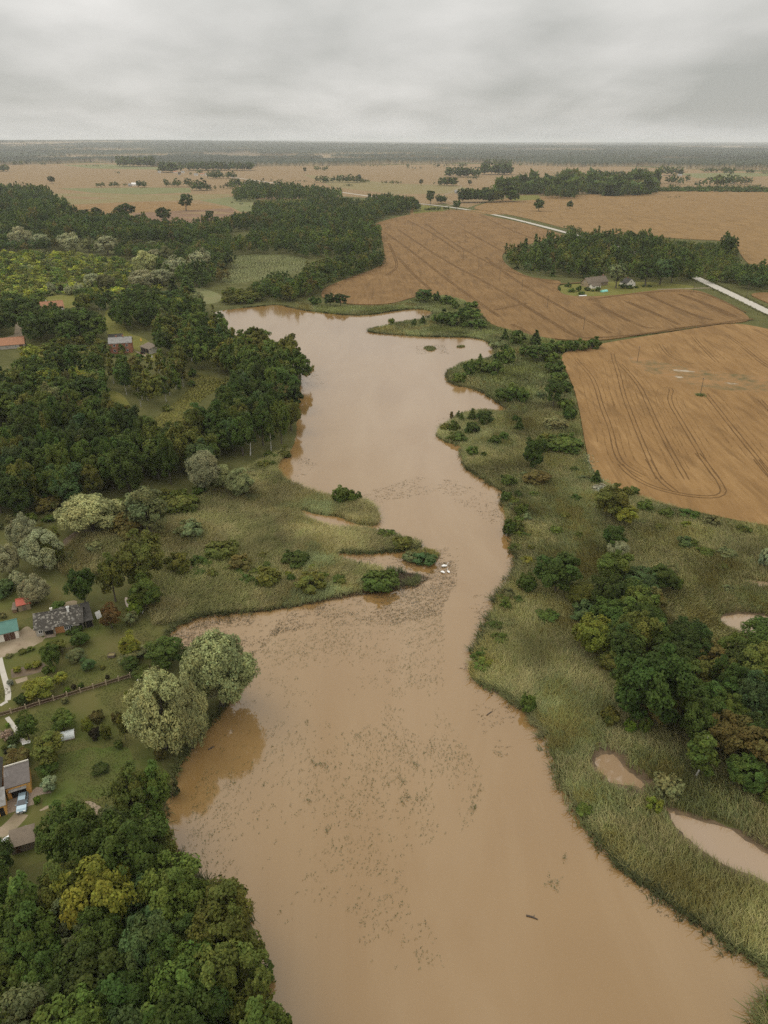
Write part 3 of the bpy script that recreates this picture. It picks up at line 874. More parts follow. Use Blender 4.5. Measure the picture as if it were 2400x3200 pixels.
COLOURS = {
    'dark green': (0.036, 0.050, 0.017), 'deep green': (0.045, 0.066, 0.020), 'mid green': (0.062, 0.082, 0.024), 'olive green': (0.080, 0.082, 0.026),
    'yellow green': (0.125, 0.130, 0.030), 'grey green': (0.145, 0.152, 0.058), 'brownish olive': (0.088, 0.072, 0.032), 'silvery grey': (0.290, 0.292, 0.152),
    'pale willow green': (0.300, 0.305, 0.125), 'bluish green': (0.050, 0.075, 0.038), 'russet brown': (0.100, 0.058, 0.030), 'blackish purple': (0.028, 0.024, 0.020),
    'pinkish cream': (0.34, 0.25, 0.18), 'white flowered': (0.30, 0.31, 0.22), 'bluish silver': (0.17, 0.20, 0.17), 'fresh green': (0.085, 0.125, 0.025)}
COLOURS = {k: (a * 1.40, b * 1.43, c * 0.86) if k not in ('pinkish cream', 'white flowered', 'silvery grey', 'pale willow green', 'grey green') else (a, b, c) for k, (a, b, c) in COLOURS.items()}
NAME = {'broadleaf': 'broadleaf_tree', 'willow': 'willow_tree', 'birch': 'birch_tree', 'spruce': 'spruce_tree', 'shrub': 'shrub'}
WORD = {'broadleaf': 'broadleaf tree', 'willow': 'willow tree', 'birch': 'birch', 'spruce': 'spruce', 'shrub': 'shrub'}
QUEUE = []            # trees of the woods, waiting until it is known which show largest
PLANTED = []          # every single tree: object, size words, place words


def px_scale(y):
    p = P(1200, y)
    return FPX / (p[1] * CP + CAM_H * SP)


def plant(x, y, kind, W, H, colour, place, label=None, name=None):
    """one tree or shrub at the ground point (x, y), in metres"""
    far = math.hypot(x, y) > 330
    lib = (MIDLIB if far else TREE_LIB)[kind]
    crown, trunk, (w0, h0) = lib[int(rng.integers(len(lib)))]
    if label and 'fruit tree' in label or label and 'apple tree' in label: name = 'fruit_tree'
    e = empty(name or NAME[kind], (x, y, 0), rng.uniform(0, 6.28))
    e.scale = (W / w0, W / w0, H / h0)
    t = link('stem' if kind == 'shrub' else 'trunk', trunk, MAT['birch_bark'] if kind == 'birch' else MAT['bark'], e)
    c = link('crown', crown, MAT['leaf'], e)
    j = rng.uniform(0.82, 1.2) * (1.22 if far else 1.05)
    col = COLOURS[colour]
    c.color = (col[0] * j * rng.uniform(0.92, 1.08), col[1] * j, col[2] * j, 1)
    e['category'] = 'shrub' if kind == 'shrub' else 'tree'
    PLANTED.append((e, kind, W, H, colour, place, label))
    return e


def plant_px(x, y, kind, wpx, hpx, colour, place, label=None):
    """the same, from the base point and the apparent size in the photograph"""
    s = px_scale(y)
    p = P(x, y)
    dep = math.atan2(CAM_H, math.hypot(p[0], p[1]))
    W = wpx / s
    H = max((hpx / s - 0.3 * W * math.sin(dep)) / math.cos(dep), 0.5 * W if kind != 'shrub' else 0.35 * W)
    return plant(p[0], p[1], kind, W, H, colour, place, label)


def pick(opts):
    ks = list(opts)
    w = np.array([opts[k] for k in ks], float)
    return ks[int(rng.choice(len(ks), p=w / w.sum()))]


BLOCK = [(-150, 2560, 215, 2875), (215, 2560, 335, 2770), (322, 1040, 500, 1165), (-40, 1060, 95, 1175), (-40, 1880, 110, 2100), (100, 1900, 330, 2050)]


def wood(pg, s, kinds, cols, wr, hr, place, avoid=(), margin=2.0, limit=None):
    pts = scatter(pg, s)
    for a in avoid:
        pts = pts[~inside(pts, a)]
    pts = pts[~(inside(pts, LAKE))]
    sx, sy = project(np.c_[pts, np.zeros(len(pts))])
    ok = np.ones(len(pts), bool)
    for x0, y0, x1, y1 in BLOCK:
        ok &= ~((sx > x0) & (sx < x1) & (sy > y0) & (sy < y1))
    ok &= (sx > -130) & (sx < 2530)
    pts = pts[ok]
    if limit and len(pts) > limit:
        pts = pts[rng.permutation(len(pts))[:limit]]
    for x, y in pts:
        k = pick(kinds)
        h = rng.uniform(*hr); w = rng.uniform(*wr)
        if k == 'birch': w *= 0.62; h *= 1.08
        if k == 'spruce': w *= 0.6
        if k == 'shrub': w *= 0.62; h *= 0.38
        QUEUE.append((x, y, k, w, h, pick(cols), place))


GREENS = {'dark green': 3, 'deep green': 4.5, 'mid green': 3.5, 'olive green': 2, 'yellow green': 0.5, 'brownish olive': 0.4, 'grey green': 0.5, 'bluish green': 0.8}
# --- the wood at the lower left, above the lake
W1 = poly([(-200, 1985), (40, 1960), (100, 1900), (190, 1880), (270, 1880), (330, 1870), (370, 1930), (402, 1965), (455, 2000), (520, 2040), (555, 2085), (585, 2170), (612, 2240), (640, 2330), (668, 2420), (690, 2560), (-300, 2560)])
wood(W1, 6.0, {'broadleaf': 9, 'birch': 0.7, 'willow': 0.6}, {**GREENS, 'yellow green': 0.5, 'fresh green': 0.45, 'grey green': 0.6, 'dark green': 1.6, 'brownish olive': 0.2}, (8, 11.5), (12, 18), 'in the lower left wood above the lake')
# --- the dense wood on the left bank
W2 = poly([(-150, 1010), (0, 985), (90, 930), (180, 890), (250, 940), (330, 1000), (420, 960), (480, 905), (520, 850), (600, 830), (645, 880), (640, 935), (600, 975), (530, 995), (470, 1010), (430, 1040), (330, 1060), (200, 1085), (90, 1110), (-150, 1150)])
wood(W2, 7.6, {'broadleaf': 8, 'birch': 1.3}, GREENS, (7, 13.5), (12, 20.5), 'in the dense wood on the left bank', [CLEAR1])
W2b = poly([(-150, 890), (0, 860), (60, 800), (150, 795), (230, 830), (240, 880), (170, 890), (90, 930), (0, 985), (-150, 1010)])
wood(W2b, 8.5, {'broadleaf': 6, 'birch': 1, 'spruce': 0.5}, GREENS, (9, 13), (12, 16), 'in the wood left of the yellow clearing', [CLEAR1, CLEAR7])
W2c = poly([(500, 790), (560, 780), (640, 800), (660, 840), (600, 850), (520, 850), (480, 820)])
wood(W2c, 9, {'broadleaf': 6}, {'deep green': 3, 'mid green': 3, 'olive green': 3}, (11, 14), (17, 21), 'on the point that juts into the lake')
# --- birches between the brick house and the clearing
W3 = poly([(250, 790), (300, 780), (340, 800), (370, 790), (430, 800), (400, 860), (330, 890), (260, 870), (240, 830)])
wood(W3, 7.6, {'birch': 5, 'broadleaf': 2, 'shrub': 1.0}, {'olive green': 4, 'brownish olive': 1, 'deep green': 2, 'mid green': 1}, (8, 10), (12, 16), 'between the brick house and the yellow clearing', [CLEAR1, CLEAR7])
W4 = poly([(345, 740), (370, 700), (430, 690), (470, 720), (520, 760), (560, 800), (500, 830), (440, 800), (380, 790), (350, 770)])
wood(W4, 8.5, {'birch': 3, 'broadleaf': 4}, GREENS, (9, 12), (14, 19), 'between the open shed and the lake')
# --- park trees round the hidden house
W5 = poly([(-60, 700), (20, 690), (30, 740), (-60, 750)])
wood(W5, 9, {'broadleaf': 1}, {'dark green': 3, 'deep green': 1}, (11, 14), (15, 19), 'left of the dirt drive at the long barn')
W6 = poly([(62, 712), (110, 705), (230, 720), (232, 742), (150, 750), (70, 752)])
wood(W6, 9.5, {'broadleaf': 1}, {'dark green': 3, 'deep green': 2, 'mid green': 0.5}, (11, 14), (15, 19), 'between the long barn and the brick house')
W7 = poly([(255, 715), (340, 720), (350, 690), (330, 670), (270, 690), (250, 700)])
wood(W7, 9.5, {'broadleaf': 1}, {'dark green': 3, 'deep green': 3}, (11, 14), (15, 19), 'behind the brick house')
W8 = poly([(-60, 665), (90, 660), (90, 690), (20, 690), (-60, 695)])
wood(W8, 10, {'broadleaf': 1}, GREENS, (9, 13), (10, 14), 'left of the hidden orange roof', [CLEAR4])
W9 = poly([(165, 655), (215, 650), (240, 665), (330, 650), (420, 660), (440, 690), (350, 690), (330, 670), (250, 690), (180, 680)])
wood(W9, 10, {'broadleaf': 6, 'birch': 1}, GREENS, (10, 13), (11, 15), 'in the park behind the brick house', [CLEAR5, CLEAR4])
W10 = poly([(0, 765), (60, 755), (150, 760), (240, 770), (250, 800), (130, 800), (30, 800), (-60, 830), (-60, 770)])
wood(W10, 8, {'broadleaf': 2, 'shrub': 4}, {'mid green': 3, 'deep green': 3, 'olive green': 2, 'bluish green': 1}, (7, 10), (6, 9), 'in the orchard below the long barn', [CLEAR6])
W11 = poly([(70, 752), (240, 742), (330, 775), (345, 790), (250, 800), (150, 775), (60, 770)])
wood(W11, 8.5, {'broadleaf': 1, 'shrub': 3}, {'mid green': 3, 'deep green': 2, 'olive green': 3}, (6.5, 10), (6, 9), 'in the orchard beside the brick house')
W12 = poly([(280, 1185 * 0.75), (330, 860), (400, 800), (440, 815), (390, 870), (330, 930)])
wood(W12, 13, {'broadleaf': 2, 'birch': 1, 'shrub': 2}, {'mid green': 2, 'deep green': 3, 'olive green': 2}, (7, 10), (8, 13), 'along the upper side of the yellow clearing')
# --- the grove on the right bank
G1 = poly([(1285, 1330), (1330, 1310), (1400, 1330), (1450, 1380), (1520, 1420), (1600, 1440), (1700, 1470), (1900, 1500), (1900, 1720), (1740, 1700), (1659, 1690), (1580, 1660), (1500, 1620), (1420, 1590), (1350, 1540), (1360, 1480), (1300, 1420)])
wood(G1, 6.0, {'broadleaf': 7, 'willow': 0.5}, {'dark green': 2.5, 'deep green': 4, 'mid green': 3, 'olive green': 1.6, 'brownish olive': 0.8, 'bluish green': 1.2}, (7.5, 10.5), (8.5, 13), 'in the grove on the right bank')

BR = {'mid green': 3, 'deep green': 3, 'olive green': 3, 'grey green': 1.5, 'yellow green': 1}
for pg_, sp_, pl_ in ((poly([(1092, 1072), (1122, 1062), (1140, 1130), (1152, 1220), (1128, 1240), (1112, 1180), (1098, 1130)]), 4.2, 'along the right shore of the narrows'),
                      (poly([(1022, 1442), (1060, 1372), (1085, 1300), (1112, 1265), (1128, 1290), (1085, 1390), (1060, 1478)]), 4.0, 'on the bulge of the right bank'),
                      (poly([(370, 1225), (450, 1200), (540, 1200), (620, 1215), (720, 1232), (790, 1250), (800, 1264), (720, 1280), (600, 1285), (500, 1262), (400, 1250)]), 4.9, 'in the reeds of the left marsh'),
                      (poly([(-40, 1125), (90, 1120), (200, 1095), (330, 1072), (430, 1055), (470, 1030), (500, 1030), (560, 1000), (630, 950), (652, 955), (645, 985), (570, 1030), (500, 1055), (440, 1072), (330, 1092), (200, 1115), (100, 1150), (-40, 1160)]), 5.6, 'at the foot of the dense wood'),
                      (poly([(400, 1900), (440, 1930), (500, 1975), (545, 2030), (590, 2140), (625, 2240), (650, 2320), (635, 2330), (600, 2230), (560, 2120), (510, 2030), (440, 1960)]), 4.0, 'below the lower left wood at the water'),
                      (poly([(1120, 1010), (1255, 1000), (1285, 1090), (1270, 1180), (1150, 1190), (1120, 1080)]), 12.5, 'in the reeds between the narrows and the wheat'),
                      (poly([(1400, 1100), (1659, 1160), (1659, 1290), (1470, 1300), (1390, 1190)]), 13.0, 'in the marsh below the near wheat field'),
                      (poly([(1220, 1700), (1250, 1690), (1330, 1830), (1420, 1890), (1560, 1980), (1630, 2040), (1610, 2055), (1500, 1990), (1390, 1915), (1290, 1810)]), 9.0, 'on the lower right reed bank')):
    wood(pg_, sp_, {'shrub': 1}, BR, (5.0, 9.5), (4.0, 7.5), pl_)

# --- trees and bushes that stand out, one by one
def T(x0, y0, f, rows):
    for r_ in rows:
        x, y, kind, w, h, colour, place = r_[:7]
        plant_px(x0 + x / f, y0 + y / f, kind, w / f, h / f, colour, place, r_[7] if len(r_) > 7 else None)


F4 = 1659 / 400.0
T(0, 1820, F4, [
    (1040, 800, 'broadleaf', 270, 190, 'deep green', 'on the lawn below the mossy house', 'small dark green apple tree on the lawn below the mossy roofed house'),
    (690, 1090, 'broadleaf', 260, 330, 'deep green', '', 'dense upright fruit tree beside the vegetable bed'),
    (740, 900, 'broadleaf', 250, 190, 'olive green', '', 'olive fruit tree touching the dense one by the vegetable bed'),
    (1000, 1010, 'broadleaf', 270, 170, 'grey green', '', 'pale sparse fruit tree beside the wooden swing frame'),
    (1150, 1120, 'broadleaf', 210, 150, 'bluish green', '', 'low bluish green fruit tree on the upper lawn'),
    (1450, 590, 'broadleaf', 300, 340, 'russet brown', '', 'russet brown leaved tree at the end of the mossy house'),
    (1700, 960, 'broadleaf', 300, 330, 'yellow green', '', 'yellow green tree on the lawn by the flooded bay'),
    (1990, 1000, 'willow', 150, 230, 'silvery grey', '', 'small silvery willow beside the yellow green lawn tree'),
    (1640, 1080, 'shrub', 130, 130, 'mid green', '', 'round green shrub below the yellow green lawn tree'),
    (1000, 640, 'shrub', 170, 110, 'dark green', '', 'dark shrub under the windows of the mossy house'),
    (890, 670, 'shrub', 110, 70, 'deep green', '', 'low shrub at the foot of the brick coloured house wall'),
    (400, 880, 'shrub', 120, 60, 'mid green', '', 'low border plant along the edge of the dirt yard'),
    (300, 910, 'shrub', 120, 60, 'olive green', '', 'low olive border plant along the edge of the dirt yard'),
    (120, 965, 'shrub', 120, 50, 'grey green', '', 'low greyish border plant near the paved path'),
    (230, 1150, 'shrub', 130, 80, 'yellow green', '', 'left yellow green currant bush of the vegetable bed'),
    (370, 1110, 'shrub', 130, 80, 'yellow green', '', 'middle yellow green currant bush of the vegetable bed'),
    (480, 1080, 'shrub', 130, 80, 'yellow green', '', 'right yellow green currant bush of the vegetable bed'),
    (40, 460, 'shrub', 130, 90, 'grey green', '', 'grey green shrub behind the green roofed garage'),
    (485, 262, 'willow', 400, 420, 'silvery grey', '', 'large silvery willow standing beside the red roofed woodshed'),
    (760, 350, 'shrub', 200, 120, 'deep green', '', 'dark shrub between the big willow and the bare soil'),
    (60, 130, 'shrub', 260, 190, 'bluish green', '', 'bluish green bushes behind the red roofed woodshed'),
])
T(0, 2080, F4, [
    (520, 400, 'broadleaf', 440, 270, 'yellow green', '', 'spreading yellow green fruit tree just above the brown fence'),
    (800, 240, 'broadleaf', 220, 190, 'yellow green', '', 'smaller yellow green fruit tree behind the spreading one'),
    (300, 490, 'shrub', 230, 160, 'dark green', '', 'dark bush under the spreading tree by the fence'),
    (380, 960, 'broadleaf', 320, 390, 'deep green', '', 'bushy dark green tree left of the silver polytunnel'),
    (830, 820, 'broadleaf', 350, 270, 'mid green', '', 'apple tree with bare trunk behind the silver polytunnel'),
    (650, 1230, 'broadleaf', 500, 400, 'olive green', '', 'large olive green tree in front of the silver polytunnel'),
    (1150, 900, 'broadleaf', 150, 230, 'yellow green', '', 'narrow yellow green sapling right of the polytunnel'),
    (1245, 945, 'shrub', 180, 180, 'blackish purple', '', 'blackish purple bush on the lawn right of the polytunnel'),
    (1400, 940, 'shrub', 170, 220, 'olive green', '', 'loose olive shrub beside the blackish purple bush'),
    (1270, 710, 'shrub', 200, 150, 'brownish olive', '', 'brownish loose shrub above the blackish purple bush'),
    (1520, 740, 'shrub', 150, 170, 'brownish olive', '', 'brownish shrub between the loose shrub and the tall willows'),
    (1630, 960, 'broadleaf', 150, 330, 'olive green', '', 'slim olive tree pressed against the left willow'),
    (1540, 1060, 'shrub', 150, 110, 'deep green', '', 'small green shrub on the lawn before the willows'),
    (100, 940, 'shrub', 170, 140, 'pinkish cream', '', 'round pinkish cream shrub beside the garden path'),
    (180, 1000, 'shrub', 170, 110, 'dark green', '', 'dark shrub in front of the pinkish round one'),
    (170, 1090, 'shrub', 110, 90, 'bluish silver', '', 'small bluish silver shrub in the flower bed'),
    (80, 1090, 'shrub', 110, 90, 'mid green', '', 'small green shrub left of the bluish silver one'),
    (110, 1130, 'shrub', 110, 60, 'blackish purple', '', 'flat blackish shrub at the edge of the flower bed'),
    (100, 790, 'shrub', 80, 60, 'fresh green', '', 'tiny fresh green shrub above the pinkish round one'),
    (965, 300, 'shrub', 80, 80, 'blackish purple', '', 'small dark purple shrub behind the brown fence'),
    (1050, 280, 'shrub', 100, 70, 'deep green', '', 'small green shrub behind the brown fence'),
    (880, 350, 'shrub', 85, 90, 'fresh green', '', 'bright yellow green clipped bush at the brown fence'),
    (1395, 170, 'shrub', 60, 60, 'blackish purple', '', 'tiny dark purple shrub at the far part of the fence'),
    (850, 480, 'shrub', 120, 90, 'grey green', '', 'faint grey green shrub in front of the fence'),
    (145, 250, 'shrub', 95, 95, 'white flowered', '', 'white flowered bush beside the bare garden bed'),
    (260, 1260, 'broadleaf', 300, 190, 'brownish olive', '', 'brownish tree behind the yellow garage'),
    (600, 100, 'shrub', 130, 110, 'mid green', '', 'green shrub at the end of the vegetable bed'),
    (700, 80, 'shrub', 100, 90, 'fresh green', '', 'fresh green shrub beside the smaller fruit tree'),
    (1640, 380, 'shrub', 60, 60, 'yellow green', '', 'yellowish small shrub on the lawn near the left willow'),
    (1850, 170, 'broadleaf', 300, 190, 'mid green', '', 'green fruit tree at the far end of the brown fence'),
    (1700, 60, 'broadleaf', 280, 190, 'deep green', '', 'dark fruit tree above the far end of the fence'),
    (1330, 40, 'shrub', 100, 60, 'olive green', '', 'olive shrub on the upper lawn above the fence'),
])
T(0, 2350, F4, [
    (640, 470, 'shrub', 270, 200, 'bluish silver', '', 'grey blue spreading shrub beside the paved forecourt'),
    (1310, 240, 'shrub', 230, 110, 'dark green', '', 'dark flat shrub alone on the open lawn'),
    (490, 655, 'shrub', 100, 100, 'fresh green', '', 'small yellow green hydrangea beside the parked car'),
    (640, 260, 'broadleaf', 260, 160, 'deep green', '', 'dark tree above the grey blue shrub'),
    (250, 130, 'broadleaf', 330, 190, 'brownish olive', '', 'dull brown tree directly behind the garage roof'),
    (900, 1350, 'broadleaf', 640, 720, 'deep green', '', 'large dark tree with pale sprays right of the drive'),
    (1800, 1080, 'broadleaf', 660, 900, 'olive green', '', 'tall olive tree at the water beside the lawn'),
    (2050, 990, 'broadleaf', 560, 830, 'mid green', '', 'round green tree leaning over the dark orange water'),
    (1900, 1320, 'willow', 460, 560, 'grey green', '', 'grey leaved tree between the lawn and the wood'),
    (1500, 1360, 'broadleaf', 380, 480, 'olive green', '', 'olive tree below the bare earth patch'),
    (2000, 1500, 'broadleaf', 600, 520, 'olive green', '', 'olive crowned tree at the corner of the lower wood'),
    (40, 1520, 'broadleaf', 460, 420, 'dark green', '', 'dark tree over the end of the grey shed'),
    (1420, 960, 'broadleaf', 230, 280, 'grey green', '', 'small pale tree beside the bare earth patch'),
    (2250, 560, 'shrub', 220, 260, 'grey green', '', 'grey bush at the water below the left willow'),
    (2080, 90, 'shrub', 200, 200, 'brownish olive', '', 'brown bush under the left willow'),
])
T(0, 2000, F2, [
    (1075, 700, 'willow', 420, 540, 'pale willow green', '', 'left of the great willows, dark in its hollow'),
    (1250, 700, 'willow', 260, 480, 'pale willow green', '', 'narrow pale willow between the two great ones'),
    (1440, 430, 'willow', 480, 540, 'pale willow green', '', 'right of the great willows, hanging over the flooded bay'),
    (1330, 430, 'willow', 250, 420, 'silvery grey', '', 'silver leaved willow wedged between the great willows'),
    (1240, 250, 'broadleaf', 150, 240, 'dark green', '', 'dark green tree showing between the silver willow crowns'),
    (870, 110, 'shrub', 220, 110, 'grey green', '', 'grey shrub at the edge of the flooded bay'),
    (1080, 170, 'broadleaf', 260, 200, 'deep green', '', 'green tree between the fence end and the flooded bay'),
])
T(0, 1450, F2, [
    (600, 440, 'willow', 420, 290, 'pale willow green', '', 'broad yellowish green willow at the edge of the reeds'),
    (980, 470, 'broadleaf', 330, 370, 'grey green', '', 'dull grey tree right of the broad reed edge willow'),
    (860, 460, 'shrub', 300, 200, 'brownish olive', '', 'brownish thicket between the broad willow and the grey tree'),
    (1180, 300, 'shrub', 260, 140, 'olive green', '', 'olive thicket right of the dull grey tree'),
    (300, 670, 'willow', 260, 280, 'silvery grey', '', 'silver willow with white tips at the left edge of the marsh'),
    (180, 560, 'willow', 210, 270, 'silvery grey', '', 'silver willow behind the white tipped one'),
    (70, 720, 'willow', 160, 230, 'silvery grey', '', 'pale grey willow at the far left marsh edge'),
    (340, 640, 'broadleaf', 190, 240, 'olive green', '', 'green bushy tree right of the white tipped willow'),
    (125, 800, 'willow', 110, 130, 'silvery grey', '', 'small silver willow behind the big one by the woodshed'),
    (560, 930, 'broadleaf', 180, 290, 'deep green', '', 'dark tree with bare lower stem behind the mossy house'),
    (750, 890, 'broadleaf', 190, 330, 'olive green', '', 'olive tree left of the tallest marsh edge tree'),
    (940, 800, 'broadleaf', 300, 390, 'olive green', '', 'tallest broad tree at the edge of the left marsh'),
    (950, 930, 'broadleaf', 220, 220, 'mid green', '', 'bright green tree below the tallest marsh edge tree'),
    (880, 985, 'shrub', 130, 130, 'fresh green', '', 'yellow green bush on the lawn below the marsh edge trees'),
    (850, 1030, 'shrub', 110, 90, 'grey green', '', 'grey green bush just below the yellow green one'),
    (1160, 700, 'shrub', 220, 150, 'olive green', '', 'ochre green willow scrub left in the marsh'),
    (1430, 600, 'shrub', 240, 120, 'olive green', '', 'ochre green willow scrub in the middle of the marsh'),
    (1560, 680, 'shrub', 200, 110, 'brownish olive', '', 'brownish scrub right of the ochre marsh scrub'),
    (1230, 470, 'shrub', 210, 130, 'grey green', '', 'pale scrub at the upper edge of the left marsh'),
    (130, 340, 'broadleaf', 240, 320, 'dark green', '', 'dark tree at the left edge above the silver willows'),
    (60, 260, 'broadleaf', 200, 220, 'brownish olive', '', 'brownish tree at the left edge under the dense wood'),
    (320, 300, 'shrub', 200, 120, 'brownish olive', '', 'brown thicket at the foot of the dense wood'),
    (620, 570, 'shrub', 150, 90, 'grey green', '', 'grey shrub alone in the flattened reeds'),
    (380, 960, 'shrub', 130, 90, 'deep green', '', 'dark shrub between the big willow and the house'),
    (30, 850, 'shrub', 180, 130, 'bluish green', '', 'bluish shrub at the left edge beside the woodshed'),
    (1330, 180, 'willow', 240, 300, 'silvery grey', '', 'silvery willow at the lakeside edge of the dense wood'),
    (1560, 200, 'willow', 180, 190, 'pale willow green', '', 'pale willow on the shore beside the silvery one'),
    (1440, 160, 'willow', 150, 180, 'pale willow green', '', 'middle pale willow of the three on the shore'),
])
T(800, 1450, F2, [
    (360, 820, 'shrub', 220, 140, 'olive green', '', 'olive scrub at the south edge of the marsh'),
    (80, 790, 'shrub', 190, 130, 'olive green', '', 'left olive scrub at the south edge of the marsh'),
    (260, 650, 'shrub', 200, 110, 'deep green', '', 'dark scrub above the olive ones in the marsh'),
    (800, 800, 'shrub', 260, 130, 'mid green', '', 'green thicket at the end of the marsh'),
    (560, 250, 'shrub', 150, 130, 'mid green', '', 'young alder bush on the small reed point'),
    (620, 250, 'shrub', 100, 90, 'mid green', '', 'lower alder bush on the small reed point'),
    (660, 240, 'shrub', 60, 70, 'deep green', '', 'tiny bush at the water end of the reed point'),
    (950, 540, 'shrub', 190, 90, 'olive green', '', 'dark reedy bush at the tip of the long reed spit'),
    (840, 470, 'shrub', 130, 60, 'mid green', '', 'green bush behind the tip of the long reed spit'),
    (1100, 640, 'shrub', 170, 80, 'bluish green', '', 'green mound of plants on the small islet'),
    (1000, 620, 'shrub', 120, 60, 'grey green', '', 'grey mound of plants on the small islet'),
    (1630, 140, 'shrub', 130, 90, 'mid green', '', 'green bush on the right shore where the lake narrows'),
    (1620, 250, 'shrub', 100, 90, 'deep green', '', 'dark bush on the right shore where the lake narrows'),
    (1640, 460, 'shrub', 90, 120, 'deep green', '', 'upright dark bush on the right shore of the narrows'),
])
T(1600, 1450, F2, [
    (280, 850, 'broadleaf', 290, 310, 'deep green', '', 'big round dark green tree alone near the right shore'),
    (90, 840, 'broadleaf', 130, 140, 'deep green', '', 'small tree left of the big round one on the shore'),
    (640, 350, 'broadleaf', 230, 240, 'olive green', '', 'olive tree below the corner of the near wheat field'),
    (730, 400, 'broadleaf', 150, 150, 'yellow green', '', 'yellow olive tree beside the olive one by the wheat'),
    (650, 570, 'broadleaf', 170, 200, 'deep green', '', 'dark oval tree in the right marsh'),
    (680, 600, 'willow', 140, 130, 'silvery grey', '', 'small silver willow below the dark oval tree'),
    (650, 770, 'broadleaf', 220, 230, 'mid green', '', 'green tree above the right bank grove'),
    (540, 135, 'spruce', 90, 110, 'deep green', '', 'small dark conifer at the edge of the wheat field'),
    (560, 180, 'shrub', 130, 60, 'white flowered', '', 'white flowered plants beside the small conifer'),
    (440, 900, 'willow', 220, 160, 'olive green', '', 'left pale olive bush of the grove edge'),
    (560, 870, 'willow', 170, 140, 'grey green', '', 'second pale olive bush of the grove edge'),
    (820, 840, 'broadleaf', 240, 190, 'bluish green', '', 'bluish green tree at the upper grove edge'),
    (960, 830, 'broadleaf', 190, 190, 'deep green', '', 'dark tree at the top right of the grove'),
    (1060, 820, 'shrub', 80, 110, 'mid green', '', 'green upright bush at the grove side facing the marsh'),
    (500, 1230, 'broadleaf', 260, 260, 'yellow green', '', 'yellowish lobed tree at the left grove edge'),
    (620, 1060, 'broadleaf', 240, 220, 'deep green', '', 'dark tree behind the yellowish lobed one'),
    (480, 1010, 'shrub', 240, 140, 'bluish green', '', 'low dark thicket left of the grove'),
    (780, 200, 'shrub', 110, 70, 'deep green', '', 'dark bush on the bank of the wheat field, left'),
    (850, 300, 'shrub', 130, 80, 'mid green', '', 'green bush on the bank of the wheat field'),
    (1000, 340, 'shrub', 130, 70, 'mid green', '', 'second green bush on the bank of the wheat field'),
    (1150, 350, 'shrub', 140, 70, 'deep green', '', 'third green bush on the bank of the wheat field'),
    (1290, 400, 'shrub', 130, 80, 'grey green', '', 'greyish bush at the right of the field bank'),
    (1640, 660, 'shrub', 110, 140, 'bluish silver', '', 'grey tuft of tall reeds at the right edge of the marsh'),
    (1120, 540, 'shrub', 140, 80, 'bluish green', '', 'bluish scrub in the middle of the right marsh'),
    (1250, 590, 'shrub', 140, 70, 'mid green', '', 'green scrub in the middle of the right marsh'),
    (160, 120, 'shrub', 240, 70, 'brownish olive', '', 'brown scrub in the reeds below the dark conical tree'),
    (60, 340, 'shrub', 90, 100, 'mid green', '', 'green bush on the right shore below the bay'),
    (30, 440, 'shrub', 120, 90, 'olive green', '', 'olive bush on the right shore below the bay'),
    (400, 50, 'shrub', 50, 40, 'deep green', '', 'tiny green bush in the grass by the wheat'),
    (230, 1010, 'shrub', 160, 70, 'deep green', '', 'low green patch in the reeds left of the grove'),
    (1620, 1230, 'broadleaf', 300, 260, 'deep green', '', 'dark tree in front of the far right pool'),
])
T(1600, 2000, F2, [
    (850, 560, 'broadleaf', 430, 560, 'deep green', '', 'tallest broad tree of the right bank grove'),
    (640, 210, 'broadleaf', 220, 170, 'olive green', '', 'lobed pale bush under the yellowish grove tree'),
    (1190, 890, 'birch', 260, 340, 'mid green', '', 'pointed bright green tree in front of the grove'),
    (760, 600, 'shrub', 90, 100, 'fresh green', '', 'small bright bush at the left foot of the grove'),
    (850, 610, 'shrub', 90, 130, 'mid green', '', 'upright green bush at the left foot of the grove'),
    (1550, 760, 'broadleaf', 330, 300, 'bluish green', '', 'broad bluish tree at the right grove edge'),
    (1000, 1000, 'shrub', 210, 150, 'grey green', '', 'pale tussock between the two muddy pools'),
    (920, 1110, 'shrub', 120, 110, 'yellow green', '', 'yellowish sedge clump beside the pale tussock'),
    (100, 460, 'shrub', 110, 130, 'mid green', '', 'green bush at the water below the reed bank'),
    (630, 560, 'shrub', 150, 160, 'olive green', '', 'ochre shrub between the reeds and the grove'),
    (1500, 960, 'broadleaf', 260, 230, 'deep green', '', 'dark tree at the lower right end of the grove'),
    (1660, 1060, 'shrub', 150, 140, 'mid green', '', 'green bush at the right end of the grove'),
    (1570, 320, 'broadleaf', 330, 340, 'olive green', '', 'olive tree at the right edge above the grove'),
    (1700, 2450, 'shrub', 220, 420, 'fresh green', '', 'bright green bank plants in the lower right corner'),
])
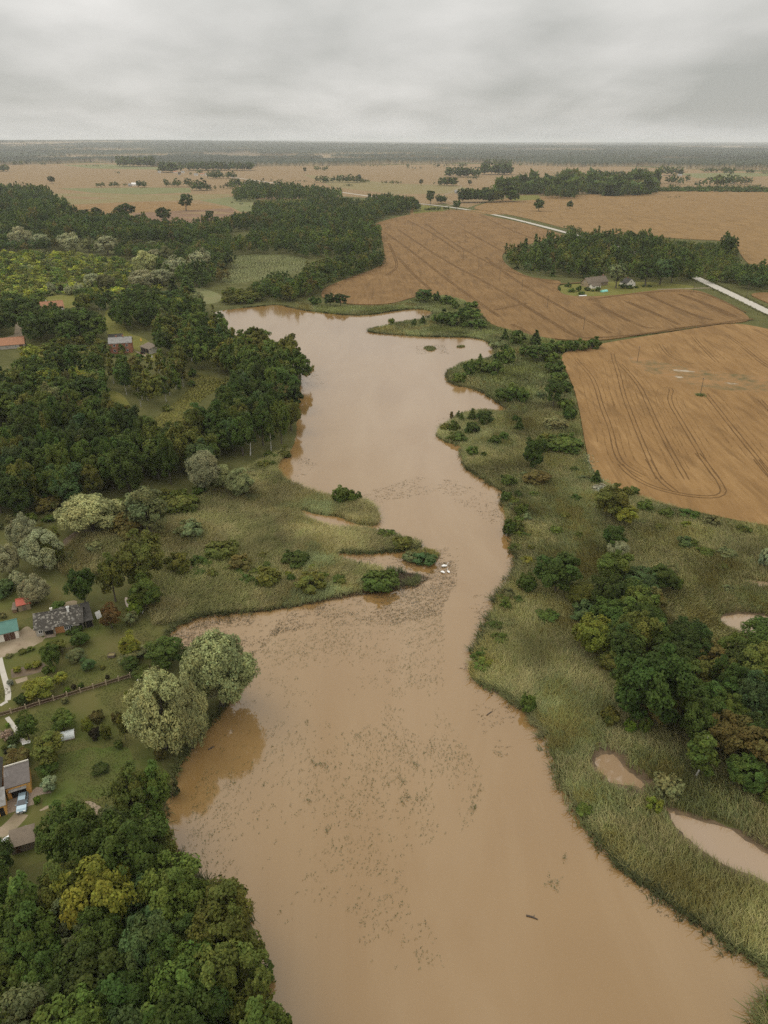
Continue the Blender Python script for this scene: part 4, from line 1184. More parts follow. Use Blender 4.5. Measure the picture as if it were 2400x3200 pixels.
T(1600, 900, F2, [
    (30, 370, 'shrub', 120, 110, 'deep green', '', 'dark bush where the hedge meets the lake'), (150, 375, 'spruce', 80, 110, 'dark green', '', 'dark conifer shaped tree in the hedge corner'),
    (160, 480, 'broadleaf', 170, 120, 'deep green', '', 'dark rounded tree below the hedge corner'), (90, 440, 'shrub', 110, 80, 'mid green', '', 'green bush left of the rounded hedge tree'),
    (240, 420, 'shrub', 110, 90, 'deep green', '', 'first bush of the hedge between the two wheat fields'), (310, 415, 'shrub', 110, 85, 'mid green', '', 'second bush of the hedge between the two wheat fields'),
    (380, 410, 'shrub', 110, 85, 'deep green', '', 'third bush of the hedge between the two wheat fields'), (450, 405, 'shrub', 110, 80, 'mid green', '', 'fourth bush of the hedge between the two wheat fields'),
    (520, 395, 'shrub', 110, 90, 'deep green', '', 'last tall bush of the hedge between the wheat fields'),
    (250, 490, 'shrub', 120, 90, 'mid green', '', 'top bush of the row along the near wheat'), (280, 560, 'shrub', 150, 100, 'deep green', '', 'second bush of the row along the near wheat'),
    (300, 620, 'shrub', 130, 90, 'mid green', '', 'third bush of the row along the near wheat'), (345, 680, 'shrub', 110, 90, 'deep green', '', 'bush pressed against the wheat beside the dark tree'),
    (265, 780, 'broadleaf', 120, 190, 'dark green', '', 'dark narrow tree in the bush row by the wheat'), (340, 790, 'shrub', 130, 90, 'mid green', '', 'bush right of the dark narrow tree'),
    (370, 860, 'shrub', 120, 120, 'deep green', '', 'dark bush behind the pale flowering one'), (290, 915, 'shrub', 190, 95, 'grey green', '', 'pale flowering bush beside the near wheat'),
    (340, 1050, 'shrub', 260, 120, 'mid green', '', 'wide green thicket below the pale flowering bush'), (230, 1010, 'shrub', 160, 90, 'olive green', '', 'olive thicket left of the wide green one'),
    (130, 1170, 'broadleaf', 150, 210, 'deep green', '', 'dark conical tree in the reeds below the bush row'), (180, 1080, 'broadleaf', 90, 130, 'mid green', '', 'slim tree behind the dark conical one'),
    (45, 925, 'spruce', 70, 100, 'deep green', '', 'tiny dark conifer by the second bay'), (60, 745, 'shrub', 110, 110, 'deep green', '', 'dark bush right of the second bay'), (10, 720, 'shrub', 120, 110, 'mid green', '', 'green bush right of the second bay'),
    (390, 1190, 'shrub', 50, 40, 'mid green', '', 'tiny bush in the grass left of the wheat'), (180, 720, 'shrub', 90, 70, 'grey green', '', 'grey bush in the reeds left of the dark tree'),
    (20, 870, 'shrub', 60, 60, 'deep green', '', 'tiny bush beside the dark conifer'),
])
T(800, 900, F2, [
    (1090, 95, 'broadleaf', 150, 95, 'deep green', '', 'dark bush group at the mouth of the upper bay'), (1170, 90, 'shrub', 60, 70, 'dark green', '', 'dark upright bush on the upper shore'), (1240, 110, 'shrub', 110, 70, 'mid green', '', 'grey green bush on the upper shore'),
    (1290, 140, 'shrub', 60, 60, 'deep green', '', 'small dark bush on the upper shore'), (1400, 130, 'shrub', 110, 50, 'mid green', '', 'bush against the middle wheat field'),
    (1210, 240, 'shrub', 130, 110, 'deep green', '', 'left thick bush of the reed spit'), (1300, 245, 'shrub', 170, 120, 'deep green', '', 'middle thick bush of the reed spit'), (1380, 200, 'shrub', 150, 90, 'mid green', '', 'upper bush of the reed spit'), (1420, 260, 'shrub', 150, 70, 'mid green', '', 'right thick bush of the reed spit'),
    (1080, 235, 'spruce', 50, 60, 'deep green', '', 'small pointed tree on the reed spit'), (1025, 250, 'shrub', 40, 50, 'deep green', '', 'small bush left on the reed spit'), (880, 240, 'shrub', 40, 45, 'mid green', '', 'lone sapling on its tuft in the lake'),
    (480, 120, 'broadleaf', 90, 90, 'dark green', '', 'left dark tree of the pair on the far shore'), (550, 122, 'broadleaf', 110, 90, 'dark green', '', 'right dark tree of the pair on the far shore'),
    (380, 110, 'shrub', 90, 60, 'deep green', '', 'bush at the far shore below the birch wood'),
    (1380, 570, 'shrub', 90, 110, 'mid green', '', 'green bush on the first right hand point'), (1320, 615, 'shrub', 100, 80, 'mid green', '', 'bush at the tip of the first point'), (1450, 490, 'spruce', 50, 70, 'mid green', '', 'small pointed tree on the first point'),
    (1460, 550, 'shrub', 120, 90, 'mid green', '', 'middle bush of the first point'), (1550, 560, 'shrub', 130, 110, 'deep green', '', 'dark bush of the first point'), (1620, 500, 'shrub', 130, 120, 'mid green', '', 'bush group where the first point begins'), (1560, 470, 'shrub', 50, 60, 'deep green', '', 'small dark bush of the first point'),
    (1620, 420, 'shrub', 70, 60, 'deep green', '', 'dark bush above the first point'), (1610, 340, 'spruce', 60, 80, 'deep green', '', 'pointed dark tree above the first point'), (1570, 390, 'shrub', 110, 60, 'grey green', '', 'pale bush at the head of the upper bay'),
    (1610, 750, 'broadleaf', 120, 110, 'deep green', '', 'dark round tree beside the second bay'),
    (1280, 930, 'shrub', 100, 80, 'mid green', '', 'left bush of the second point'), (1330, 865, 'spruce', 45, 70, 'mid green', '', 'left pointed sapling of the second point'), (1400, 860, 'spruce', 70, 90, 'mid green', '', 'right pointed sapling of the second point'), (1480, 890, 'broadleaf', 130, 110, 'deep green', '', 'tree on the second right hand point'),
    (1400, 950, 'shrub', 120, 100, 'deep green', '', 'middle bush of the second point'), (1220, 930, 'shrub', 80, 60, 'olive green', '', 'bush at the tip of the second point'), (1300, 990, 'shrub', 150, 70, 'mid green', '', 'low green fringe of the second point'), (1265, 860, 'birch', 35, 70, 'brownish olive', '', 'thin dry sapling on the second point'), (1310, 850, 'birch', 35, 60, 'mid green', '', 'thin green sapling on the second point'),
    (1400, 1090, 'shrub', 90, 80, 'mid green', '', 'round bush below the second point'), (1475, 1100, 'shrub', 55, 45, 'deep green', '', 'small bush beside the round one'), (1550, 1020, 'shrub', 100, 80, 'mid green', '', 'bush behind the second point'), (1600, 990, 'shrub', 90, 70, 'deep green', '', 'dark bush behind the second point'),
])
# field trees and the trees of the farms
T(0, 400, F2, [
    (1207, 536, 'broadleaf', 108, 112, 'dark green', '', 'large oval tree alone in the far left field'), (1065, 612, 'broadleaf', 112, 96, 'dark green', '', 'spreading dark tree at the edge of the ploughed strip'), (1362, 600, 'broadleaf', 72, 66, 'dark green', '', 'small round tree right in the ploughed strip'),
    (815, 590, 'broadleaf', 140, 100, 'dark green', '', 'broad dark tree rising behind the left woods'), (632, 572, 'broadleaf', 68, 58, 'dark green', '', 'smaller dark tree left of the broad one'), (338, 360, 'broadleaf', 46, 46, 'dark green', '', 'lone tree far out in the left wheat'),
    (545, 578, 'broadleaf', 90, 50, 'dark green', '', 'low dark tree left behind the woods'), (930, 606, 'broadleaf', 50, 50, 'brownish olive', '', 'pale thin tree beside the ploughed strip'),
])
T(1600, 400, F2, [(172, 542, 'broadleaf', 80, 80, 'deep green', '', 'larger of the two trees in the right far field'), (374, 527, 'broadleaf', 44, 55, 'deep green', '', 'smaller of the two trees in the right far field')])
T(800, 400, F2, [(1300, 532, 'broadleaf', 64, 64, 'deep green', '', 'round tree standing at the road fork'), (1130, 495, 'broadleaf', 72, 90, 'dark green', '', 'tall dark tree at the farm beyond the road'), (317, 291, 'broadleaf', 26, 36, 'dark green', '', 'lone upright tree far out in the middle fields'), (670, 345, 'broadleaf', 36, 42, 'dark green', '', 'round tree right of the far pond clump'),
                  (1070, 373, 'broadleaf', 30, 42, 'dark green', '', 'oval tree far out left of the farm clump'), (1384, 373, 'broadleaf', 36, 36, 'dark green', '', 'round tree beside the far farm lane')])
F6 = 1659 / 320.0
T(1760, 820, F6, [(850, 420, 'broadleaf', 350, 420, 'grey green', '', 'huge grey green tree between the farm houses'), (1330, 380, 'broadleaf', 420, 420, 'dark green', '', 'dark tree right of the white gabled house'), (1560, 360, 'broadleaf', 400, 420, 'bluish green', '', 'round bluish tree on the farm wood edge'),
                  (1750, 330, 'broadleaf', 280, 400, 'deep green', '', 'tree behind the round bluish one'), (90, 400, 'shrub', 90, 80, 'deep green', '', 'round bush left of the old farm house'), (560, 470, 'shrub', 90, 80, 'deep green', '', 'dark bush before the white annex'), (1070, 420, 'shrub', 140, 60, 'dark green', '', 'dark hedge before the white gabled house'),
                  (960, 420, 'shrub', 140, 90, 'dark green', '', 'dark bush left of the white gabled house'), (1180, 415, 'shrub', 90, 40, 'deep green', '', 'low hedge right of the white gabled house'), (300, 525, 'shrub', 130, 60, 'deep green', '', 'bush beside the white cold frame'), (130, 480, 'shrub', 140, 70, 'mid green', '', 'green bush in the farm garden'),
                  (250, 470, 'shrub', 110, 90, 'deep green', '', 'dark bush in the farm garden'), (330, 380, 'shrub', 120, 70, 'deep green', '', 'bush at the gable of the old farm house'), (400, 300, 'broadleaf', 110, 90, 'dark green', '', 'small tree behind the old farm house gable'), (620, 240, 'shrub', 150, 90, 'olive green', '', 'olive shrubs behind the old farm house'),
                  (1300, 400, 'shrub', 60, 40, 'deep green', '', 'clipped bush right of the white house'), (1400, 395, 'shrub', 90, 30, 'deep green', '', 'low bushes at the farm wood edge'), (400, 455, 'shrub', 140, 30, 'dark green', '', 'low hedge in the farm garden'), (480, 470, 'shrub', 60, 35, 'dark green', '', 'end of the low hedge in the farm garden'), (-60, 460, 'shrub', 70, 60, 'deep green', '', 'left bush of the farm garden'),
                  (40, 390, 'shrub', 60, 40, 'mid green', '', 'small bush at the left of the farm garden')])
T(300, 1000, F6, [(430, 560, 'birch', 150, 190, 'deep green', '', 'pointed dark tree in front of the brick house'), (700, 640, 'shrub', 190, 110, 'deep green', '', 'dark bush below the open shed yard'), (250, 600, 'shrub', 130, 80, 'deep green', '', 'dark shrub at the corner of the brick house')])
T(0, 880, F6, [(740, 690, 'broadleaf', 190, 300, 'deep green', '', 'tree hiding the front of the orange roofed house'), (1000, 680, 'broadleaf', 200, 290, 'dark green', '', 'dark tree below the right end of the orange roof'), (850, 200, 'willow', 180, 190, 'silvery grey', '', 'lone silver willow on the mown park edge'), (1000, 165, 'shrub', 90, 110, 'blackish purple', '', 'dark purple bush between the park willows'), (1120, 215, 'willow', 180, 160, 'silvery grey', '', 'second silver willow on the mown park edge'),
               (1300, 210, 'willow', 200, 200, 'silvery grey', '', 'third silver willow behind the park trees'), (1430, 990, 'broadleaf', 200, 170, 'mid green', '', 'small round tree on the grass before the brick house'), (1290, 1060, 'broadleaf', 220, 200, 'olive green', '', 'olive fruit tree left of the brick house'), (920, 1020, 'broadleaf', 200, 130, 'mid green', '', 'fruit tree in front of the big park trees')])
F5 = 1659 / 700.0
T(0, 560, F5, [(165, 510, 'willow', 180, 162, 'silvery grey', '', 'leftmost silver willow in the middle of the woods'), (310, 510, 'willow', 156, 112, 'silvery grey', '', 'second silver willow in the middle of the woods'), (520, 530, 'willow', 180, 137, 'silvery grey', '', 'third silver willow in the middle of the woods'), (660, 540, 'willow', 120, 112, 'grey green', '', 'dull willow right of the third silver one'),
               (800, 560, 'willow', 180, 150, 'silvery grey', '', 'fourth silver willow in the middle of the woods'), (1085, 710, 'willow', 192, 187, 'pale willow green', '', 'round pale willow at the orchard end'), (1150, 640, 'willow', 144, 125, 'silvery grey', '', 'silver willow behind the round pale one'), (1240, 640, 'willow', 132, 150, 'grey green', '', 'grey willow right of the round pale one'),
               (1310, 730, 'willow', 228, 162, 'silvery grey', '', 'wide silver willow above the marsh inlet'), (1490, 690, 'willow', 204, 175, 'silvery grey', '', 'tall silver willow nearest the green clearing'), (1060, 810, 'willow', 216, 150, 'silvery grey', '', 'silver willow in the lower willow row'), (1200, 790, 'willow', 180, 137, 'silvery grey', '', 'right silver willow in the lower willow row'),
               (790, 810, 'willow', 144, 112, 'grey green', '', 'dull willow behind the park trees'), (690, 800, 'willow', 132, 112, 'silvery grey', '', 'small silver willow behind the park trees'), (1290, 890, 'spruce', 110, 170, 'dark green', '', 'dark spruce beside the marsh inlet'), (1390, 840, 'spruce', 110, 130, 'deep green', '', 'second dark spruce beside the marsh inlet'), (1130, 550, 'willow', 120, 100, 'grey green', '', 'dull willow high in the woods')])


# --- of the trees in the woods, those that show largest become single trees
QUEUE.sort(key=lambda q: -(q[3] * (q[4] + q[3])) / (q[0] ** 2 + q[1] ** 2))
room = 292 - sum(1 for o in PLANTED if o[0].name.startswith('broadleaf_tree'))
SPARE = []
for q in QUEUE:
    if q[2] == 'broadleaf':
        if room <= 0:
            SPARE.append(q); continue
        room -= 1
    plant(*q)


# --- labels for the trees of the woods: look first, then where they stand
def finish_labels():
    bag = {}
    for e, kind, W, H, colour, place, label in PLANTED:
        if label:
            e['label'] = label
            e['group'] = 'garden and lakeside trees and bushes'
            continue
        size = ('tall' if H > 16.3 else 'low' if H < 12.2 else 'middling') if kind != 'shrub' else 'low'
        girth = 'broad' if W > 10.6 else 'narrow'
        e['group'] = 'trees ' + place
        bag.setdefault((size, girth, colour, kind, place), []).append(e)
    for (size, girth, colour, kind, place), es in bag.items():
        base = f"{size} {girth} {colour} {WORD[kind]} {place}" if size != 'middling' else f"{girth} {colour} {WORD[kind]} {place}"
        n = len(es)
        if n == 1:
            es[0]['label'] = base; continue
        es.sort(key=lambda o: o.location.x / o.location.y)
        if n == 2:
            es[0]['label'] = base + ', left one'; es[1]['label'] = base + ', right one'
        elif n == 3:
            for o, w in zip(es, ('leftmost', 'middle', 'rightmost')): o['label'] = f"{base}, {w}"
        else:
            rest = es[1:-1]
            es[0]['label'] = base + ', leftmost'; es[-1]['label'] = base + ', rightmost'
            rest.sort(key=lambda o: o.location.y)
            rest[0]['label'] = base + ', nearest'
            if len(rest) > 1: rest[-1]['label'] = base + ', farthest'
            for o in rest[1:-1]:
                o['label'] = base + ', among others'
                o['group'] = f"{girth} {colour} {WORD[kind]}s {place}"


# ------------------------------------------------------------------ woods too far or too many to count
def mass(name, items, label, lib=None):
    """items: (x, y, W, H, kind, colour rgb)"""
    V, F_, C_ = [], [], []
    off = 0
    for x, y, W, H, kind, col, z0 in items:
        d = math.hypot(x, y)
        lb = (MASSLIB if d < 620 else FARLIB if d < 1600 else TINYLIB)[kind]
        v, f, c, (w0, h0) = lb[int(rng.integers(len(lb)))]
        a = rng.uniform(0, 6.28); ca, sa = math.cos(a), math.sin(a)
        q = np.empty_like(v)
        q[:, 0] = (v[:, 0] * ca - v[:, 1] * sa) * W / w0 + x
        q[:, 1] = (v[:, 0] * sa + v[:, 1] * ca) * W / w0 + y
        q[:, 2] = v[:, 2] * H / h0 + z0
        V.append(q); F_.append(f + off); C_.append(c * np.array(col)); off += len(v)
    v = np.concatenate(V); f = np.concatenate(F_); c = np.concatenate(C_)
    o = link(name, fast_mesh(name, v, f, c), MAT['leaf'])
    return tag(o, label, None, None, 'stuff')


def items_in(pg, s, kinds, cols, wr, hr, avoid=(), dens=None):
    pts = scatter(pg, s)
    for a in avoid:
        pts = pts[~inside(pts, a)]
    pts = pts[~inside(pts, LAKE)]
    res = []
    for x, y in pts:
        k = pick(kinds)
        n = vnoise(x, y, 35)
        h = rng.uniform(*hr) * (0.72 + 0.5 * n) * rng.choice([0.75, 1.0, 1.0, 1.12]); w = rng.uniform(*wr) * rng.uniform(0.8, 1.15)
        if k in ('birch', 'spruce'): w *= 0.65
        if k == 'shrub': h *= 0.45
        c = np.array(COLOURS[pick(cols)]) * rng.uniform(0.8, 1.2) * (0.85 + 0.4 * vnoise(x + 500, y, 60))
        res.append((x, y, w, h, k, tuple(c), 0.0))
    return res


FG = {'dark green': 3.4, 'deep green': 4, 'mid green': 2.6, 'olive green': 1.2, 'bluish green': 1, 'brownish olive': 0.5}
woods = [(x, y, w, h, k, tuple(np.array(COLOURS[c]) * rng.uniform(0.82, 1.2)), 0.0) for x, y, k, w, h, c, pl in SPARE]
woods += items_in(poly([(-500, 440), (-100, 424), (60, 420), (105, 425), (130, 452), (165, 478), (60, 505), (-100, 515), (-500, 525)]), 9.5, {'broadleaf': 5, 'birch': 1}, FG, (9, 13), (20, 25))
woods += items_in(poly([(165, 478), (260, 482), (330, 492), (420, 497), (480, 490), (500, 505), (430, 540), (330, 530), (200, 525), (60, 520), (-300, 530), (-300, 515), (60, 505)]), 9, {'broadleaf': 5, 'birch': 1}, FG, (9, 13), (13, 18))
BROWNGAP = poly([(500, 505), (560, 495), (570, 512), (520, 525), (490, 520)])
woods += items_in(poly([(490, 490), (540, 478), (552, 452), (590, 450), (660, 447), (740, 440), (800, 450), (850, 462), (815, 482), (800, 494), (820, 515), (826, 545), (790, 562), (680, 560), (560, 562), (500, 560), (440, 560), (420, 545), (480, 520)]), 8.5, {'broadleaf': 4, 'birch': 3}, FG, (8, 11), (13, 18), [BROWNGAP, CLEAR2])
woods += items_in(poly([(240, 545), (430, 545), (500, 566), (505, 590), (480, 612), (440, 628), (360, 615), (345, 590), (300, 565), (180, 545), (-300, 545), (-300, 528), (100, 528)]), 8, {'broadleaf': 5, 'birch': 1}, FG, (8, 12), (10, 15), [CLEAR2])
woods += items_in(poly([(665, 592), (700, 580), (760, 575), (828, 562), (830, 575), (780, 596), (730, 612), (692, 640), (640, 655), (600, 652), (560, 650), (540, 640), (580, 615), (620, 612), (650, 612)]), 6.5, {'broadleaf': 4, 'birch': 3}, {**FG, 'mid green': 3, 'olive green': 3}, (7, 10), (9, 15), [CLEAR2])
woods += items_in(poly([(470, 655), (500, 640), (545, 640), (560, 655), (520, 660)]), 6, {'broadleaf': 3, 'shrub': 2}, {'olive green': 3, 'mid green': 3, 'yellow green': 1}, (7, 9), (8, 10))
woods += items_in(poly([(504, 426), (540, 408), (640, 415), (735, 428), (735, 434), (640, 436), (508, 437)]), 10, {'broadleaf': 5, 'birch': 1}, FG, (10, 13), (18, 24))
woods += items_in(poly([(790, 447), (830, 438), (890, 445), (908, 456), (860, 466), (820, 462)]), 9, {'broadleaf': 5, 'birch': 1}, FG, (9, 12), (16, 20))
GR = poly([(1086, 572), (1092, 556), (1130, 548), (1200, 540), (1262, 524), (1330, 516), (1390, 522), (1470, 560), (1500, 590), (1520, 615), (1480, 612), (1440, 616), (1400, 610), (1320, 600), (1260, 606), (1190, 598), (1150, 594), (1110, 582)])
woods += items_in(GR, 8.6, {'broadleaf': 5, 'birch': 2.5, 'spruce': 0.8}, {**FG, 'mid green': 3.5, 'olive green': 2}, (6.5, 12.5), (10, 20))
woods += items_in(poly([(1390, 530), (1480, 535), (1585, 540), (1592, 580), (1580, 610), (1540, 614), (1500, 590), (1450, 560)]), 6.5, {'broadleaf': 4, 'birch': 3}, {'mid green': 4, 'olive green': 2, 'deep green': 2}, (6, 8), (7, 11))
woods += items_in(poly([(1555, 545), (1588, 545), (1590, 560), (1560, 560)]), 9, {'broadleaf': 1}, {'dark green': 1}, (10, 12), (18, 22))
woods += items_in(poly([(1560, 608), (1600, 590), (1750, 594), (1750, 624), (1640, 632), (1585, 622)]), 7.5, {'broadleaf': 4, 'birch': 1}, FG, (8, 11), (10, 16))
woods += items_in(poly([(1215, 495), (1250, 503), (1262, 510), (1240, 506)]), 8, {'broadleaf': 1}, FG, (8, 10), (6, 9))
woods += items_in(Z([(-120, 430), (0, 434), (200, 438), (220, 464), (410, 464), (430, 432), (600, 438), (690, 448), (900, 440), (940, 392), (950, 350), (740, 345), (560, 348), (300, 360), (200, 385), (0, 395)], 1600, 400, F2), 11, {'broadleaf': 5, 'birch': 1.5, 'spruce': 0.5}, FG, (10, 14), (20, 27))
woods += items_in(Z([(880, 412), (1300, 416), (1700, 418), (1900, 410), (1700, 398), (1560, 388), (1200, 392), (960, 395)], 1600, 400, F2), 10, {'broadleaf': 1, 'shrub': 5}, FG, (9, 12), (8, 12))


def clump(x0, y0, f, cx, by, w, h, n, kinds=None):
    for i in range(int(n * 1.6)):
        x = cx + rng.uniform(-0.5, 0.5) * w
        s = px_scale(y0 + by / f)
        hh = h / f / s * rng.uniform(0.6, 1.05)
        p = P(x0 + x / f, y0 + (by - rng.random() * 5) / f)
        woods.append((p[0], p[1], hh * rng.uniform(0.6, 1.1), hh, pick(kinds or {'broadleaf': 4, 'birch': 1}), tuple(np.array(COLOURS[pick(FG)]) * rng.uniform(0.8, 1.2)), 0.0))


for a in [(1450, 485, 250, 90, 26), (1200, 490, 90, 55, 8), (1340, 320, 210, 62, 36), (1400, 335, 70, 25, 6), (1556, 305, 190, 70, 44), (1560, 250, 180, 45, 20), (550, 356, 320, 40, 30), (555, 352, 40, 68, 2), (595, 355, 30, 50, 2), (700, 357, 80, 20, 8), (1245, 377, 100, 55, 14), (1180, 372, 60, 20, 5),
          (420, 280, 90, 30, 10), (1175, 260, 36, 28, 3), (983, 258, 20, 22, 2), (880, 365, 120, 22, 10), (595, 381, 60, 16, 7), (290, 352, 90, 12, 7), (160, 348, 45, 14, 4), (760, 252, 170, 14, 12), (1150, 540, 90, 25, 8), (1230, 536, 50, 22, 4), (1620, 480, 110, 120, 10), (1100, 540, 60, 20, 4), (1030, 270, 90, 16, 5), (48, 350, 18, 34, 1), (104, 352, 10, 24, 1), (1290, 255, 160, 22, 14)]:
    clump(800, 400, F2, *a)
for a in [(1110, 290, 150, 65, 24), (1440, 330, 190, 45, 22), (1400, 302, 60, 30, 5), (1285, 303, 40, 45, 3), (1230, 308, 40, 16, 4), (1130, 382, 110, 30, 9), (1082, 384, 24, 55, 2), (1158, 384, 30, 60, 2), (1240, 384, 60, 52, 5), (1300, 408, 130, 50, 12), (1310, 408, 40, 75, 3), (1395, 402, 30, 30, 2), (1440, 396, 30, 26, 2), (650, 386, 50, 36, 5), (740, 386, 70, 34, 7), (925, 388, 60, 48, 7), (820, 378, 40, 20, 3), (885, 252, 240, 62, 46), (20, 285, 70, 45, 12),
          (1420, 277, 430, 52, 90), (280, 243, 50, 18, 5), (130, 243, 90, 26, 8), (775, 298, 30, 16, 2), (745, 292, 12, 12, 1), (1500, 395, 60, 40, 6), (1580, 385, 160, 50, 20), (1625, 520, 20, 20, 1), (1510, 490, 24, 12, 2), (1568, 500, 30, 12, 2), (600, 252, 110, 12, 5), (1560, 345, 60, 12, 3)]:
    clump(0, 400, F2, *a)
for a in [(1030, 365, 55, 65, 6), (1080, 368, 45, 50, 4), (1134, 352, 24, 44, 2), (1205, 382, 36, 45, 3), (1265, 378, 36, 55, 3), (1330, 382, 50, 75, 5), (1365, 382, 36, 60, 3), (1415, 372, 60, 66, 6), (1470, 366, 30, 55, 3), (1515, 370, 60, 48, 6), (1600, 388, 40, 22, 4), (1050, 455, 80, 12, 5), (1400, 305, 70, 45, 7), (1540, 298, 50, 34, 5), (850, 295, 70, 30, 7), (1020, 310, 160, 55, 14), (1300, 290, 200, 30, 18), (1640, 305, 50, 22, 4), (58, 250, 26, 26, 2), (175, 247, 22, 16, 2), (80, 296, 90, 10, 7), (300, 300, 160, 10, 9), (300, 330, 44, 30, 5), (650, 310, 150, 30, 14), (-40, 250, 90, 26, 6)]:
    clump(1600, 400, F2, *a)
keep_ = np.ones(len(woods), bool)
WX = np.array([(w_[0], w_[1]) for w_ in woods])
for e, kind, W, H, colour, place, label in PLANTED:          # leave the single trees standing clear of the woods
    if label and e.location.length > 330 and kind != 'shrub':
        d_ = WX - np.array(e.location[:2])
        keep_ &= ~((np.hypot(d_[:, 0], d_[:, 1]) < 0.45 * W + 3) | ((np.abs(d_[:, 0]) < 0.4 * W) & (d_[:, 1] < 0) & (d_[:, 1] > -16)))
woods = [(*w_[:5], tuple(np.array(w_[5]) * 1.3), w_[6]) for w_, k_ in zip(woods, keep_) if k_]
mass('woodland', woods, 'dark green woods and tree clumps between the far fields')

thick = items_in(poly([(-300, 552), (0, 548), (120, 548), (250, 560), (320, 580), (345, 600), (350, 622), (280, 640), (180, 648), (60, 652), (-300, 650)]), 5.0, {'shrub': 4, 'broadleaf': 1.4}, {'olive green': 4, 'yellow green': 3.4, 'mid green': 3, 'deep green': 1.5, 'grey green': 1}, (4.5, 7.5), (3.5, 7), [CLEAR4])
thick = [(*q[:5], tuple(np.array(q[5]) * rng.choice([1.1, 1.7, 2.2, 2.6])), q[6]) for q in thick]
mass('scrub', thick, 'yellow green young scrub spread across the left meadow')

# far forest: a rough canopy that runs out to the horizon, broken by clearings
BX = [-600, 0, 60, 150, 240, 300, 370, 480, 590, 780, 800, 1100, 1200, 1400, 1430, 1600, 1800, 2040, 2100, 2400, 3000]
BY = [517, 516, 515, 512, 508, 505, 510, 519, 526, 527, 520, 518, 513, 512, 506, 515, 522, 519, 526, 531, 534]
rows = []
y = 2550.0
while y < 42000:
    rows.append(y); y *= 1.0085
rows = np.array(rows)
nc = 760
u = np.linspace(-0.62, 0.62, nc)
fr = np.random.default_rng(21)
XX = rows[:, None] * (u[None, :] + fr.normal(0, 0.0006, (len(rows), nc)))
YY = rows[:, None] * (1 + fr.normal(0, 0.0022, (len(rows), nc)))
sx, sy = project(np.stack([XX.ravel(), YY.ravel(), np.zeros(XX.size)], 1))
front = np.interp(sx, BX, BY).reshape(XX.shape)
msk = (sy.reshape(XX.shape) < front)
clr = fbm(XX * 0.6, YY * 0.6, 900)
msk &= ~((clr > 0.61) & (YY > 4800))
hills = 75 * np.exp(-((XX + 6200) / 5200) ** 2) * np.clip((YY - 5500) / 6000, 0, 1) + 38 * vnoise(XX, YY, 3800) * np.clip((YY - 5000) / 9000, 0, 1)
hh = np.where(msk, 11 + 11 * fr.random(XX.shape) ** 1.2 + 7 * vnoise(XX, YY, 260), 0.05) + hills
vv = np.stack([XX, YY, hh], 2).reshape(-1, 3)
cc = (0.65 + 0.55 * vnoise(XX, YY, 420) + fr.normal(0, 0.07, XX.shape)).clip(0.3, 1.7)[..., None] * np.where(msk[..., None], np.array((0.048, 0.060, 0.032)), np.array((0.27, 0.20, 0.11)))
idx = np.arange(XX.size).reshape(XX.shape)
quad = np.stack([idx[:-1, :-1], idx[:-1, 1:], idx[1:, 1:], idx[1:, :-1]], 2).reshape(-1, 4)
use = msk[:-1, :-1] | msk[1:, :-1] | msk[:-1, 1:] | msk[1:, 1:] | (hills > 0.5)[:-1, :-1]
quad = quad[use.ravel()]
o = link('far_forest', fast_mesh('far_forest', vv, quad, cc.reshape(-1, 3)), MAT['leaf'])
tag(o, 'hazy forest that stretches to the horizon', None, None, 'stuff')

# ------------------------------------------------------------------ reeds
REED_C = np.array([(0.330, 0.300, 0.122), (0.225, 0.240, 0.076), (0.375, 0.325, 0.155), (0.235, 0.200, 0.058), (0.240, 0.270, 0.116)])


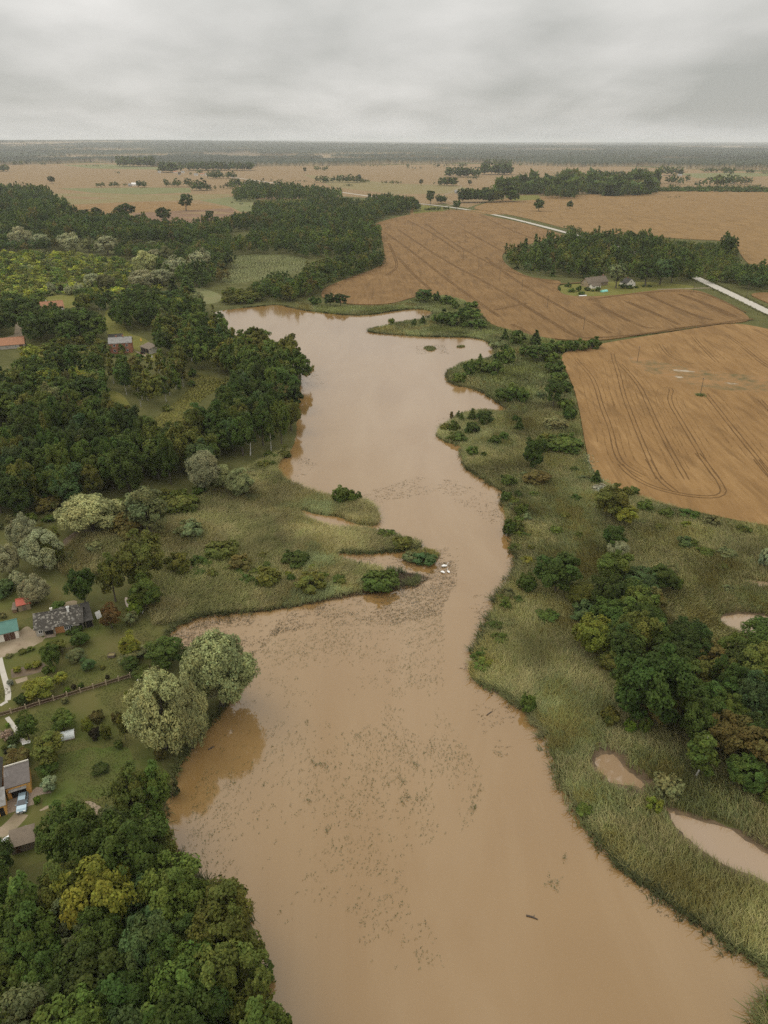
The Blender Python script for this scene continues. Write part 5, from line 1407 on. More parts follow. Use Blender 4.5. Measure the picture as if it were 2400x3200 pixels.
def reeds(name, pts, h, blade, nb, label, colours=REED_C, lean=0.55, seed=1, dirfield=None, gain=1.0):
    """tufts of bent blades, each blade two quads"""
    r = np.random.default_rng(seed)
    n = len(pts)
    if n == 0: return
    m = n * nb
    x0 = np.repeat(pts[:, 0], nb) + r.normal(0, 0.28, m)
    y0 = np.repeat(pts[:, 1], nb) + r.normal(0, 0.28, m)
    hv = np.repeat(h * (0.6 + 0.65 * fbm(pts[:, 0], pts[:, 1], 14)), nb) * r.uniform(0.65, 1.2, m)
    wind = (fbm(x0 + 40, y0, 38) * 6.0) if dirfield is None else dirfield(x0, y0)
    a = wind + r.normal(0, 1.1, m)
    ln = hv * lean * (0.4 + 1.3 * fbm(x0, y0 + 300, 18)) * r.uniform(0.5, 1.4, m)
    dx, dy = np.cos(a), np.sin(a)
    b = blade * r.uniform(0.6, 1.4, m)
    o_ = a + r.uniform(0.6, 2.5, m)
    wx, wy = np.cos(o_) * b, np.sin(o_) * b
    v = np.empty((m, 6, 3))
    for i, (t, k, wd) in enumerate(((0, 0, 1.0), (0.6, 0.32, 0.9), (1.0, 1.0, 0.35))):
        cx = x0 + dx * ln * k; cy = y0 + dy * ln * k; cz = hv * t * (1 - 0.22 * k * np.clip(ln / hv, 0, 1))
        v[:, 2 * i] = np.stack([cx - wx * wd, cy - wy * wd, cz], 1)
        v[:, 2 * i + 1] = np.stack([cx + wx * wd, cy + wy * wd, cz], 1)
    base = np.arange(m)[:, None] * 6
    f = np.concatenate([base + np.array([0, 1, 3, 2]), base + np.array([2, 3, 5, 4])])
    q1 = fbm(pts[:, 0] + 200, pts[:, 1], 20) * 1.9 - 0.45
    q = np.clip(q1 + r.normal(0, 0.13, n), 0, 0.999) * (len(colours) - 1)
    i0 = q.astype(int); fr_ = (q - i0)[:, None]
    c = colours[i0] * (1 - fr_) + colours[np.minimum(i0 + 1, len(colours) - 1)] * fr_
    c = c * (0.42 + 1.15 * fbm(pts[:, 0], pts[:, 1] + 900, 12))[:, None] * gain
    c = np.repeat(c, nb, 0) * r.uniform(0.8, 1.2, (m, 1))
    o = link(name, fast_mesh(name, v.reshape(-1, 3), f, np.repeat(c, 6, 0)), MAT['reed'])
    return tag(o, label, None, None, 'stuff')


wet = [LAKE] + POOLS
grovecore = G1


def dry(p, extra=()):
    for a in [*wet, *extra]:
        p = p[~inside(p, a)]
    return p


MUDS = poly([(1285, 1600), (1345, 1610), (1400, 1680), (1440, 1710), (1450, 1750), (1400, 1725), (1330, 1712), (1270, 1650)])
# left marsh, the right bank near and far, the far shore
reeds('reed_bed', dry(scatter(MARSH_L, 0.52), [poly([(830, 1222), (862, 1228), (912, 1242), (890, 1272), (835, 1280), (820, 1255)])]), 1.9, 0.046, 8, 'wind bent grey green reed bed on the left of the narrows', seed=1,
      dirfield=lambda x, y: 0.25 + 1.6 * (fbm(x, y, 22) - 0.4), lean=0.7)
pr = scatter(MARSH_R, 0.54)
pr = pr[(pr[:, 1] < 330)]
sx, sy = project(np.c_[pr, np.zeros(len(pr))])
pr = dry(pr[(sx < 2480) & (sy < 3290)])
pr = pr[~(inside(pr, MUDS) & (np.random.default_rng(2).random(len(pr)) < 0.6))]
for q in POOLS[:3]:
    pr = pr[~near_poly(pr, q, 0.9)]
thin = inside(pr, grovecore) & (np.random.default_rng(3).random(len(pr)) < 0.7)
reeds('reed_bed', pr[~thin], 1.75, 0.042, 8, 'olive and grey reed bed along the whole right bank', REED_C[[3, 0, 1, 2, 0, 4, 1, 3]], seed=2, lean=0.55, gain=1.0)
pf = np.concatenate([dry(scatter(MARSH_R, 1.25)), ])
pf = pf[pf[:, 1] >= 325]
pf = np.concatenate([pf] + [dry(scatter(e, 1.1)) for e in (MARSH_FAR, *EXTRA_SPITS)])
reeds('reed_bed', pf, 1.7, 0.16, 5, 'green reeds and sedge around the upper bays and points', REED_C[[1, 1, 4, 0, 3]], seed=3, lean=0.4, gain=0.95)
# dark fringe right at the water, rooted a little into it
def fringe(line, w, s, r_):
    c = chaikin(line, 2, False)
    seg = np.r_[0, np.cumsum(np.linalg.norm(np.diff(c, axis=0), axis=1))]
    u = np.arange(0, seg[-1], s)
    p = np.stack([np.interp(u, seg, c[:, 0]), np.interp(u, seg, c[:, 1])], 1)
    p = np.repeat(p, 5, 0)
    return p + r_.normal(0, w, p.shape)


fr2 = np.random.default_rng(31)
edge = np.concatenate([fringe(poly(SHORE_R), 0.7, 0.8, fr2), fringe(poly(SHORE_FAR), 0.6, 1.2, fr2), fringe(poly(SHORE_L[17:44]), 0.6, 0.9, fr2), fringe(poly(SHORE_L[4:14]), 0.4, 1.2, fr2)])
edge = edge[fbm(edge[:, 0], edge[:, 1], 9) + fr2.normal(0, 0.08, len(edge)) > 0.42]
reeds('sedge_fringe', edge, 1.5, 0.08, 6, 'dark sedge leaning out over the water edge', np.array([(0.075, 0.082, 0.030), (0.12, 0.13, 0.045), (0.19, 0.18, 0.08)]), seed=5, lean=0.9)
for q in ISLETS + [poly([(652, 806), (668, 798), (678, 790), (676, 800), (662, 812)])]:
    reeds('reed_tuft', scatter(q, 0.6), 1.0, 0.09, 6, 'reeds growing on a mud islet in the lake', REED_C[[3, 1, 4]], seed=6)
# rough grass on lawns and clearings
for nm, pg, s, h, cl, lb in (('meadow_grass', CLEAR1, 1.1, 0.7, np.array([(0.15, 0.145, 0.035), (0.19, 0.17, 0.05), (0.11, 0.115, 0.03)]), 'tall yellow green grass in the wood clearing'),
                             ('meadow_grass', CLEAR2, 2.2, 0.7, np.array([(0.13, 0.145, 0.055), (0.17, 0.175, 0.075), (0.15, 0.14, 0.06)]), 'pale grass in the far clearing')):
    reeds(nm, scatter(pg, s), h, 0.16 if s < 2 else 0.3, 4, lb, cl, seed=11, lean=0.7)
gl = scatter(LAWN, 0.55); gl = gl[(fbm(gl[:, 0], gl[:, 1], 9) > 0.5)]
sx, sy = project(np.c_[gl, np.zeros(len(gl))])
gl = gl[(sx > -60) & ~((sx < 170) & (sy > 2380)) & ~((sx < 300) & (sy > 1900) & (sy < 2090))]
reeds('lawn_grass', dry(gl), 0.14, 0.09, 4, 'uneven short grass on the garden lawns', np.array([(0.085, 0.095, 0.025), (0.11, 0.11, 0.034), (0.07, 0.085, 0.02), (0.125, 0.105, 0.042)]), seed=12, lean=1.2)
# weedy verge between the near wheat and the marsh: pale umbels
vg = fringe(poly([(1262, 985), (1290, 1040), (1340, 1068), (1400, 1090), (1450, 1104), (1560, 1130), (1659, 1150), (1800, 1180)]), 1.5, 0.45, fr2)
reeds('verge_weeds', vg, 1.0, 0.13, 5, 'pale flowering weeds along the edge of the near wheat', np.array([(0.16, 0.24, 0.07), (0.22, 0.29, 0.11), (0.45, 0.45, 0.30), (0.16, 0.22, 0.06)]), seed=13, lean=0.5)
vr = fringe(ROAD[:40] + np.array((6.2, 4.0)), 1.1, 3.0, fr2)
vr = np.concatenate([vr, fringe(ROAD[:60] - np.array((6.2, 4.0)), 1.1, 3.0, fr2)])
reeds('road_verge', vr, 0.5, 0.25, 4, 'grass verges on both sides of the gravel road', np.array([(0.12, 0.13, 0.045), (0.16, 0.15, 0.06)]), seed=14)

# ------------------------------------------------------------------ plants standing in the water
def water_plants(name, pts, size, hgt, label, seed, ang=None, cols=None):
    r = np.random.default_rng(seed)
    nb = r.integers(4, 11, len(pts))
    i = np.repeat(np.arange(len(pts)), nb)
    m = len(i)
    sc = (0.5 + 1.0 * r.random(len(pts)) ** 2.2)[i]
    a0 = (ang(pts[:, 0], pts[:, 1]) + r.normal(0, 0.35, len(pts)))[i]
    along = r.normal(0, 0.42, m) * size * sc; across = r.normal(0, 0.14, m) * size * sc
    x = pts[i, 0] + np.cos(a0) * along - np.sin(a0) * across
    y = pts[i, 1] + np.sin(a0) * along + np.cos(a0) * across
    p = np.stack([x, y, r.uniform(0.05, hgt, m)], 1)
    nrm = r.normal(0, 0.5, (m, 3)) + np.array((0, 0, 1.0))
    ax = np.stack([np.cos(a0), np.sin(a0), np.zeros(m)], 1) + r.normal(0, 0.5, (m, 3))
    v, f = leaf_cards(p, nrm, r.uniform(0.022, 0.065, m) * size * sc ** 0.5, 2.6, r, ax)
    cols = np.array([(0.100, 0.100, 0.042), (0.135, 0.135, 0.06), (0.19, 0.185, 0.09), (0.090, 0.118, 0.045)]) if cols is None else cols
    c = cols[r.integers(0, len(cols), m)] * r.uniform(0.75, 1.25, (m, 1))
    o = link(name, fast_mesh(name, v, f, np.repeat(c, 4, 0)), MAT['reed'])
    return tag(o, label, None, None, 'stuff')


flow = lambda x, y: 1.05 + 1.3 * (vnoise(x, y, 40) - 0.5) + np.clip((y - 120) / 60, 0, 1) * -0.9
BED = poly([(390, 1860), (420, 1700), (480, 1590), (545, 1480), (560, 1390), (660, 1330), (800, 1290), (905, 1280), (955, 1310), (960, 1420), (960, 1540), (1010, 1620), (1050, 1700), (1010, 1800), (900, 1830), (860, 1900), (930, 2000), (960, 2090), (880, 2110), (760, 2060), (600, 1990), (470, 1930)])
pts = scatter(BED, 0.52, jit=0.6)
dn = fbm(pts[:, 0], pts[:, 1], 11); dn2 = vnoise(pts[:, 0] + 77, pts[:, 1], 30)
pts = pts[inside(pts, LAKE)] if False else pts
keep = np.random.default_rng(8).random(len(pts)) < np.clip((dn - 0.30) * 1.7, 0, 0.7) * np.clip(0.4 + 0.9 * (dn2 - 0.2), 0.15, 1)
pts = pts[keep]; pts = pts[inside(pts, LAKE)]
water_plants('water_plants', pts, 0.85, 0.22, 'scattered dark tufts of plants standing in the flood water', 41, flow)
P2 = np.concatenate([scatter(poly(q), s, jit=0.6) for q, s in (
    ([(350, 1390), (365, 1350), (430, 1325), (620, 1320), (600, 1370), (545, 1420), (480, 1400), (400, 1415)], 0.36),
    ([(560, 1330), (700, 1300), (860, 1280), (900, 1250), (960, 1215), (990, 1200), (985, 1260), (950, 1330), (850, 1350), (700, 1350), (600, 1370), (540, 1390)], 0.55),
    ([(750, 1080), (800, 1060), (900, 1030), (1000, 1040), (1080, 1080), (1095, 1150), (1060, 1130), (960, 1070), (840, 1080), (815, 1100)], 1.0),
    ([(1010, 1290), (1080, 1275), (1060, 1360), (1020, 1430), (1000, 1470), (995, 1440), (1040, 1370)], 0.7),
    ([(1000, 1480), (1080, 1495), (1120, 1530), (1100, 1640), (1040, 1600)], 1.3), ([(1090, 1120), (1115, 1180), (1120, 1230), (1095, 1200), (1080, 1140)], 0.8),
    ([(740, 1195), (800, 1193), (880, 1190), (900, 1235), (840, 1220), (780, 1210)], 0.6), ([(930, 1185), (990, 1185), (1000, 1210), (950, 1225)], 0.5),
    ([(1180, 1600), (1225, 1700), (1270, 1790), (1340, 1880), (1470, 1975), (1650, 2090), (1600, 2090), (1420, 1970), (1300, 1870), (1230, 1760), (1180, 1660)], 1.2),
    ([(640, 800), (680, 800), (700, 830), (650, 850)], 1.2), ([(600, 990), (650, 985), (690, 1000), (650, 1040), (590, 1010)], 1.1), ([(900, 745), (960, 745), (970, 765), (900, 765)], 1.0),
    ([(620, 664), (700, 680), (760, 690), (620, 690), (560, 680)], 2.2), ([(985, 885), (950, 915), (935, 940), (945, 910)], 1.2))])
P2 = P2[inside(P2, LAKE)]
P2 = P2[np.random.default_rng(9).random(len(P2)) < np.clip((fbm(P2[:, 0], P2[:, 1], 6) - 0.30) * 2.6, 0.03, 0.9)]
water_plants('drowned_reeds', P2, 1.15, 0.2, 'brown mats of drowned reeds along the shores', 42, lambda x, y: 0.25 + 1.2 * (vnoise(x, y, 30) - 0.5), np.array([(0.105, 0.082, 0.045), (0.15, 0.12, 0.07), (0.19, 0.155, 0.095), (0.085, 0.08, 0.04)]))
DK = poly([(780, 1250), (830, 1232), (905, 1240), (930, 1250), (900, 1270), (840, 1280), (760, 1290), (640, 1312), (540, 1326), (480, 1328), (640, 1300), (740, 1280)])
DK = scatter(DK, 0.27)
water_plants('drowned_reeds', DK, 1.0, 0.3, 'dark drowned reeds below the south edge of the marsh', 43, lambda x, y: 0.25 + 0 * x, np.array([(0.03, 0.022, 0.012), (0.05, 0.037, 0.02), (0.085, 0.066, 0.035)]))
BIG = [(800, 640), (1030, 810), (860, 930), (990, 1020), (1075, 1010), (955, 805), (400, 810), (455, 812), (370, 770), (1320, 785), (1575, 735), (1140, 690), (475, 1225), (340, 1040)]
bg = []
for x, y in [(669, 635), (1028, 810), (862, 935), (985, 1020), (1078, 1015), (952, 912), (400, 808), (455, 812), (370, 772), (1575, 738), (1140, 688), (475, 1225), (335, 1045), (950, 1050), (335, 545), (1415, 1075), (2000, 1420), (1950, 1555), (1910, 1590)]:
    p = P(800 + x / F2, 2000 + y / F2)[:2]
    bg += [p + rng.normal(0, 0.45, 2) for _ in range(6)]
water_plants('water_plants', np.array(bg), 1.2, 0.4, 'denser dark clumps of plants in the open water', 44, flow)

# ------------------------------------------------------------------ buildings and small things
def paint(name, c, rough=0.6, var=0.2, scale=3.0, spec=0.3, metallic=0.0):
    lo = tuple(k * (1 - var) for k in c); hi = tuple(min(1, k * (1 + var)) for k in c)
    return noisy(name, [(0.3, lo), (0.7, hi)], scale, rough, 6, None, None, 0, spec, 0.15, 0.02, (1, 1, 1), 0, metallic)


def brick(name, a, b_, mortar):
    m, t, b = new_mat(name)
    br = t.nodes.new('ShaderNodeTexBrick')
    c = t.nodes.new('ShaderNodeTexCoord')
    mp = t.nodes.new('ShaderNodeMapping'); mp.inputs['Rotation'].default_value = (math.pi / 2, 0, 0)
    t.links.new(c.outputs['Object'], mp.inputs[0]); t.links.new(mp.outputs[0], br.inputs[0])
    br.inputs['Scale'].default_value = 2.0
    br.inputs['Color1'].default_value = (*a, 1); br.inputs['Color2'].default_value = (*b_, 1); br.inputs['Mortar'].default_value = (*mortar, 1)
    n = noise(t, mapping(t), 0.8, 5)
    cc = mixc(t, ramp(t, n, [(0.4, (0,) * 3), (0.7, (0.45,) * 3)]), br.outputs[0], tuple(k * 0.6 for k in a))
    t.links.new(cc, b.inputs['Base Color']); b.inputs['Roughness'].default_value = 0.9
    return m


def rows_mat(name, a, b_, step, axis=0, rough=0.8, moss=None):
    """corrugated or tiled sheet: fine lines with weathering"""
    m, t, b = new_mat(name)
    w = t.nodes.new('ShaderNodeTexWave'); w.bands_direction = 'XYZ'[axis]; w.inputs['Scale'].default_value = step; w.inputs['Distortion'].default_value = 0.4
    t.links.new(mapping(t), w.inputs[0])
    n = noise(t, mapping(t), 0.9, 7, 0.65)
    c = mixc(t, ramp(t, w.outputs[1], [(0.2, (0.0,) * 3), (0.8, (1,) * 3)]), a, b_)
    c = mixc(t, ramp(t, n, [(0.42, (0,) * 3), (0.62, (0.75,) * 3)]), c, moss or tuple(k * 0.65 for k in a))
    t.links.new(c, b.inputs['Base Color']); b.inputs['Roughness'].default_value = rough
    bump(t, b, w.outputs[1], 0.5, 0.04)
    return m


MAT.update(
    brick=brick('red_brick', (0.30, 0.095, 0.045), (0.36, 0.13, 0.065), (0.30, 0.22, 0.16)),
    orange_wall=paint('ochre_plaster', (0.58, 0.32, 0.09), 0.85, 0.12, 1.2),
    white_wall=paint('white_plaster', (0.62, 0.58, 0.50), 0.9, 0.15, 1.0),
    grey_wall=paint('grey_plaster', (0.34, 0.31, 0.26), 0.9, 0.25, 1.0),
    brick_wall=paint('ochre_brick_wall', (0.32, 0.15, 0.06), 0.9, 0.3, 2.0),
    boards=rows_mat('weathered_boards', (0.22, 0.17, 0.12), (0.13, 0.10, 0.07), 3.5, 0, 0.9),
    pale_boards=rows_mat('pale_boards', (0.33, 0.25, 0.15), (0.20, 0.145, 0.085), 3.0, 0, 0.9),
    grey_roof=rows_mat('grey_sheet_roof', (0.23, 0.22, 0.205), (0.30, 0.29, 0.27), 2.2, 0, 0.8, (0.14, 0.13, 0.115)),
    felt=paint('dark_roofing_felt', (0.125, 0.108, 0.098), 0.9, 0.15, 1.5),
    dark_roof=paint('dark_mossy_roof', (0.055, 0.050, 0.042), 0.9, 0.35, 1.2),
    orange_tile=rows_mat('orange_tile', (0.33, 0.15, 0.075), (0.39, 0.19, 0.10), 2.5, 0, 0.85, (0.25, 0.12, 0.065)),
    red_metal=rows_mat('red_metal_roof', (0.38, 0.065, 0.03), (0.44, 0.085, 0.04), 2.5, 0, 0.5),
    green_metal=rows_mat('green_metal_roof', (0.055, 0.16, 0.125), (0.075, 0.19, 0.15), 2.0, 0, 0.5, (0.05, 0.14, 0.11)),
    brown_wood=rows_mat('brown_wood', (0.10, 0.045, 0.025), (0.065, 0.03, 0.018), 3.0, 0, 0.7),
    fence_wood=rows_mat('fence_boards', (0.095, 0.042, 0.026), (0.055, 0.025, 0.017), 6.0, 0, 0.8),
    post=paint('grey_post', (0.36, 0.28, 0.19), 0.9, 0.2),
    white=paint('white_paint', (0.72, 0.70, 0.66), 0.5, 0.06),
    glass=paint('window_glass', (0.03, 0.035, 0.04), 0.08, 0.2, 1.0, 0.8),
    dark=paint('dark_paint_and_shade', (0.014, 0.012, 0.011), 0.9, 0.3),  # near black paint; on wall openings it paints the shade inside
    car_blue=paint('blue_grey_car_paint', (0.20, 0.27, 0.31), 0.22, 0.04, 1.0, 0.7, 0.4),
    car_silver=paint('silver_car_paint', (0.42, 0.43, 0.43), 0.25, 0.04, 1.0, 0.7, 0.4),
    rubber=paint('rubber', (0.018, 0.018, 0.018), 0.8, 0.2), rim=paint('rim', (0.38, 0.38, 0.38), 0.35, 0.1, 2, 0.5, 0.6),
    lamp_glass=paint('lamp_glass', (0.70, 0.70, 0.66), 0.12, 0.05, 2, 0.7),
    tunnel=paint('silvery_film', (0.55, 0.58, 0.56), 0.22, 0.08, 0.8, 0.6), turquoise=paint('turquoise_film', (0.20, 0.55, 0.47), 0.35, 0.1, 0.8, 0.5),
    log=paint('wet_log', (0.055, 0.04, 0.03), 0.6, 0.3), wood_cut=paint('split_firewood', (0.20, 0.125, 0.07), 0.9, 0.45, 5.0),
    feather=paint('white_feather', (0.80, 0.79, 0.76), 0.7, 0.05), beak=paint('orange_beak', (0.60, 0.20, 0.04), 0.5, 0.1),
    yellow=paint('yellow_board', (0.75, 0.48, 0.09), 0.6, 0.1), orange=paint('orange_plastic', (0.70, 0.18, 0.03), 0.5, 0.1), steel=paint('steel', (0.30, 0.30, 0.30), 0.4, 0.1, 2, 0.5, 0.7))


# overlapping mossy slates: light and dark patches of single slates
def mossy_slate():
    m, t, b = new_mat('mossy_slate')
    v = t.nodes.new('ShaderNodeTexVoronoi'); v.inputs['Scale'].default_value = 2.6
    t.links.new(mapping(t, (1, 1, 1)), v.inputs[0])
    sp = t.nodes.new('ShaderNodeSeparateColor'); t.links.new(v.outputs['Color'], sp.inputs[0])
    n = noise(t, mapping(t), 0.55, 6, 0.6)
    c = ramp(t, sp.outputs[0], [(0.62, (0.050, 0.043, 0.034)), (0.80, (0.085, 0.078, 0.064)), (0.96, (0.22, 0.20, 0.165))])
    c = mixc(t, ramp(t, n, [(0.60, (0,) * 3), (0.70, (0.8,) * 3)]), c, (0.22, 0.21, 0.19))
    t.links.new(c, b.inputs['Base Color']); b.inputs['Roughness'].default_value = 0.9
    return m


MAT['slate'] = mossy_slate()


def frame_of(a, b):
    a = np.asarray(a)[:2]; b = np.asarray(b)[:2]
    return (a[0], a[1], 0), math.atan2(b[1] - a[1], b[0] - a[0]), float(np.linalg.norm(b - a))


def window(parent, x, z, w, h, y=0.0, side=0, frame='white', L_=0, W_=0):
    """a window of the front (side 0) or of the left gable (side 1)"""
    mb = MB(); t = 0.09
    def bx(m_, x0, z0, x1, z1, d0, d1):
        if side == 0: m_.box(x0, y - d1, z0, x1, y - d0, z1)
        elif side == 1: m_.box(-d1, x0, z0, -d0, x1, z1)
        else: m_.box(L_ + d0, x0, z0, L_ + d1, x1, z1)
    for x0, z0, x1, z1 in ((x - w / 2, z, x + w / 2, z + t), (x - w / 2, z + h - t, x + w / 2, z + h), (x - w / 2, z + t, x - w / 2 + t, z + h - t), (x + w / 2 - t, z + t, x + w / 2, z + h - t), (x - 0.03, z + t, x + 0.03, z + h - t)):
        bx(mb, x0, z0, x1, z1, 0.0, 0.05)
    f = mb.build('window', MAT[frame], parent)
    p = MB(); bx(p, x - w / 2 + t, z + t, x + w / 2 - t, z + h - t, -0.06, 0.022)
    p.build('pane', MAT['glass'], f)
    return f


def door(parent, x, w, h, mat, y=0.0, z=0.0, handle=True, name='door'):
    mb = MB()
    n = max(2, int(w / 0.45))
    for i in range(n):
        mb.box(x - w / 2 + w * i / n + 0.012, y - 0.05, z + 0.02, x - w / 2 + w * (i + 1) / n - 0.012, y + 0.03, z + h)
    d = mb.build(name, MAT[mat], parent)
    if handle:
        MB().box(x + w * 0.3, y - 0.11, z + h * 0.48, x + w * 0.3 + 0.16, y - 0.05, z + h * 0.48 + 0.05).build('handle', MAT['steel'], d)
    return d


def house(name, label, cat, a, b, W, eave, rise, wall, roof, ridge='x', over=0.4, group=None, plinth=True):
    loc, rz, L_ = frame_of(a, b)
    e = empty(name, loc, rz, label, cat, group)
    mb = MB()
    if ridge == 'x':
        pr_ = [(0, 0), (W, 0), (W, eave), (W / 2, eave + rise), (0, eave)]
        v = [(0, p[0], p[1]) for p in pr_] + [(L_, p[0], p[1]) for p in pr_]
        mb.add(v, [(0, 1, 2, 3, 4), (9, 8, 7, 6, 5), (0, 4, 9, 5), (4, 3, 8, 9), (3, 2, 7, 8), (2, 1, 6, 7), (1, 0, 5, 6)])
    elif ridge == 'y':
        pr_ = [(0, 0), (L_, 0), (L_, eave), (L_ / 2, eave + rise), (0, eave)]
        mb.prism(pr_, 0, W)
    else:                                     # single slope that falls to the front
        pr_ = [(0, 0), (W, 0), (W, eave + rise), (0, eave)]
        v = [(0, p[0], p[1]) for p in pr_] + [(L_, p[0], p[1]) for p in pr_]
        mb.add(v, [(0, 1, 2, 3), (7, 6, 5, 4), (0, 3, 7, 4), (3, 2, 6, 7), (2, 1, 5, 6), (1, 0, 4, 5)])
    mb.build('wall', MAT[wall], e)
    r_ = MB(); o_ = over; t = 0.14; u = t + 0.02
    if ridge == 'x':
        k = rise / (W / 2)
        r_.slab((-o_, -o_, eave - o_ * k + u), (L_ + o_, -o_, eave - o_ * k + u), (L_ + o_, W / 2, eave + rise + u), (-o_, W / 2, eave + rise + u), t)
        r_.slab((L_ + o_, W + o_, eave - o_ * k + u), (-o_, W + o_, eave - o_ * k + u), (-o_, W / 2, eave + rise + u + 0.003), (L_ + o_, W / 2, eave + rise + u + 0.003), t)
        r_.tube([(-o_, W / 2, eave + rise + u), (L_ + o_, W / 2, eave + rise + u)], 0.11, 6)
    elif ridge == 'y':
        k = rise / (L_ / 2)
        r_.slab((-o_, W + o_, eave - o_ * k + u), (-o_, -o_, eave - o_ * k + u), (L_ / 2, -o_, eave + rise + u), (L_ / 2, W + o_, eave + rise + u), t)
        r_.slab((L_ + o_, -o_, eave - o_ * k + u), (L_ + o_, W + o_, eave - o_ * k + u), (L_ / 2, W + o_, eave + rise + u + 0.003), (L_ / 2, -o_, eave + rise + u + 0.003), t)
    else:
        k = rise / W
        r_.slab((-o_, -o_, eave - o_ * k + u), (L_ + o_, -o_, eave - o_ * k + u), (L_ + o_, W + o_, eave + rise + o_ * k + u), (-o_, W + o_, eave + rise + o_ * k + u), t)
    ro = r_.build('roof', MAT[roof], e)
    return e, ro, L_


def chimney(roof, x, y, z0, z1, s=0.55, mat='white_wall'):
    mb = MB(); mb.box(x - s / 2, y - s / 2, z0, x + s / 2, y + s / 2, z1); mb.box(x - s / 2 - 0.07, y - s / 2 - 0.07, z1, x + s / 2 + 0.07, y + s / 2 + 0.07, z1 + 0.12)
    c = mb.build('chimney', MAT[mat], roof)
    MB().box(x - s / 4, y - s / 4, z1 + 0.122, x + s / 4, y + s / 4, z1 + 0.16).build('flue', MAT['dark'], c)


# two-storey brick house on the left bank
e, ro, L_ = house('brick_house', 'two storey red brick house with a grey sheet roof', 'house', P(345, 1106), P(415, 1102), 8.0, 6.0, 2.4, 'brick', 'grey_roof')
for x in (0.22, 0.78):
    window(e, L_ * x, 3.9, 1.3, 1.4); window(e, L_ * x, 0.9, 1.3, 1.5)
window(e, L_ * 0.5, 3.9, 1.3, 1.4)
door(e, L_ * 0.5, 1.1, 2.1, 'brown_wood')
for y in (2.2, 5.8):
    window(e, y, 3.9, 0.9, 1.2, side=1); window(e, y, 0.9, 0.9, 1.3, side=1)
chimney(ro, L_ * 0.33, 4.3, 8.0, 9.2, 0.7, 'brick'); chimney(ro, L_ * 0.63, 4.3, 8.0, 9.4, 0.7, 'brick')
e, ro, L_ = house('outbuilding', 'low dark roofed outbuilding behind the brick house', 'shed', P(343, 1074), P(385, 1071), 6, 2.6, 2.2, 'boards', 'dark_roof')
door(e, 2.0, 1.4, 2.0, 'brown_wood')
# open shed beside it
e, ro, L_ = house('open_shed', 'open fronted shed with weathered roof and white gable wall', 'shed', P(441, 1098), P(468, 1107), 5.2, 2.9, 1.2, 'white_wall', 'boards', 'mono', 0.5)
MB().box(0.3, -0.02, 0.1, L_ - 0.3, 0.06, 2.7).build('opening_shade', MAT['dark'], e)  # dark panel on the closed front paints the shed's shaded inside
for x in (0.05, L_ * 0.33, L_ * 0.66, L_ - 0.15):
    MB().box(x, -0.35, 0, x + 0.14, -0.2, 2.8).build('post', MAT['post'], e)
# long barn, orange tiles
e, ro, L_ = house('long_barn', 'long low barn with orange tiled roof and grey wall', 'barn', P(-60, 1098), P(78, 1087), 9.0, 2.5, 3.2, 'grey_wall', 'orange_tile')
for x in (4, 9, 14, 19): window(e, x, 0.9, 1.2, 0.9)
door(e, 22, 2.2, 2.1, 'brown_wood')
e, ro, L_ = house('hidden_house', 'house showing only its pale orange roof above the trees', 'house', P(134, 985), P(203, 979), 10, 4.2, 4.0, 'white_wall', 'orange_tile')
for x in (3, 7, 11): window(e, x, 1.2, 1.1, 1.4)
chimney(ro, 4, 5.2, 7.4, 9.2)
# woodshed with the red roof and its woodpile
e, ro, L_ = house('woodshed', 'little plank woodshed with a bright red metal roof', 'shed', P(59, 1912), P(97, 1903), 3.4, 1.9, 0.7, 'pale_boards', 'red_metal', 'x', 0.3)
door(e, L_ * 0.5, 0.9, 1.6, 'boards')
e2 = empty('woodpile', P(47, 1915), 1.9, 'long firewood stack lying against the red roofed woodshed', 'woodpile')
mb = MB(); r0 = random.Random(4)
for i in range(22):
    for j in range(5):
        x = i * 0.16 + (j % 2) * 0.08; z = 0.10 + j * 0.17
        mb.tube([(x, -0.5 + r0.uniform(-0.06, 0.06), z), (x, 0.5 + r0.uniform(-0.06, 0.06), z)], 0.085, 6)
mb.build('logs', MAT['wood_cut'], e2)
MB().slab((-0.1, -0.65, 0.98), (3.6, -0.65, 0.98), (3.6, 0.65, 1.1), (-0.1, 0.65, 1.1), 0.05).build('cover_board', MAT['boards'], e2)
# garage with the green roof
e, ro, L_ = house('green_roofed_garage', 'white garage with a green metal roof and brown doors', 'garage', P(-32, 2016), P(61, 1993), 5.2, 2.4, 1.5, 'white_wall', 'green_metal', 'x', 0.3)
x0 = L_ * 0.5
for k in range(2):
    door(e, x0 + L_ * 0.10 + k * 1.28, 1.24, 2.0, 'brown_wood')
MB().box(0.05, -0.06, 2.12, L_ - 0.05, 0.03, 2.36).build('fascia', MAT['brown_wood'], e)
# the old long house
e, ro, L_ = house('old_house', 'long low house under a patchy mossy slate roof', 'house', P(115, 1990), P(262, 1966), 6.2, 2.3, 2.4, 'grey_wall', 'slate', 'x', 0.35)
window(e, L_ * 0.10, 0.8, 1.0, 1.0); 
MB().box(L_ * 0.19, -0.04, 0.15, L_ * 0.38, 0.04, 2.1).build('porch_shade', MAT['dark'], e)  # dark panel on the wall paints the shade within the porch
for x in (0.185, 0.385):
    MB().box(L_ * x, -1.15, 0, L_ * x + 0.14, -1.0, 2.05).build('porch_post', MAT['pale_boards'], e)
MB().slab((L_ * 0.17, -1.3, 2.12), (L_ * 0.41, -1.3, 2.12), (L_ * 0.41, -0.38, 2.32), (L_ * 0.17, -0.38, 2.32), 0.08).build('porch_roof', MAT['slate'], e)
MB().box(L_ * 0.17, -1.3, 0, L_ * 0.41, -0.001, 0.14).build('porch_step', MAT['pavers'], e)
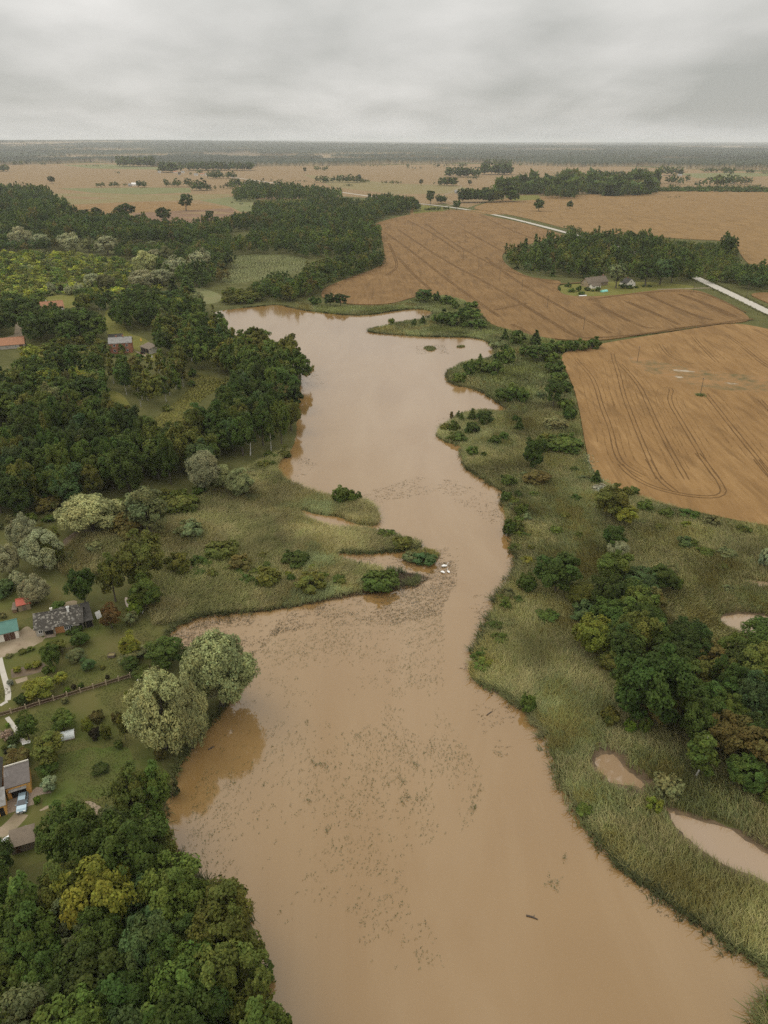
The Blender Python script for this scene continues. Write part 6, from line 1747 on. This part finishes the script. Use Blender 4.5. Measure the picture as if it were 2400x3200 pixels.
MB().box(L_ * 0.41, -0.06, 0.05, L_ * 0.60, 0.03, 2.15).build('front_panel', MAT['brick_wall'], e)
for x in (0.645, 0.73): window(e, L_ * x, 0.75, 1.05, 1.25)
MB().box(L_ * 0.93, -0.05, 0.1, L_ * 0.995, 0.04, 1.9).build('gate_shade', MAT['dark'], e)  # dark panel on the solid wall paints the shade in the gateway
chimney(ro, L_ * 0.36, 3.5, 4.1, 5.4, 0.5); chimney(ro, L_ * 0.72, 2.6, 4.1, 5.6, 0.5, 'white')
mb = MB(); mb.box(L_ * 0.34, 6.22, 0, L_ * 0.86, 8.6, 2.0); mb.build('rear_wing', MAT['boards'], e)
MB().slab((L_ * 0.32, 5.9, 2.75), (L_ * 0.88, 5.9, 2.75), (L_ * 0.88, 9.0, 2.05), (L_ * 0.32, 9.0, 2.05), 0.1).build('wing_roof', MAT['slate'], ro)
e, ro, L_ = house('carport', 'dark lean to carport at the end of the mossy house', 'shed', P(270, 1963), P(293, 1957), 7.0, 2.1, 0.9, 'boards', 'dark_roof', 'mono', 0.25)
MB().box(0.15, -0.04, 0.1, L_ - 0.15, 0.05, 1.9).build('opening_shade', MAT['dark'], e)  # carport interior shade painted as a dark panel across the front
# the yellow garage and the house wing beside it
e, ro, L_ = house('yellow_garage', 'ochre yellow garage with flat dark felt roof and open door', 'garage', P(27, 2499), P(101, 2476), 5.0, 2.75, 0.35, 'orange_wall', 'felt', 'mono', 0.18)
MB().box(L_ * 0.17, -0.03, 0.02, L_ * 0.80, 0.04, 2.0).build('doorway_shade', MAT['dark'], e)  # dark panel paints the shade behind the open door
MB().slab((L_ * 0.10, -0.55, 2.02), (L_ * 0.84, -0.55, 2.02), (L_ * 0.84, -0.002, 2.22), (L_ * 0.10, -0.002, 2.22), 0.06).build('canopy', MAT['grey_roof'], e)
MB().box(-0.1, 5.18, 2.95, L_ + 0.15, 5.35, 3.55).build('parapet', MAT['white_wall'], e)
MB().box(L_ * 0.9, -0.12, 2.3, L_ * 0.9 + 0.14, -0.002, 2.45).build('lamp', MAT['steel'], e)
mb = MB(); mb.tube([(0.5, 2, 3.2), (0.5, 2, 5.0)], 0.03, 6)
for k in range(7): mb.tube([(0.5 - 0.55 + 0.03 * k, 1.4 + 0.2 * k, 4.5 + 0.05 * k), (0.5 + 0.55 - 0.03 * k, 1.4 + 0.2 * k, 4.5 + 0.05 * k)], 0.015, 4)
mb.build('aerial', MAT['steel'], ro)
e, ro, L_ = house('yellow_house_wing', 'low yellow wing with a grey roof at the left edge', 'house', P(-60, 2572), P(24, 2545), 3.2, 2.5, 0.9, 'orange_wall', 'grey_roof', 'mono', 0.25)
window(e, L_ * 0.5, 1.0, 1.1, 1.1)
door(e, L_ - 0.7, 0.8, 2.0, 'dark')
e, ro, L_ = house('dark_roofed_house', 'tall house with a dark mossy roof beside the yellow garage', 'house', P(-120, 2540), P(12, 2502), 8.0, 3.2, 3.6, 'orange_wall', 'dark_roof', 'y', 0.3)
window(e, 3.0, 1.0, 1.2, 1.2)
# grey plank shed roof below the drive
e, ro, L_ = house('plank_shed', 'collapsing plank shed with grey weathered roof by the drive', 'shed', P(38, 2672), P(112, 2650), 3.2, 1.7, 0.5, 'boards', 'boards', 'mono', 0.2)
door(e, 1.2, 0.8, 1.5, 'brown_wood')
# the farm in the wheat
e, ro, L_ = house('old_farm_house', 'old farm house with a sagging grey plank roof', 'house', P(1838, 898), P(1899, 890), 9.0, 3.0, 4.0, 'pale_boards', 'boards', 'x', 0.5)
for x in (5.5, 9.0, 12.5): window(e, L_ * x / 16, 1.0, 1.1, 1.2)
window(e, 4.5, 3.6, 0.9, 0.9, side=1)
chimney(ro, L_ * 0.93, 4.9, 6.4, 8.0, 0.8, 'brick')
e, ro, L_ = house('white_annex', 'small white porch house in front of the old farm house', 'house', P(1850, 902), P(1877, 899.5), 3.6, 2.4, 1.6, 'white_wall', 'boards', 'x', 0.4)
window(e, 2.0, 0.9, 1.0, 1.0); door(e, L_ - 1.6, 0.9, 1.9, 'brown_wood')
e, ro, L_ = house('white_gabled_house', 'white house turning its pointed gable to the wheat', 'house', P(1957, 897), P(1985, 894.5), 9.0, 2.6, 3.7, 'white_wall', 'dark_roof', 'y', 0.15)
for x in (0.36, 0.64): window(e, L_ * x, 0.8, 1.0, 1.2)
window(e, L_ * 0.5, 3.5, 0.8, 1.1, frame='dark')
chimney(ro, L_ / 2, 5.0, 6.0, 7.2, 0.6, 'brick')
# far hamlet
for x, y, w, wl, rf, lb in ((417, 580, 14, 'white', 'white', 'white building of the far left farm'), (405, 583, 8, 'grey_wall', 'grey_roof', 'grey shed of the far left farm'), (498, 541, 9, 'white_wall', 'grey_roof', 'pale house at the left end of the far hamlet'), (530, 519, 9, 'white_wall', 'white', 'white house high among the hamlet trees'), (548, 541, 12, 'white_wall', 'orange_tile', 'orange roofed house in the far hamlet'),
                           (571, 541, 9, 'white_wall', 'grey_roof', 'grey roofed house in the far hamlet'), (612, 549, 12, 'white_wall', 'grey_roof', 'long pale house right of the far hamlet'), (632, 548, 12, 'white_wall', 'orange_tile', 'orange roofed house right of the far hamlet'), (645, 549, 8, 'white_wall', 'grey_roof', 'last pale house right of the far hamlet'), (560, 547, 7, 'grey_wall', 'dark_roof', 'dark shed below the far hamlet'),
                           (2004, 537, 9, 'white_wall', 'grey_roof', 'white house behind the far right wood'), (2065, 550, 10, 'white_wall', 'orange_tile', 'pale farm house among the far right trees'), (2125, 551, 12, 'white_wall', 'grey_roof', 'grey roofed farm at the far right'), (2293, 574, 10, 'grey_wall', 'orange_tile', 'small house by the scrub strip at far right'), (1425, 605, 8, 'grey_wall', 'grey_roof', 'grey house hidden at the road farm'), (75, 514, 12, 'white_wall', 'grey_roof', 'pale roof at the far left forest edge'), (1730, 515, 9, 'white_wall', 'grey_roof', 'tiny white house at the far forest edge')):
    a = P(x - w / 2, y); b = P(x + w / 2, y)
    e, ro, L_ = house('far_house', lb, 'house', a, b, 9, 3.6, 3.6, wl, rf, 'x', 0.4, 'houses of the far farms')
    window(e, L_ * 0.3, 1.0, 1.6, 1.6); window(e, L_ * 0.7, 1.0, 1.6, 1.6)


# polytunnels
def polytunnel(label, a, b, rad, mat, name='polytunnel', base=True):
    loc, rz, L_ = frame_of(a, b)
    e = empty(name, loc, rz, label, 'greenhouse')
    mb = MB(); n = 12
    ring = [(-rad * math.cos(math.pi * k / n), rad * 1.05 * math.sin(math.pi * k / n)) for k in range(n + 1)]
    mb.add([(x, p[0], p[1]) for x in (0, L_) for p in ring], [(k, k + 1, k + n + 2, k + n + 1) for k in range(n)])
    mb.build('cover', MAT[mat], e, True)
    for x, nm in ((0.02, 'end_wall'), (L_ - 0.02, 'end_wall')):
        m2 = MB(); m2.add([(x, p[0] * 0.985, p[1] * 0.985) for p in ring], [tuple(range(n + 1))]); m2.build(nm, MAT['grey_wall' if mat == 'tunnel' else mat], e)
    for k in range(4):
        x = L_ * k / 3
        MB().tube([(x, p[0] * 1.005, p[1] * 1.005) for p in ring], 0.025, 5).build('hoop', MAT['white'], e)
    if base:
        MB().box(-0.1, -rad - 0.14, 0, L_ + 0.1, -rad - 0.02, 0.2).build('base_board', MAT['boards'], e)
    return e


polytunnel('silver arched polytunnel between two fruit trees on the lawn', P(192, 2306), P(234, 2296), 1.2, 'tunnel')
polytunnel('turquoise polytunnel in the farm garden by the wheat', P(1879, 913), P(1896, 911), 1.5, 'turquoise')
polytunnel('low white film tunnel at the corner of the farm garden', P(1809, 926), P(1832, 924.5), 0.7, 'white', 'cold_frame')


# the fence along the lawn
FP = [P(x, y)[:2] for x, y in [(-40, 2252), (0, 2240), (36, 2230), (82, 2217), (125, 2203), (169, 2190), (211, 2178), (252, 2165), (293, 2153), (333, 2141), (372, 2129), (408, 2118), (440, 2105), (470, 2094)]]
fe = empty('wooden_fence', (FP[0][0], FP[0][1], 0), 0, 'brown board fence with pale posts crossing the garden', 'fence')
for i, p in enumerate(FP):
    p = p - FP[0]
    MB().box(p[0] - 0.10, p[1] - 0.10, 0, p[0] + 0.10, p[1] + 0.10, 1.5).build('post', MAT['post'], fe)
    if i + 1 < len(FP):
        q = FP[i + 1] - FP[0]
        mb = MB(); d = q - p; l = np.linalg.norm(d); d /= l; nn = np.array((-d[1], d[0]))
        n = int(l / 0.16)
        for k in range(n):
            c = p + d * (l * (k + 0.5) / n) + nn * 0.05
            a = c - d * 0.066; b = c + d * 0.066; h = 1.12 + r0.uniform(-0.04, 0.04)
            t2 = nn * 0.012
            mb.add([(*(a - t2), 0.06), (*(b - t2), 0.06), (*(b + t2), 0.06), (*(a + t2), 0.06), (*(a - t2), h), (*(b - t2), h), (*(b + t2), h), (*(a + t2), h)], [(3, 2, 1, 0), (4, 5, 6, 7), (0, 1, 5, 4), (1, 2, 6, 5), (2, 3, 7, 6), (3, 0, 4, 7)])
        mb.build('board_panel', MAT['fence_wood'], fe)
        for z in (0.3, 1.02):
            MB().tube([(*(p + nn * -0.03), z), (*(q + nn * -0.03), z)], 0.04, 4).build('rail', MAT['post'], fe)


# cars
def car(label, pos, head, mat, estate=True):
    """pos is the middle, head the heading of the bonnet"""
    e = empty('parked_car', (pos[0], pos[1], 0), head, label, 'car')
    w = 0.86
    side = [(-2.2, 0.35), (-2.25, 0.75), (-2.15, 0.95), (-1.0, 0.97), (0.75, 0.95), (1.6, 0.82), (2.15, 0.68), (2.25, 0.45), (2.15, 0.28), (-2.1, 0.28)]
    v, f = [], []
    cols = ((-w, 0.94), (-w * 0.97, 1.0), (w * 0.97, 1.0), (w, 0.94))
    n = len(side)
    for y, k in cols:
        for x, z in side:
            zz = z if abs(y) < w else (z if z < 0.8 else z - 0.06)
            v.append((x * (0.985 if abs(y) == w else 1), y, zz))
    for c in range(3):
        for i in range(n):
            f.append((c * n + i, c * n + (i + 1) % n, (c + 1) * n + (i + 1) % n, (c + 1) * n + i))
    f += [tuple(range(n)), tuple(range(4 * n - 1, 3 * n - 1, -1))]
    mb = MB(); mb.add(v, f)
    # roof and pillars
    rf = [(-1.75 if estate else -0.95, 1.44), (-0.9, 1.49), (0.1, 1.47)]
    yb, yt = 0.80, 0.62
    rv = [(x, s * yt, z) for s in (-1, 1) for x, z in rf]
    mb.add(rv + [(x, s * yt * 0.99, z - 0.05) for s in (-1, 1) for x, z in rf], [(0, 1, 4, 3), (1, 2, 5, 4), (9, 10, 7, 6), (10, 11, 8, 7), (0, 3, 9, 6), (2, 8, 11, 5), (0, 6, 7, 1), (1, 7, 8, 2), (3, 4, 10, 9), (4, 5, 11, 10)])
    for s in (-1, 1):
        for a, b in (((0.1, yt, 1.46), (0.9, yb, 0.95)), ((rf[0][0], yt, 1.42), (-2.12, yb, 0.94)), ((-0.75, yt + .01, 1.45), (-0.72, yb, 0.95))):
            mb.tube([(a[0], a[1] * s, a[2]), (b[0], b[1] * s, b[2])], 0.045, 5)
    b_ = mb.build('body', MAT[mat], e)
    def pane(nm, q): 
        m2 = MB(); m2.add(q, [(0, 1, 2, 3)]); m2.build(nm, MAT['glass'], e)
    pane('windscreen', [(0.88, -yb + .04, 0.96), (0.88, yb - .04, 0.96), (0.12, yt - .02, 1.45), (0.12, -yt + .02, 1.45)])
    pane('rear_window', [(-2.1, -yb + .04, 0.95), (-2.1, yb - .04, 0.95), (rf[0][0] - .02, yt - .02, 1.41), (rf[0][0] - .02, -yt + .02, 1.41)])
    for s in (-1, 1):
        pane('side_window', [(0.84, s * yb, 0.95), (-0.7, s * yb, 0.95), (-0.74, s * (yt + .01), 1.43), (0.1, s * (yt + .01), 1.43)])
        pane('side_window', [(-0.76, s * yb, 0.95), (-2.05, s * yb, 0.94), (rf[0][0] - .04, s * (yt + .01), 1.40), (-0.8, s * (yt + .01), 1.43)])
        for x in (-1.35, 1.4):
            wh = MB().tube([(x, s * 0.66, 0.31), (x, s * 0.875, 0.31)], 0.31, 14).build('wheel', MAT['rubber'], e)
            MB().tube([(x, s * 0.876, 0.31), (x, s * 0.89, 0.31)], 0.19, 10).build('rim', MAT['rim'], wh)
        MB().box(2.02, s * 0.55 - 0.2, 0.56, 2.235, s * 0.55 + 0.2, 0.70).build('headlight', MAT['lamp_glass'], e)
        MB().box(-2.27, s * 0.68 - 0.1, 0.66, -2.2, s * 0.68 + 0.1, 0.9).build('tail_light', MAT['red_metal'], e)
        MB().box(0.62, s * 0.98 - 0.1, 0.92, 0.78, s * 0.98 + 0.1, 1.06).build('wing_mirror', MAT[mat], e)
    MB().box(2.25, -0.26, 0.38, 2.275, 0.26, 0.50).build('number_plate', MAT['white'], e)
    MB().box(2.17, -0.42, 0.52, 2.262, 0.42, 0.60).build('grille', MAT['dark'], e)


pa, pb = P(74, 2490), P(67, 2544)
car('blue grey estate car parked in front of the yellow garage', (P(70.5, 2517)[:2] + np.array((0.05, 0.1))), math.atan2(pb[1] - pa[1], pb[0] - pa[0]), 'car_blue')
pa, pb = P(80, 2603), P(26, 2633)
car('silver car standing beside the grey plank shed', P(52, 2621)[:2], math.atan2(pb[1] - pa[1], pb[0] - pa[0]), 'car_silver', False)
# little tractor at the open shed
e = empty('garden_tractor', P(445, 1106), -0.5, 'small dark tractor standing before the open shed', 'tractor')
mb = MB(); mb.box(-0.2, -0.35, 0.55, 1.3, 0.35, 1.15); mb.box(-0.9, -0.5, 0.6, -0.2, 0.5, 0.9); mb.tube([(1.0, 0.2, 1.15), (1.0, 0.2, 1.8)], 0.05, 6)
mb.build('body', MAT['dark'], e)
MB().box(-0.75, -0.25, 0.9, -0.3, 0.25, 1.0).box(-0.85, -0.25, 1.0, -0.75, 0.25, 1.4).build('seat', MAT['rubber'], e)
for x, r_, w_ in ((-0.55, 0.6, 0.3), (1.0, 0.38, 0.2)):
    for s in (-1, 1):
        wh = MB().tube([(x, s * 0.5, r_), (x, s * (0.5 + w_), r_)], r_, 14).build('wheel', MAT['rubber'], e)
        MB().tube([(x, s * (0.501 + w_), r_), (x, s * (0.52 + w_), r_)], r_ * 0.5, 10).build('rim', MAT['red_metal'], wh)
e = empty('white_barrel', P(475, 1118), 0, 'white barrel at the right end of the shed yard', 'barrel')
MB().tube([(0, 0, 0), (0, 0, 0.3), (0, 0, 0.8), (0, 0, 1.1)], [0.40, 0.46, 0.46, 0.40], 14).build('body', MAT['white'], e, True)
MB().tube([(0, 0, 1.1), (0, 0, 1.16)], 0.41, 14).build('lid', MAT['steel'], e)
e = empty('yellow_board', P(441.5, 1069), 0.1, 'small yellow board standing behind the open shed', 'board')
MB().box(-0.5, -0.04, 0.5, 0.5, 0.04, 2.2).build('panel', MAT['yellow'], e)
for x in (-0.4, 0.4): MB().box(x - 0.04, 0.042, 0, x + 0.04, 0.12, 2.0).build('leg', MAT['post'], e)

# power poles: one made, the others copied
def pole(label):
    e = empty('power_pole', (0, 0, 0), 0.4, label, 'power pole', 'power poles crossing the wheat fields')
    MB().tube([(0, 0, -0.3), (0, 0, 4.5), (0, 0, 9.2)], [0.15, 0.125, 0.095], 8).build('mast', MAT['bark'], e)
    MB().box(-0.6, -0.05, 8.7, 0.6, 0.05, 8.82).build('crossarm', MAT['bark'], e)
    for x in (-0.5, 0.5): MB().tube([(x, 0, 8.82), (x, 0, 9.02)], 0.05, 6).build('insulator', MAT['white'], e)
    return e


f2 = 1659 / 1200.0
spots = [(1600 + 1218 / F2, 900 + 703 / F2, 'power pole on a green tuft in the near wheat field'), (1600 + 811 / F2, 900 + 484 / F2, 'power pole in the wet grass of the near wheat field'), (1600 + 462 / F2, 900 + 277 / F2, 'power pole near the lower edge of the middle field'), (1600 + 228 / F2, 900 + 131 / F2, 'power pole in the middle field below the farm garden'),
         (1200 + 595 / f2, 400 + 708 / f2, 'power pole in the middle field left of the farm'), (1200 + 499 / f2, 400 + 663 / f2, 'third power pole from the far end of the middle field line'), (1200 + 408 / f2, 400 + 611 / f2, 'power pole left of the grove in the middle field'), (1200 + 342 / f2, 400 + 572 / f2, 'power pole in the upper half of the middle field'),
         (1200 + 275 / f2, 400 + 533 / f2, 'fourth power pole counted from the road'), (1200 + 211 / f2, 400 + 494 / f2, 'third power pole counted from the road'), (1200 + 163 / f2, 400 + 464 / f2, 'second power pole counted from the road'), (1200 + 122 / f2, 400 + 441 / f2, 'power pole nearest the road'),
         (1500 + 1228 / 1.8433, 680 + 432 / 1.8433, 'power pole at the farm lane beside the road'), (1500 + 1534 / 1.8433, 680 + 460 / 1.8433, 'power pole on the far side of the road')]
p0 = pole('power pole')
for i, (x, y, lb) in enumerate(spots):
    if i == 0: e = p0
    else:
        e = p0.copy(); COL.objects.link(e)
        for ch in p0.children:
            c = ch.copy(); COL.objects.link(c); c.parent = e
    e.location = P(x, y); e['label'] = lb
p = P(*spots[0][:2])
reeds('pole_tuft', p[:2] + rng.normal(0, 0.9, (90, 2)), 0.9 + 0.6, 0.10, 5, 'green weeds round the foot of a power pole', np.array([(0.20, 0.25, 0.09), (0.27, 0.31, 0.13)]), seed=71)

# swans by the islet
def lathe(spine, n=10):
    """rings (centre, half width, half height) along a spine"""
    mb = MB(); v = []
    for (x, y, z), w, h in spine:
        for k in range(n):
            a = 2 * math.pi * k / n
            v.append((x, y + math.cos(a) * w, z + math.sin(a) * h))
    m_ = len(spine)
    f = [(i * n + k, i * n + (k + 1) % n, (i + 1) * n + (k + 1) % n, (i + 1) * n + k) for i in range(m_ - 1) for k in range(n)]
    f += [tuple(range(n))[::-1], tuple((m_ - 1) * n + k for k in range(n))]
    mb.add(v, f); return mb


def swan(label, x, y, head, s):
    p = P(x, y)
    e = empty('swan', (p[0], p[1], 0.03), head, label, 'swan', 'swans beside the islet')
    e.scale = (s, s, s)
    body = lathe([((-0.72, 0, 0.22), 0.03, 0.03), ((-0.55, 0, 0.20), 0.16, 0.12), ((-0.2, 0, 0.17), 0.27, 0.22), ((0.15, 0, 0.16), 0.27, 0.22), ((0.42, 0, 0.18), 0.17, 0.17), ((0.55, 0, 0.28), 0.09, 0.09), ((0.62, 0, 0.48), 0.06, 0.05), ((0.64, 0, 0.68), 0.05, 0.05), ((0.70, 0, 0.80), 0.055, 0.055), ((0.80, 0, 0.82), 0.06, 0.06), ((0.88, 0, 0.80), 0.03, 0.03)])
    body.build('body', MAT['feather'], e, True)
    for sd_ in (-1, 1):
        w = lathe([((-0.68, sd_ * 0.10, 0.30), 0.02, 0.02), ((-0.3, sd_ * 0.20, 0.33), 0.09, 0.12), ((0.1, sd_ * 0.22, 0.30), 0.10, 0.13), ((0.35, sd_ * 0.17, 0.26), 0.03, 0.04)], 8)
        w.build('wing', MAT['feather'], e, True)
    lathe([((0.87, 0, 0.80), 0.03, 0.025), ((1.0, 0, 0.76), 0.012, 0.01)], 6).build('beak', MAT['beak'], e, True)


swan('white swan stretched out nearest the islet', 1280 + 905 / 8.295, 1650 + 1005 / 8.295, 0.25, 1.35)
swan('left of the two lower white swans beside the islet', 1280 + 865 / 8.295, 1650 + 1165 / 8.295, -0.6, 1.15)
swan('right of the two lower white swans beside the islet', 1280 + 1005 / 8.295, 1650 + 1150 / 8.295, 1.9, 1.0)

# drifting logs
def log(label, a, b, r_):
    a = np.r_[P(*a)[:2], 0.08]; b = np.r_[P(*b)[:2], 0.05]
    e = empty('floating_log', (a[0], a[1], 0), 0, label, 'log')
    d = b - a
    MB().tube([(0, 0, a[2]), tuple(d * 0.5 + np.array((0, 0.1, a[2] + 0.04))), (d[0], d[1], 0.08)], [r_, r_ * 0.9, r_ * 0.55], 8).build('stem', MAT['log'], e)
    q = d * 0.6
    MB().tube([(q[0], q[1], 0.08), (q[0] + 0.3, q[1] + 0.45, 0.25)], [r_ * 0.4, 0.02], 5).build('branch_stub', MAT['log'], e)


log('dark log drifting in the shaded orange water', (651, 2344), (670, 2334), 0.16)
log('forked branch drifting off the reed corner', (800 + 1495 / F2, 2000 + 490 / F2), (800 + 1530 / F2, 2000 + 466 / F2), 0.12)
log('dark snag with weed in the lower right water', (1400 + 405 / 1.659, 2600 + 435 / 1.659), (1400 + 465 / 1.659, 2600 + 455 / 1.659), 0.16)
log('thin stick floating beside the small reed point', (800 + 640 / F2, 1450 + 228 / F2), (800 + 730 / F2, 1450 + 230 / F2), 0.12)

# garden things
e = empty('swing_frame', P(215, 2050), 0.3, 'dark tripod swing frame between two fruit trees', 'swing')
for s in (-1.2, 1.2):
    for t_ in (-0.8, 0.8): MB().tube([(s, t_, 0), (s, 0, 2.3)], 0.05, 6).build('leg', MAT['log'], e)
MB().tube([(-1.3, 0, 2.3), (1.3, 0, 2.3)], 0.05, 6).build('crossbar', MAT['log'], e)
se = MB().box(-0.3, -0.12, 0.5, 0.3, 0.12, 0.54).build('seat', MAT['boards'], e)
MB().tube([(-0.27, 0, 0.54), (-0.27, 0, 2.3)], 0.012, 4).tube([(0.27, 0, 0.54), (0.27, 0, 2.3)], 0.012, 4).build('rope', MAT['post'], se)
e = empty('compost_box', P(349, 2052), 0.1, 'weathered board compost box alone on the upper lawn', 'compost box')
mb = MB()
for z in (0.05, 0.3, 0.55):
    mb.box(-0.8, -0.6, z, 0.8, -0.55, z + 0.2); mb.box(-0.8, 0.55, z, 0.8, 0.6, z + 0.2); mb.box(-0.8, -0.55, z, -0.75, 0.55, z + 0.2); mb.box(0.75, -0.55, z, 0.8, 0.55, z + 0.2)
mb.build('board_sides', MAT['boards'], e); MB().box(-0.74, -0.54, 0.02, 0.74, 0.54, 0.6).build('compost', MAT['field_olive'], e)
def bench(label, x, y, rz, l=1.6):
    e = empty('garden_bench', P(x, y), rz, label, 'bench')
    MB().box(-l / 2, -0.22, 0.42, l / 2, 0.22, 0.47).build('seat', MAT['white'], e)
    MB().box(-l / 2, 0.22, 0.5, l / 2, 0.26, 0.85).build('backrest', MAT['white'], e)
    for s in (-1, 1): MB().box(s * l * 0.42 - 0.03, -0.2, 0, s * l * 0.42 + 0.03, 0.24, 0.419).build('leg', MAT['white'], e)
bench('white garden bench by the flower bed near the garage', 84, 2327, 0.35)
bench('white bench under the yellow green bush by the marsh', 437, 1917, 0.1, 1.8)
e = empty('painted_board', P(311, 1932), 0.9, 'white painted board leaning beside the russet tree', 'board')
MB().slab((-0.7, 0, 0.02), (0.7, 0, 0.02), (0.7, 0.5, 1.9), (-0.7, 0.5, 1.9), 0.05).build('panel', MAT['white'], e)
MB().box(-0.5, 0.35, 0, -0.42, 0.6, 1.2).build('prop', MAT['post'], e)
e = empty('garden_lamp', P(434, 2144), 0, 'thin garden lamp with white globe beside the mower', 'lamp')
MB().tube([(0, 0, 0), (0, 0, 1.6)], 0.035, 6).build('post', MAT['log'], e)
lathe([((-0.16, 0, 1.75), 0.01, 0.01), ((-0.1, 0, 1.75), 0.13, 0.13), ((0, 0, 1.75), 0.16, 0.16), ((0.1, 0, 1.75), 0.13, 0.13), ((0.16, 0, 1.75), 0.01, 0.01)]).build('globe', MAT['white'], e, True)


# the person trimming the grass, bent over the tool
def person(x, y, rz):
    p = P(x, y)
    J = {'pelvis': (0, 0, 0.92), 'waist': (0.06, 0, 1.06), 'chest': (0.20, 0, 1.27), 'neck': (0.31, 0, 1.42), 'chin': (0.36, 0, 1.49), 'head': (0.40, 0, 1.60), 'crown': (0.40, 0, 1.70)}
    R_ = {'pelvis': 0.145, 'waist': 0.13, 'chest': 0.155, 'neck': 0.055, 'chin': 0.075, 'head': 0.095, 'crown': 0.07}
    E = [('pelvis', 'waist'), ('waist', 'chest'), ('chest', 'neck'), ('neck', 'chin'), ('chin', 'head'), ('head', 'crown')]
    for s, n in ((1, 'l'), (-1, 'r')):
        st = 0.18 * s
        for k, q, r_ in (('hip', (0.0, 0.10 * s, 0.88), 0.10), ('knee', (0.10 + st * 0.6, 0.13 * s, 0.48), 0.065), ('ankle', (-0.02 + st, 0.14 * s, 0.10), 0.045), ('toe', (0.16 + st, 0.15 * s, 0.035), 0.035),
                         ('shoulder', (0.24, 0.19 * s, 1.34), 0.07), ('elbow', (0.33, 0.28 * s, 1.08), 0.048), ('wrist', (0.56, 0.20 * s, 0.98), 0.032), ('palm', (0.64, 0.17 * s, 0.96), 0.036)):
            J[k + n] = q; R_[k + n] = r_
        E += [('pelvis', 'hip' + n), ('hip' + n, 'knee' + n), ('knee' + n, 'ankle' + n), ('ankle' + n, 'toe' + n), ('chest', 'shoulder' + n), ('shoulder' + n, 'elbow' + n), ('elbow' + n, 'wrist' + n), ('wrist' + n, 'palm' + n)]
        for f_, (dx, dy, dz) in enumerate(((0.07, 0.03, -0.02), (0.085, 0.01, -0.03), (0.08, -0.012, -0.035), (0.065, -0.03, -0.035), (0.02, -0.05, 0.02))):
            b = J['palm' + n]
            J[f'f{f_}{n}'] = (b[0] + dx * 0.6, b[1] + dy * s, b[2] + dz * 0.5); R_[f'f{f_}{n}'] = 0.010
            J[f't{f_}{n}'] = (b[0] + dx * 0.9, b[1] + dy * 1.1 * s, b[2] + dz * 1.6 - 0.02); R_[f't{f_}{n}'] = 0.008
            E += [('palm' + n, f'f{f_}{n}'), (f'f{f_}{n}', f't{f_}{n}')]
    ks = list(J)
    me = bpy.data.meshes.new('body'); me.from_pydata([J[k] for k in ks], [(ks.index(a), ks.index(b)) for a, b in E], [])
    o = link('person', me)
    o.location = (p[0], p[1], 0); o.rotation_euler = (0, 0, rz)
    md = o.modifiers.new('skin', 'SKIN'); o.modifiers.new('sub', 'SUBSURF').levels = 1
    for i, k in enumerate(ks):
        me.skin_vertices[0].data[i].radius = (R_[k], R_[k])
    me.skin_vertices[0].data[0].use_root = True
    m, t, b = new_mat('shirt_trousers_skin')
    c = t.nodes.new('ShaderNodeTexCoord'); sp = t.nodes.new('ShaderNodeSeparateXYZ'); t.links.new(c.outputs['Object'], sp.inputs[0])
    cc = ramp(t, sp.outputs[2], [(0.0, (0.02, 0.02, 0.02))])
    rp = t.nodes.new('ShaderNodeValToRGB'); rp.color_ramp.interpolation = 'CONSTANT'
    e_ = rp.color_ramp.elements; e_[0].color = (0.03, 0.025, 0.022, 1); e_[1].position = 0.47; e_[1].color = (0.62, 0.62, 0.60, 1)
    x_ = e_.new(0.725); x_.color = (0.45, 0.27, 0.19, 1); x2 = e_.new(0.81); x2.color = (0.62, 0.61, 0.58, 1)
    mu = M('MULTIPLY', sp.outputs[2], 0.5, t); t.links.new(mu, rp.inputs[0]); t.links.new(rp.outputs[0], b.inputs['Base Color']); b.inputs['Roughness'].default_value = 0.85
    me.materials.append(m)
    tag(o, 'person in white shirt and dark trousers bending over a grass trimmer', 'person')
    return p


rz = math.radians(200)
pp = person(437, 2172, rz)
e = empty('grass_trimmer', (pp[0], pp[1], 0), rz, 'orange grass trimmer held by the person on the lawn', 'trimmer')
MB().tube([(0.35, 0, 1.12), (0.64, 0, 0.93), (1.9, 0.05, 0.12)], 0.022, 6).build('shaft', MAT['steel'], e)
MB().box(0.1, -0.12, 1.05, 0.38, 0.12, 1.28).build('motor', MAT['orange'], e)
MB().tube([(1.55, 0.04, 0.36), (1.95, 0.05, 0.12)], [0.05, 0.09], 8).build('guard', MAT['orange'], e)
MB().tube([(0.62, -0.26, 0.99), (0.64, 0.0, 0.96), (0.62, 0.26, 0.99)], 0.015, 6).build('handlebar', MAT['dark'], e)

finish_labels()

# ------------------------------------------------------------------ haze: one closed box of thin air round the camera and the land
hz = MB().box(-52000, -1500, -1.0, 52000, 52000, 165.0).build('haze', None)
m = bpy.data.materials.new('haze'); m.use_nodes = True
t = m.node_tree; t.nodes.clear()
o_ = t.nodes.new('ShaderNodeOutputMaterial'); v_ = t.nodes.new('ShaderNodeVolumePrincipled')
v_.inputs['Color'].default_value = (0.93, 0.95, 0.96, 1)
v_.inputs['Density'].default_value = 0.000047
v_.inputs['Anisotropy'].default_value = 0.0
t.links.new(v_.outputs[0], o_.inputs['Volume'])
hz.data.materials.append(m)
hz['kind'] = 'stuff'
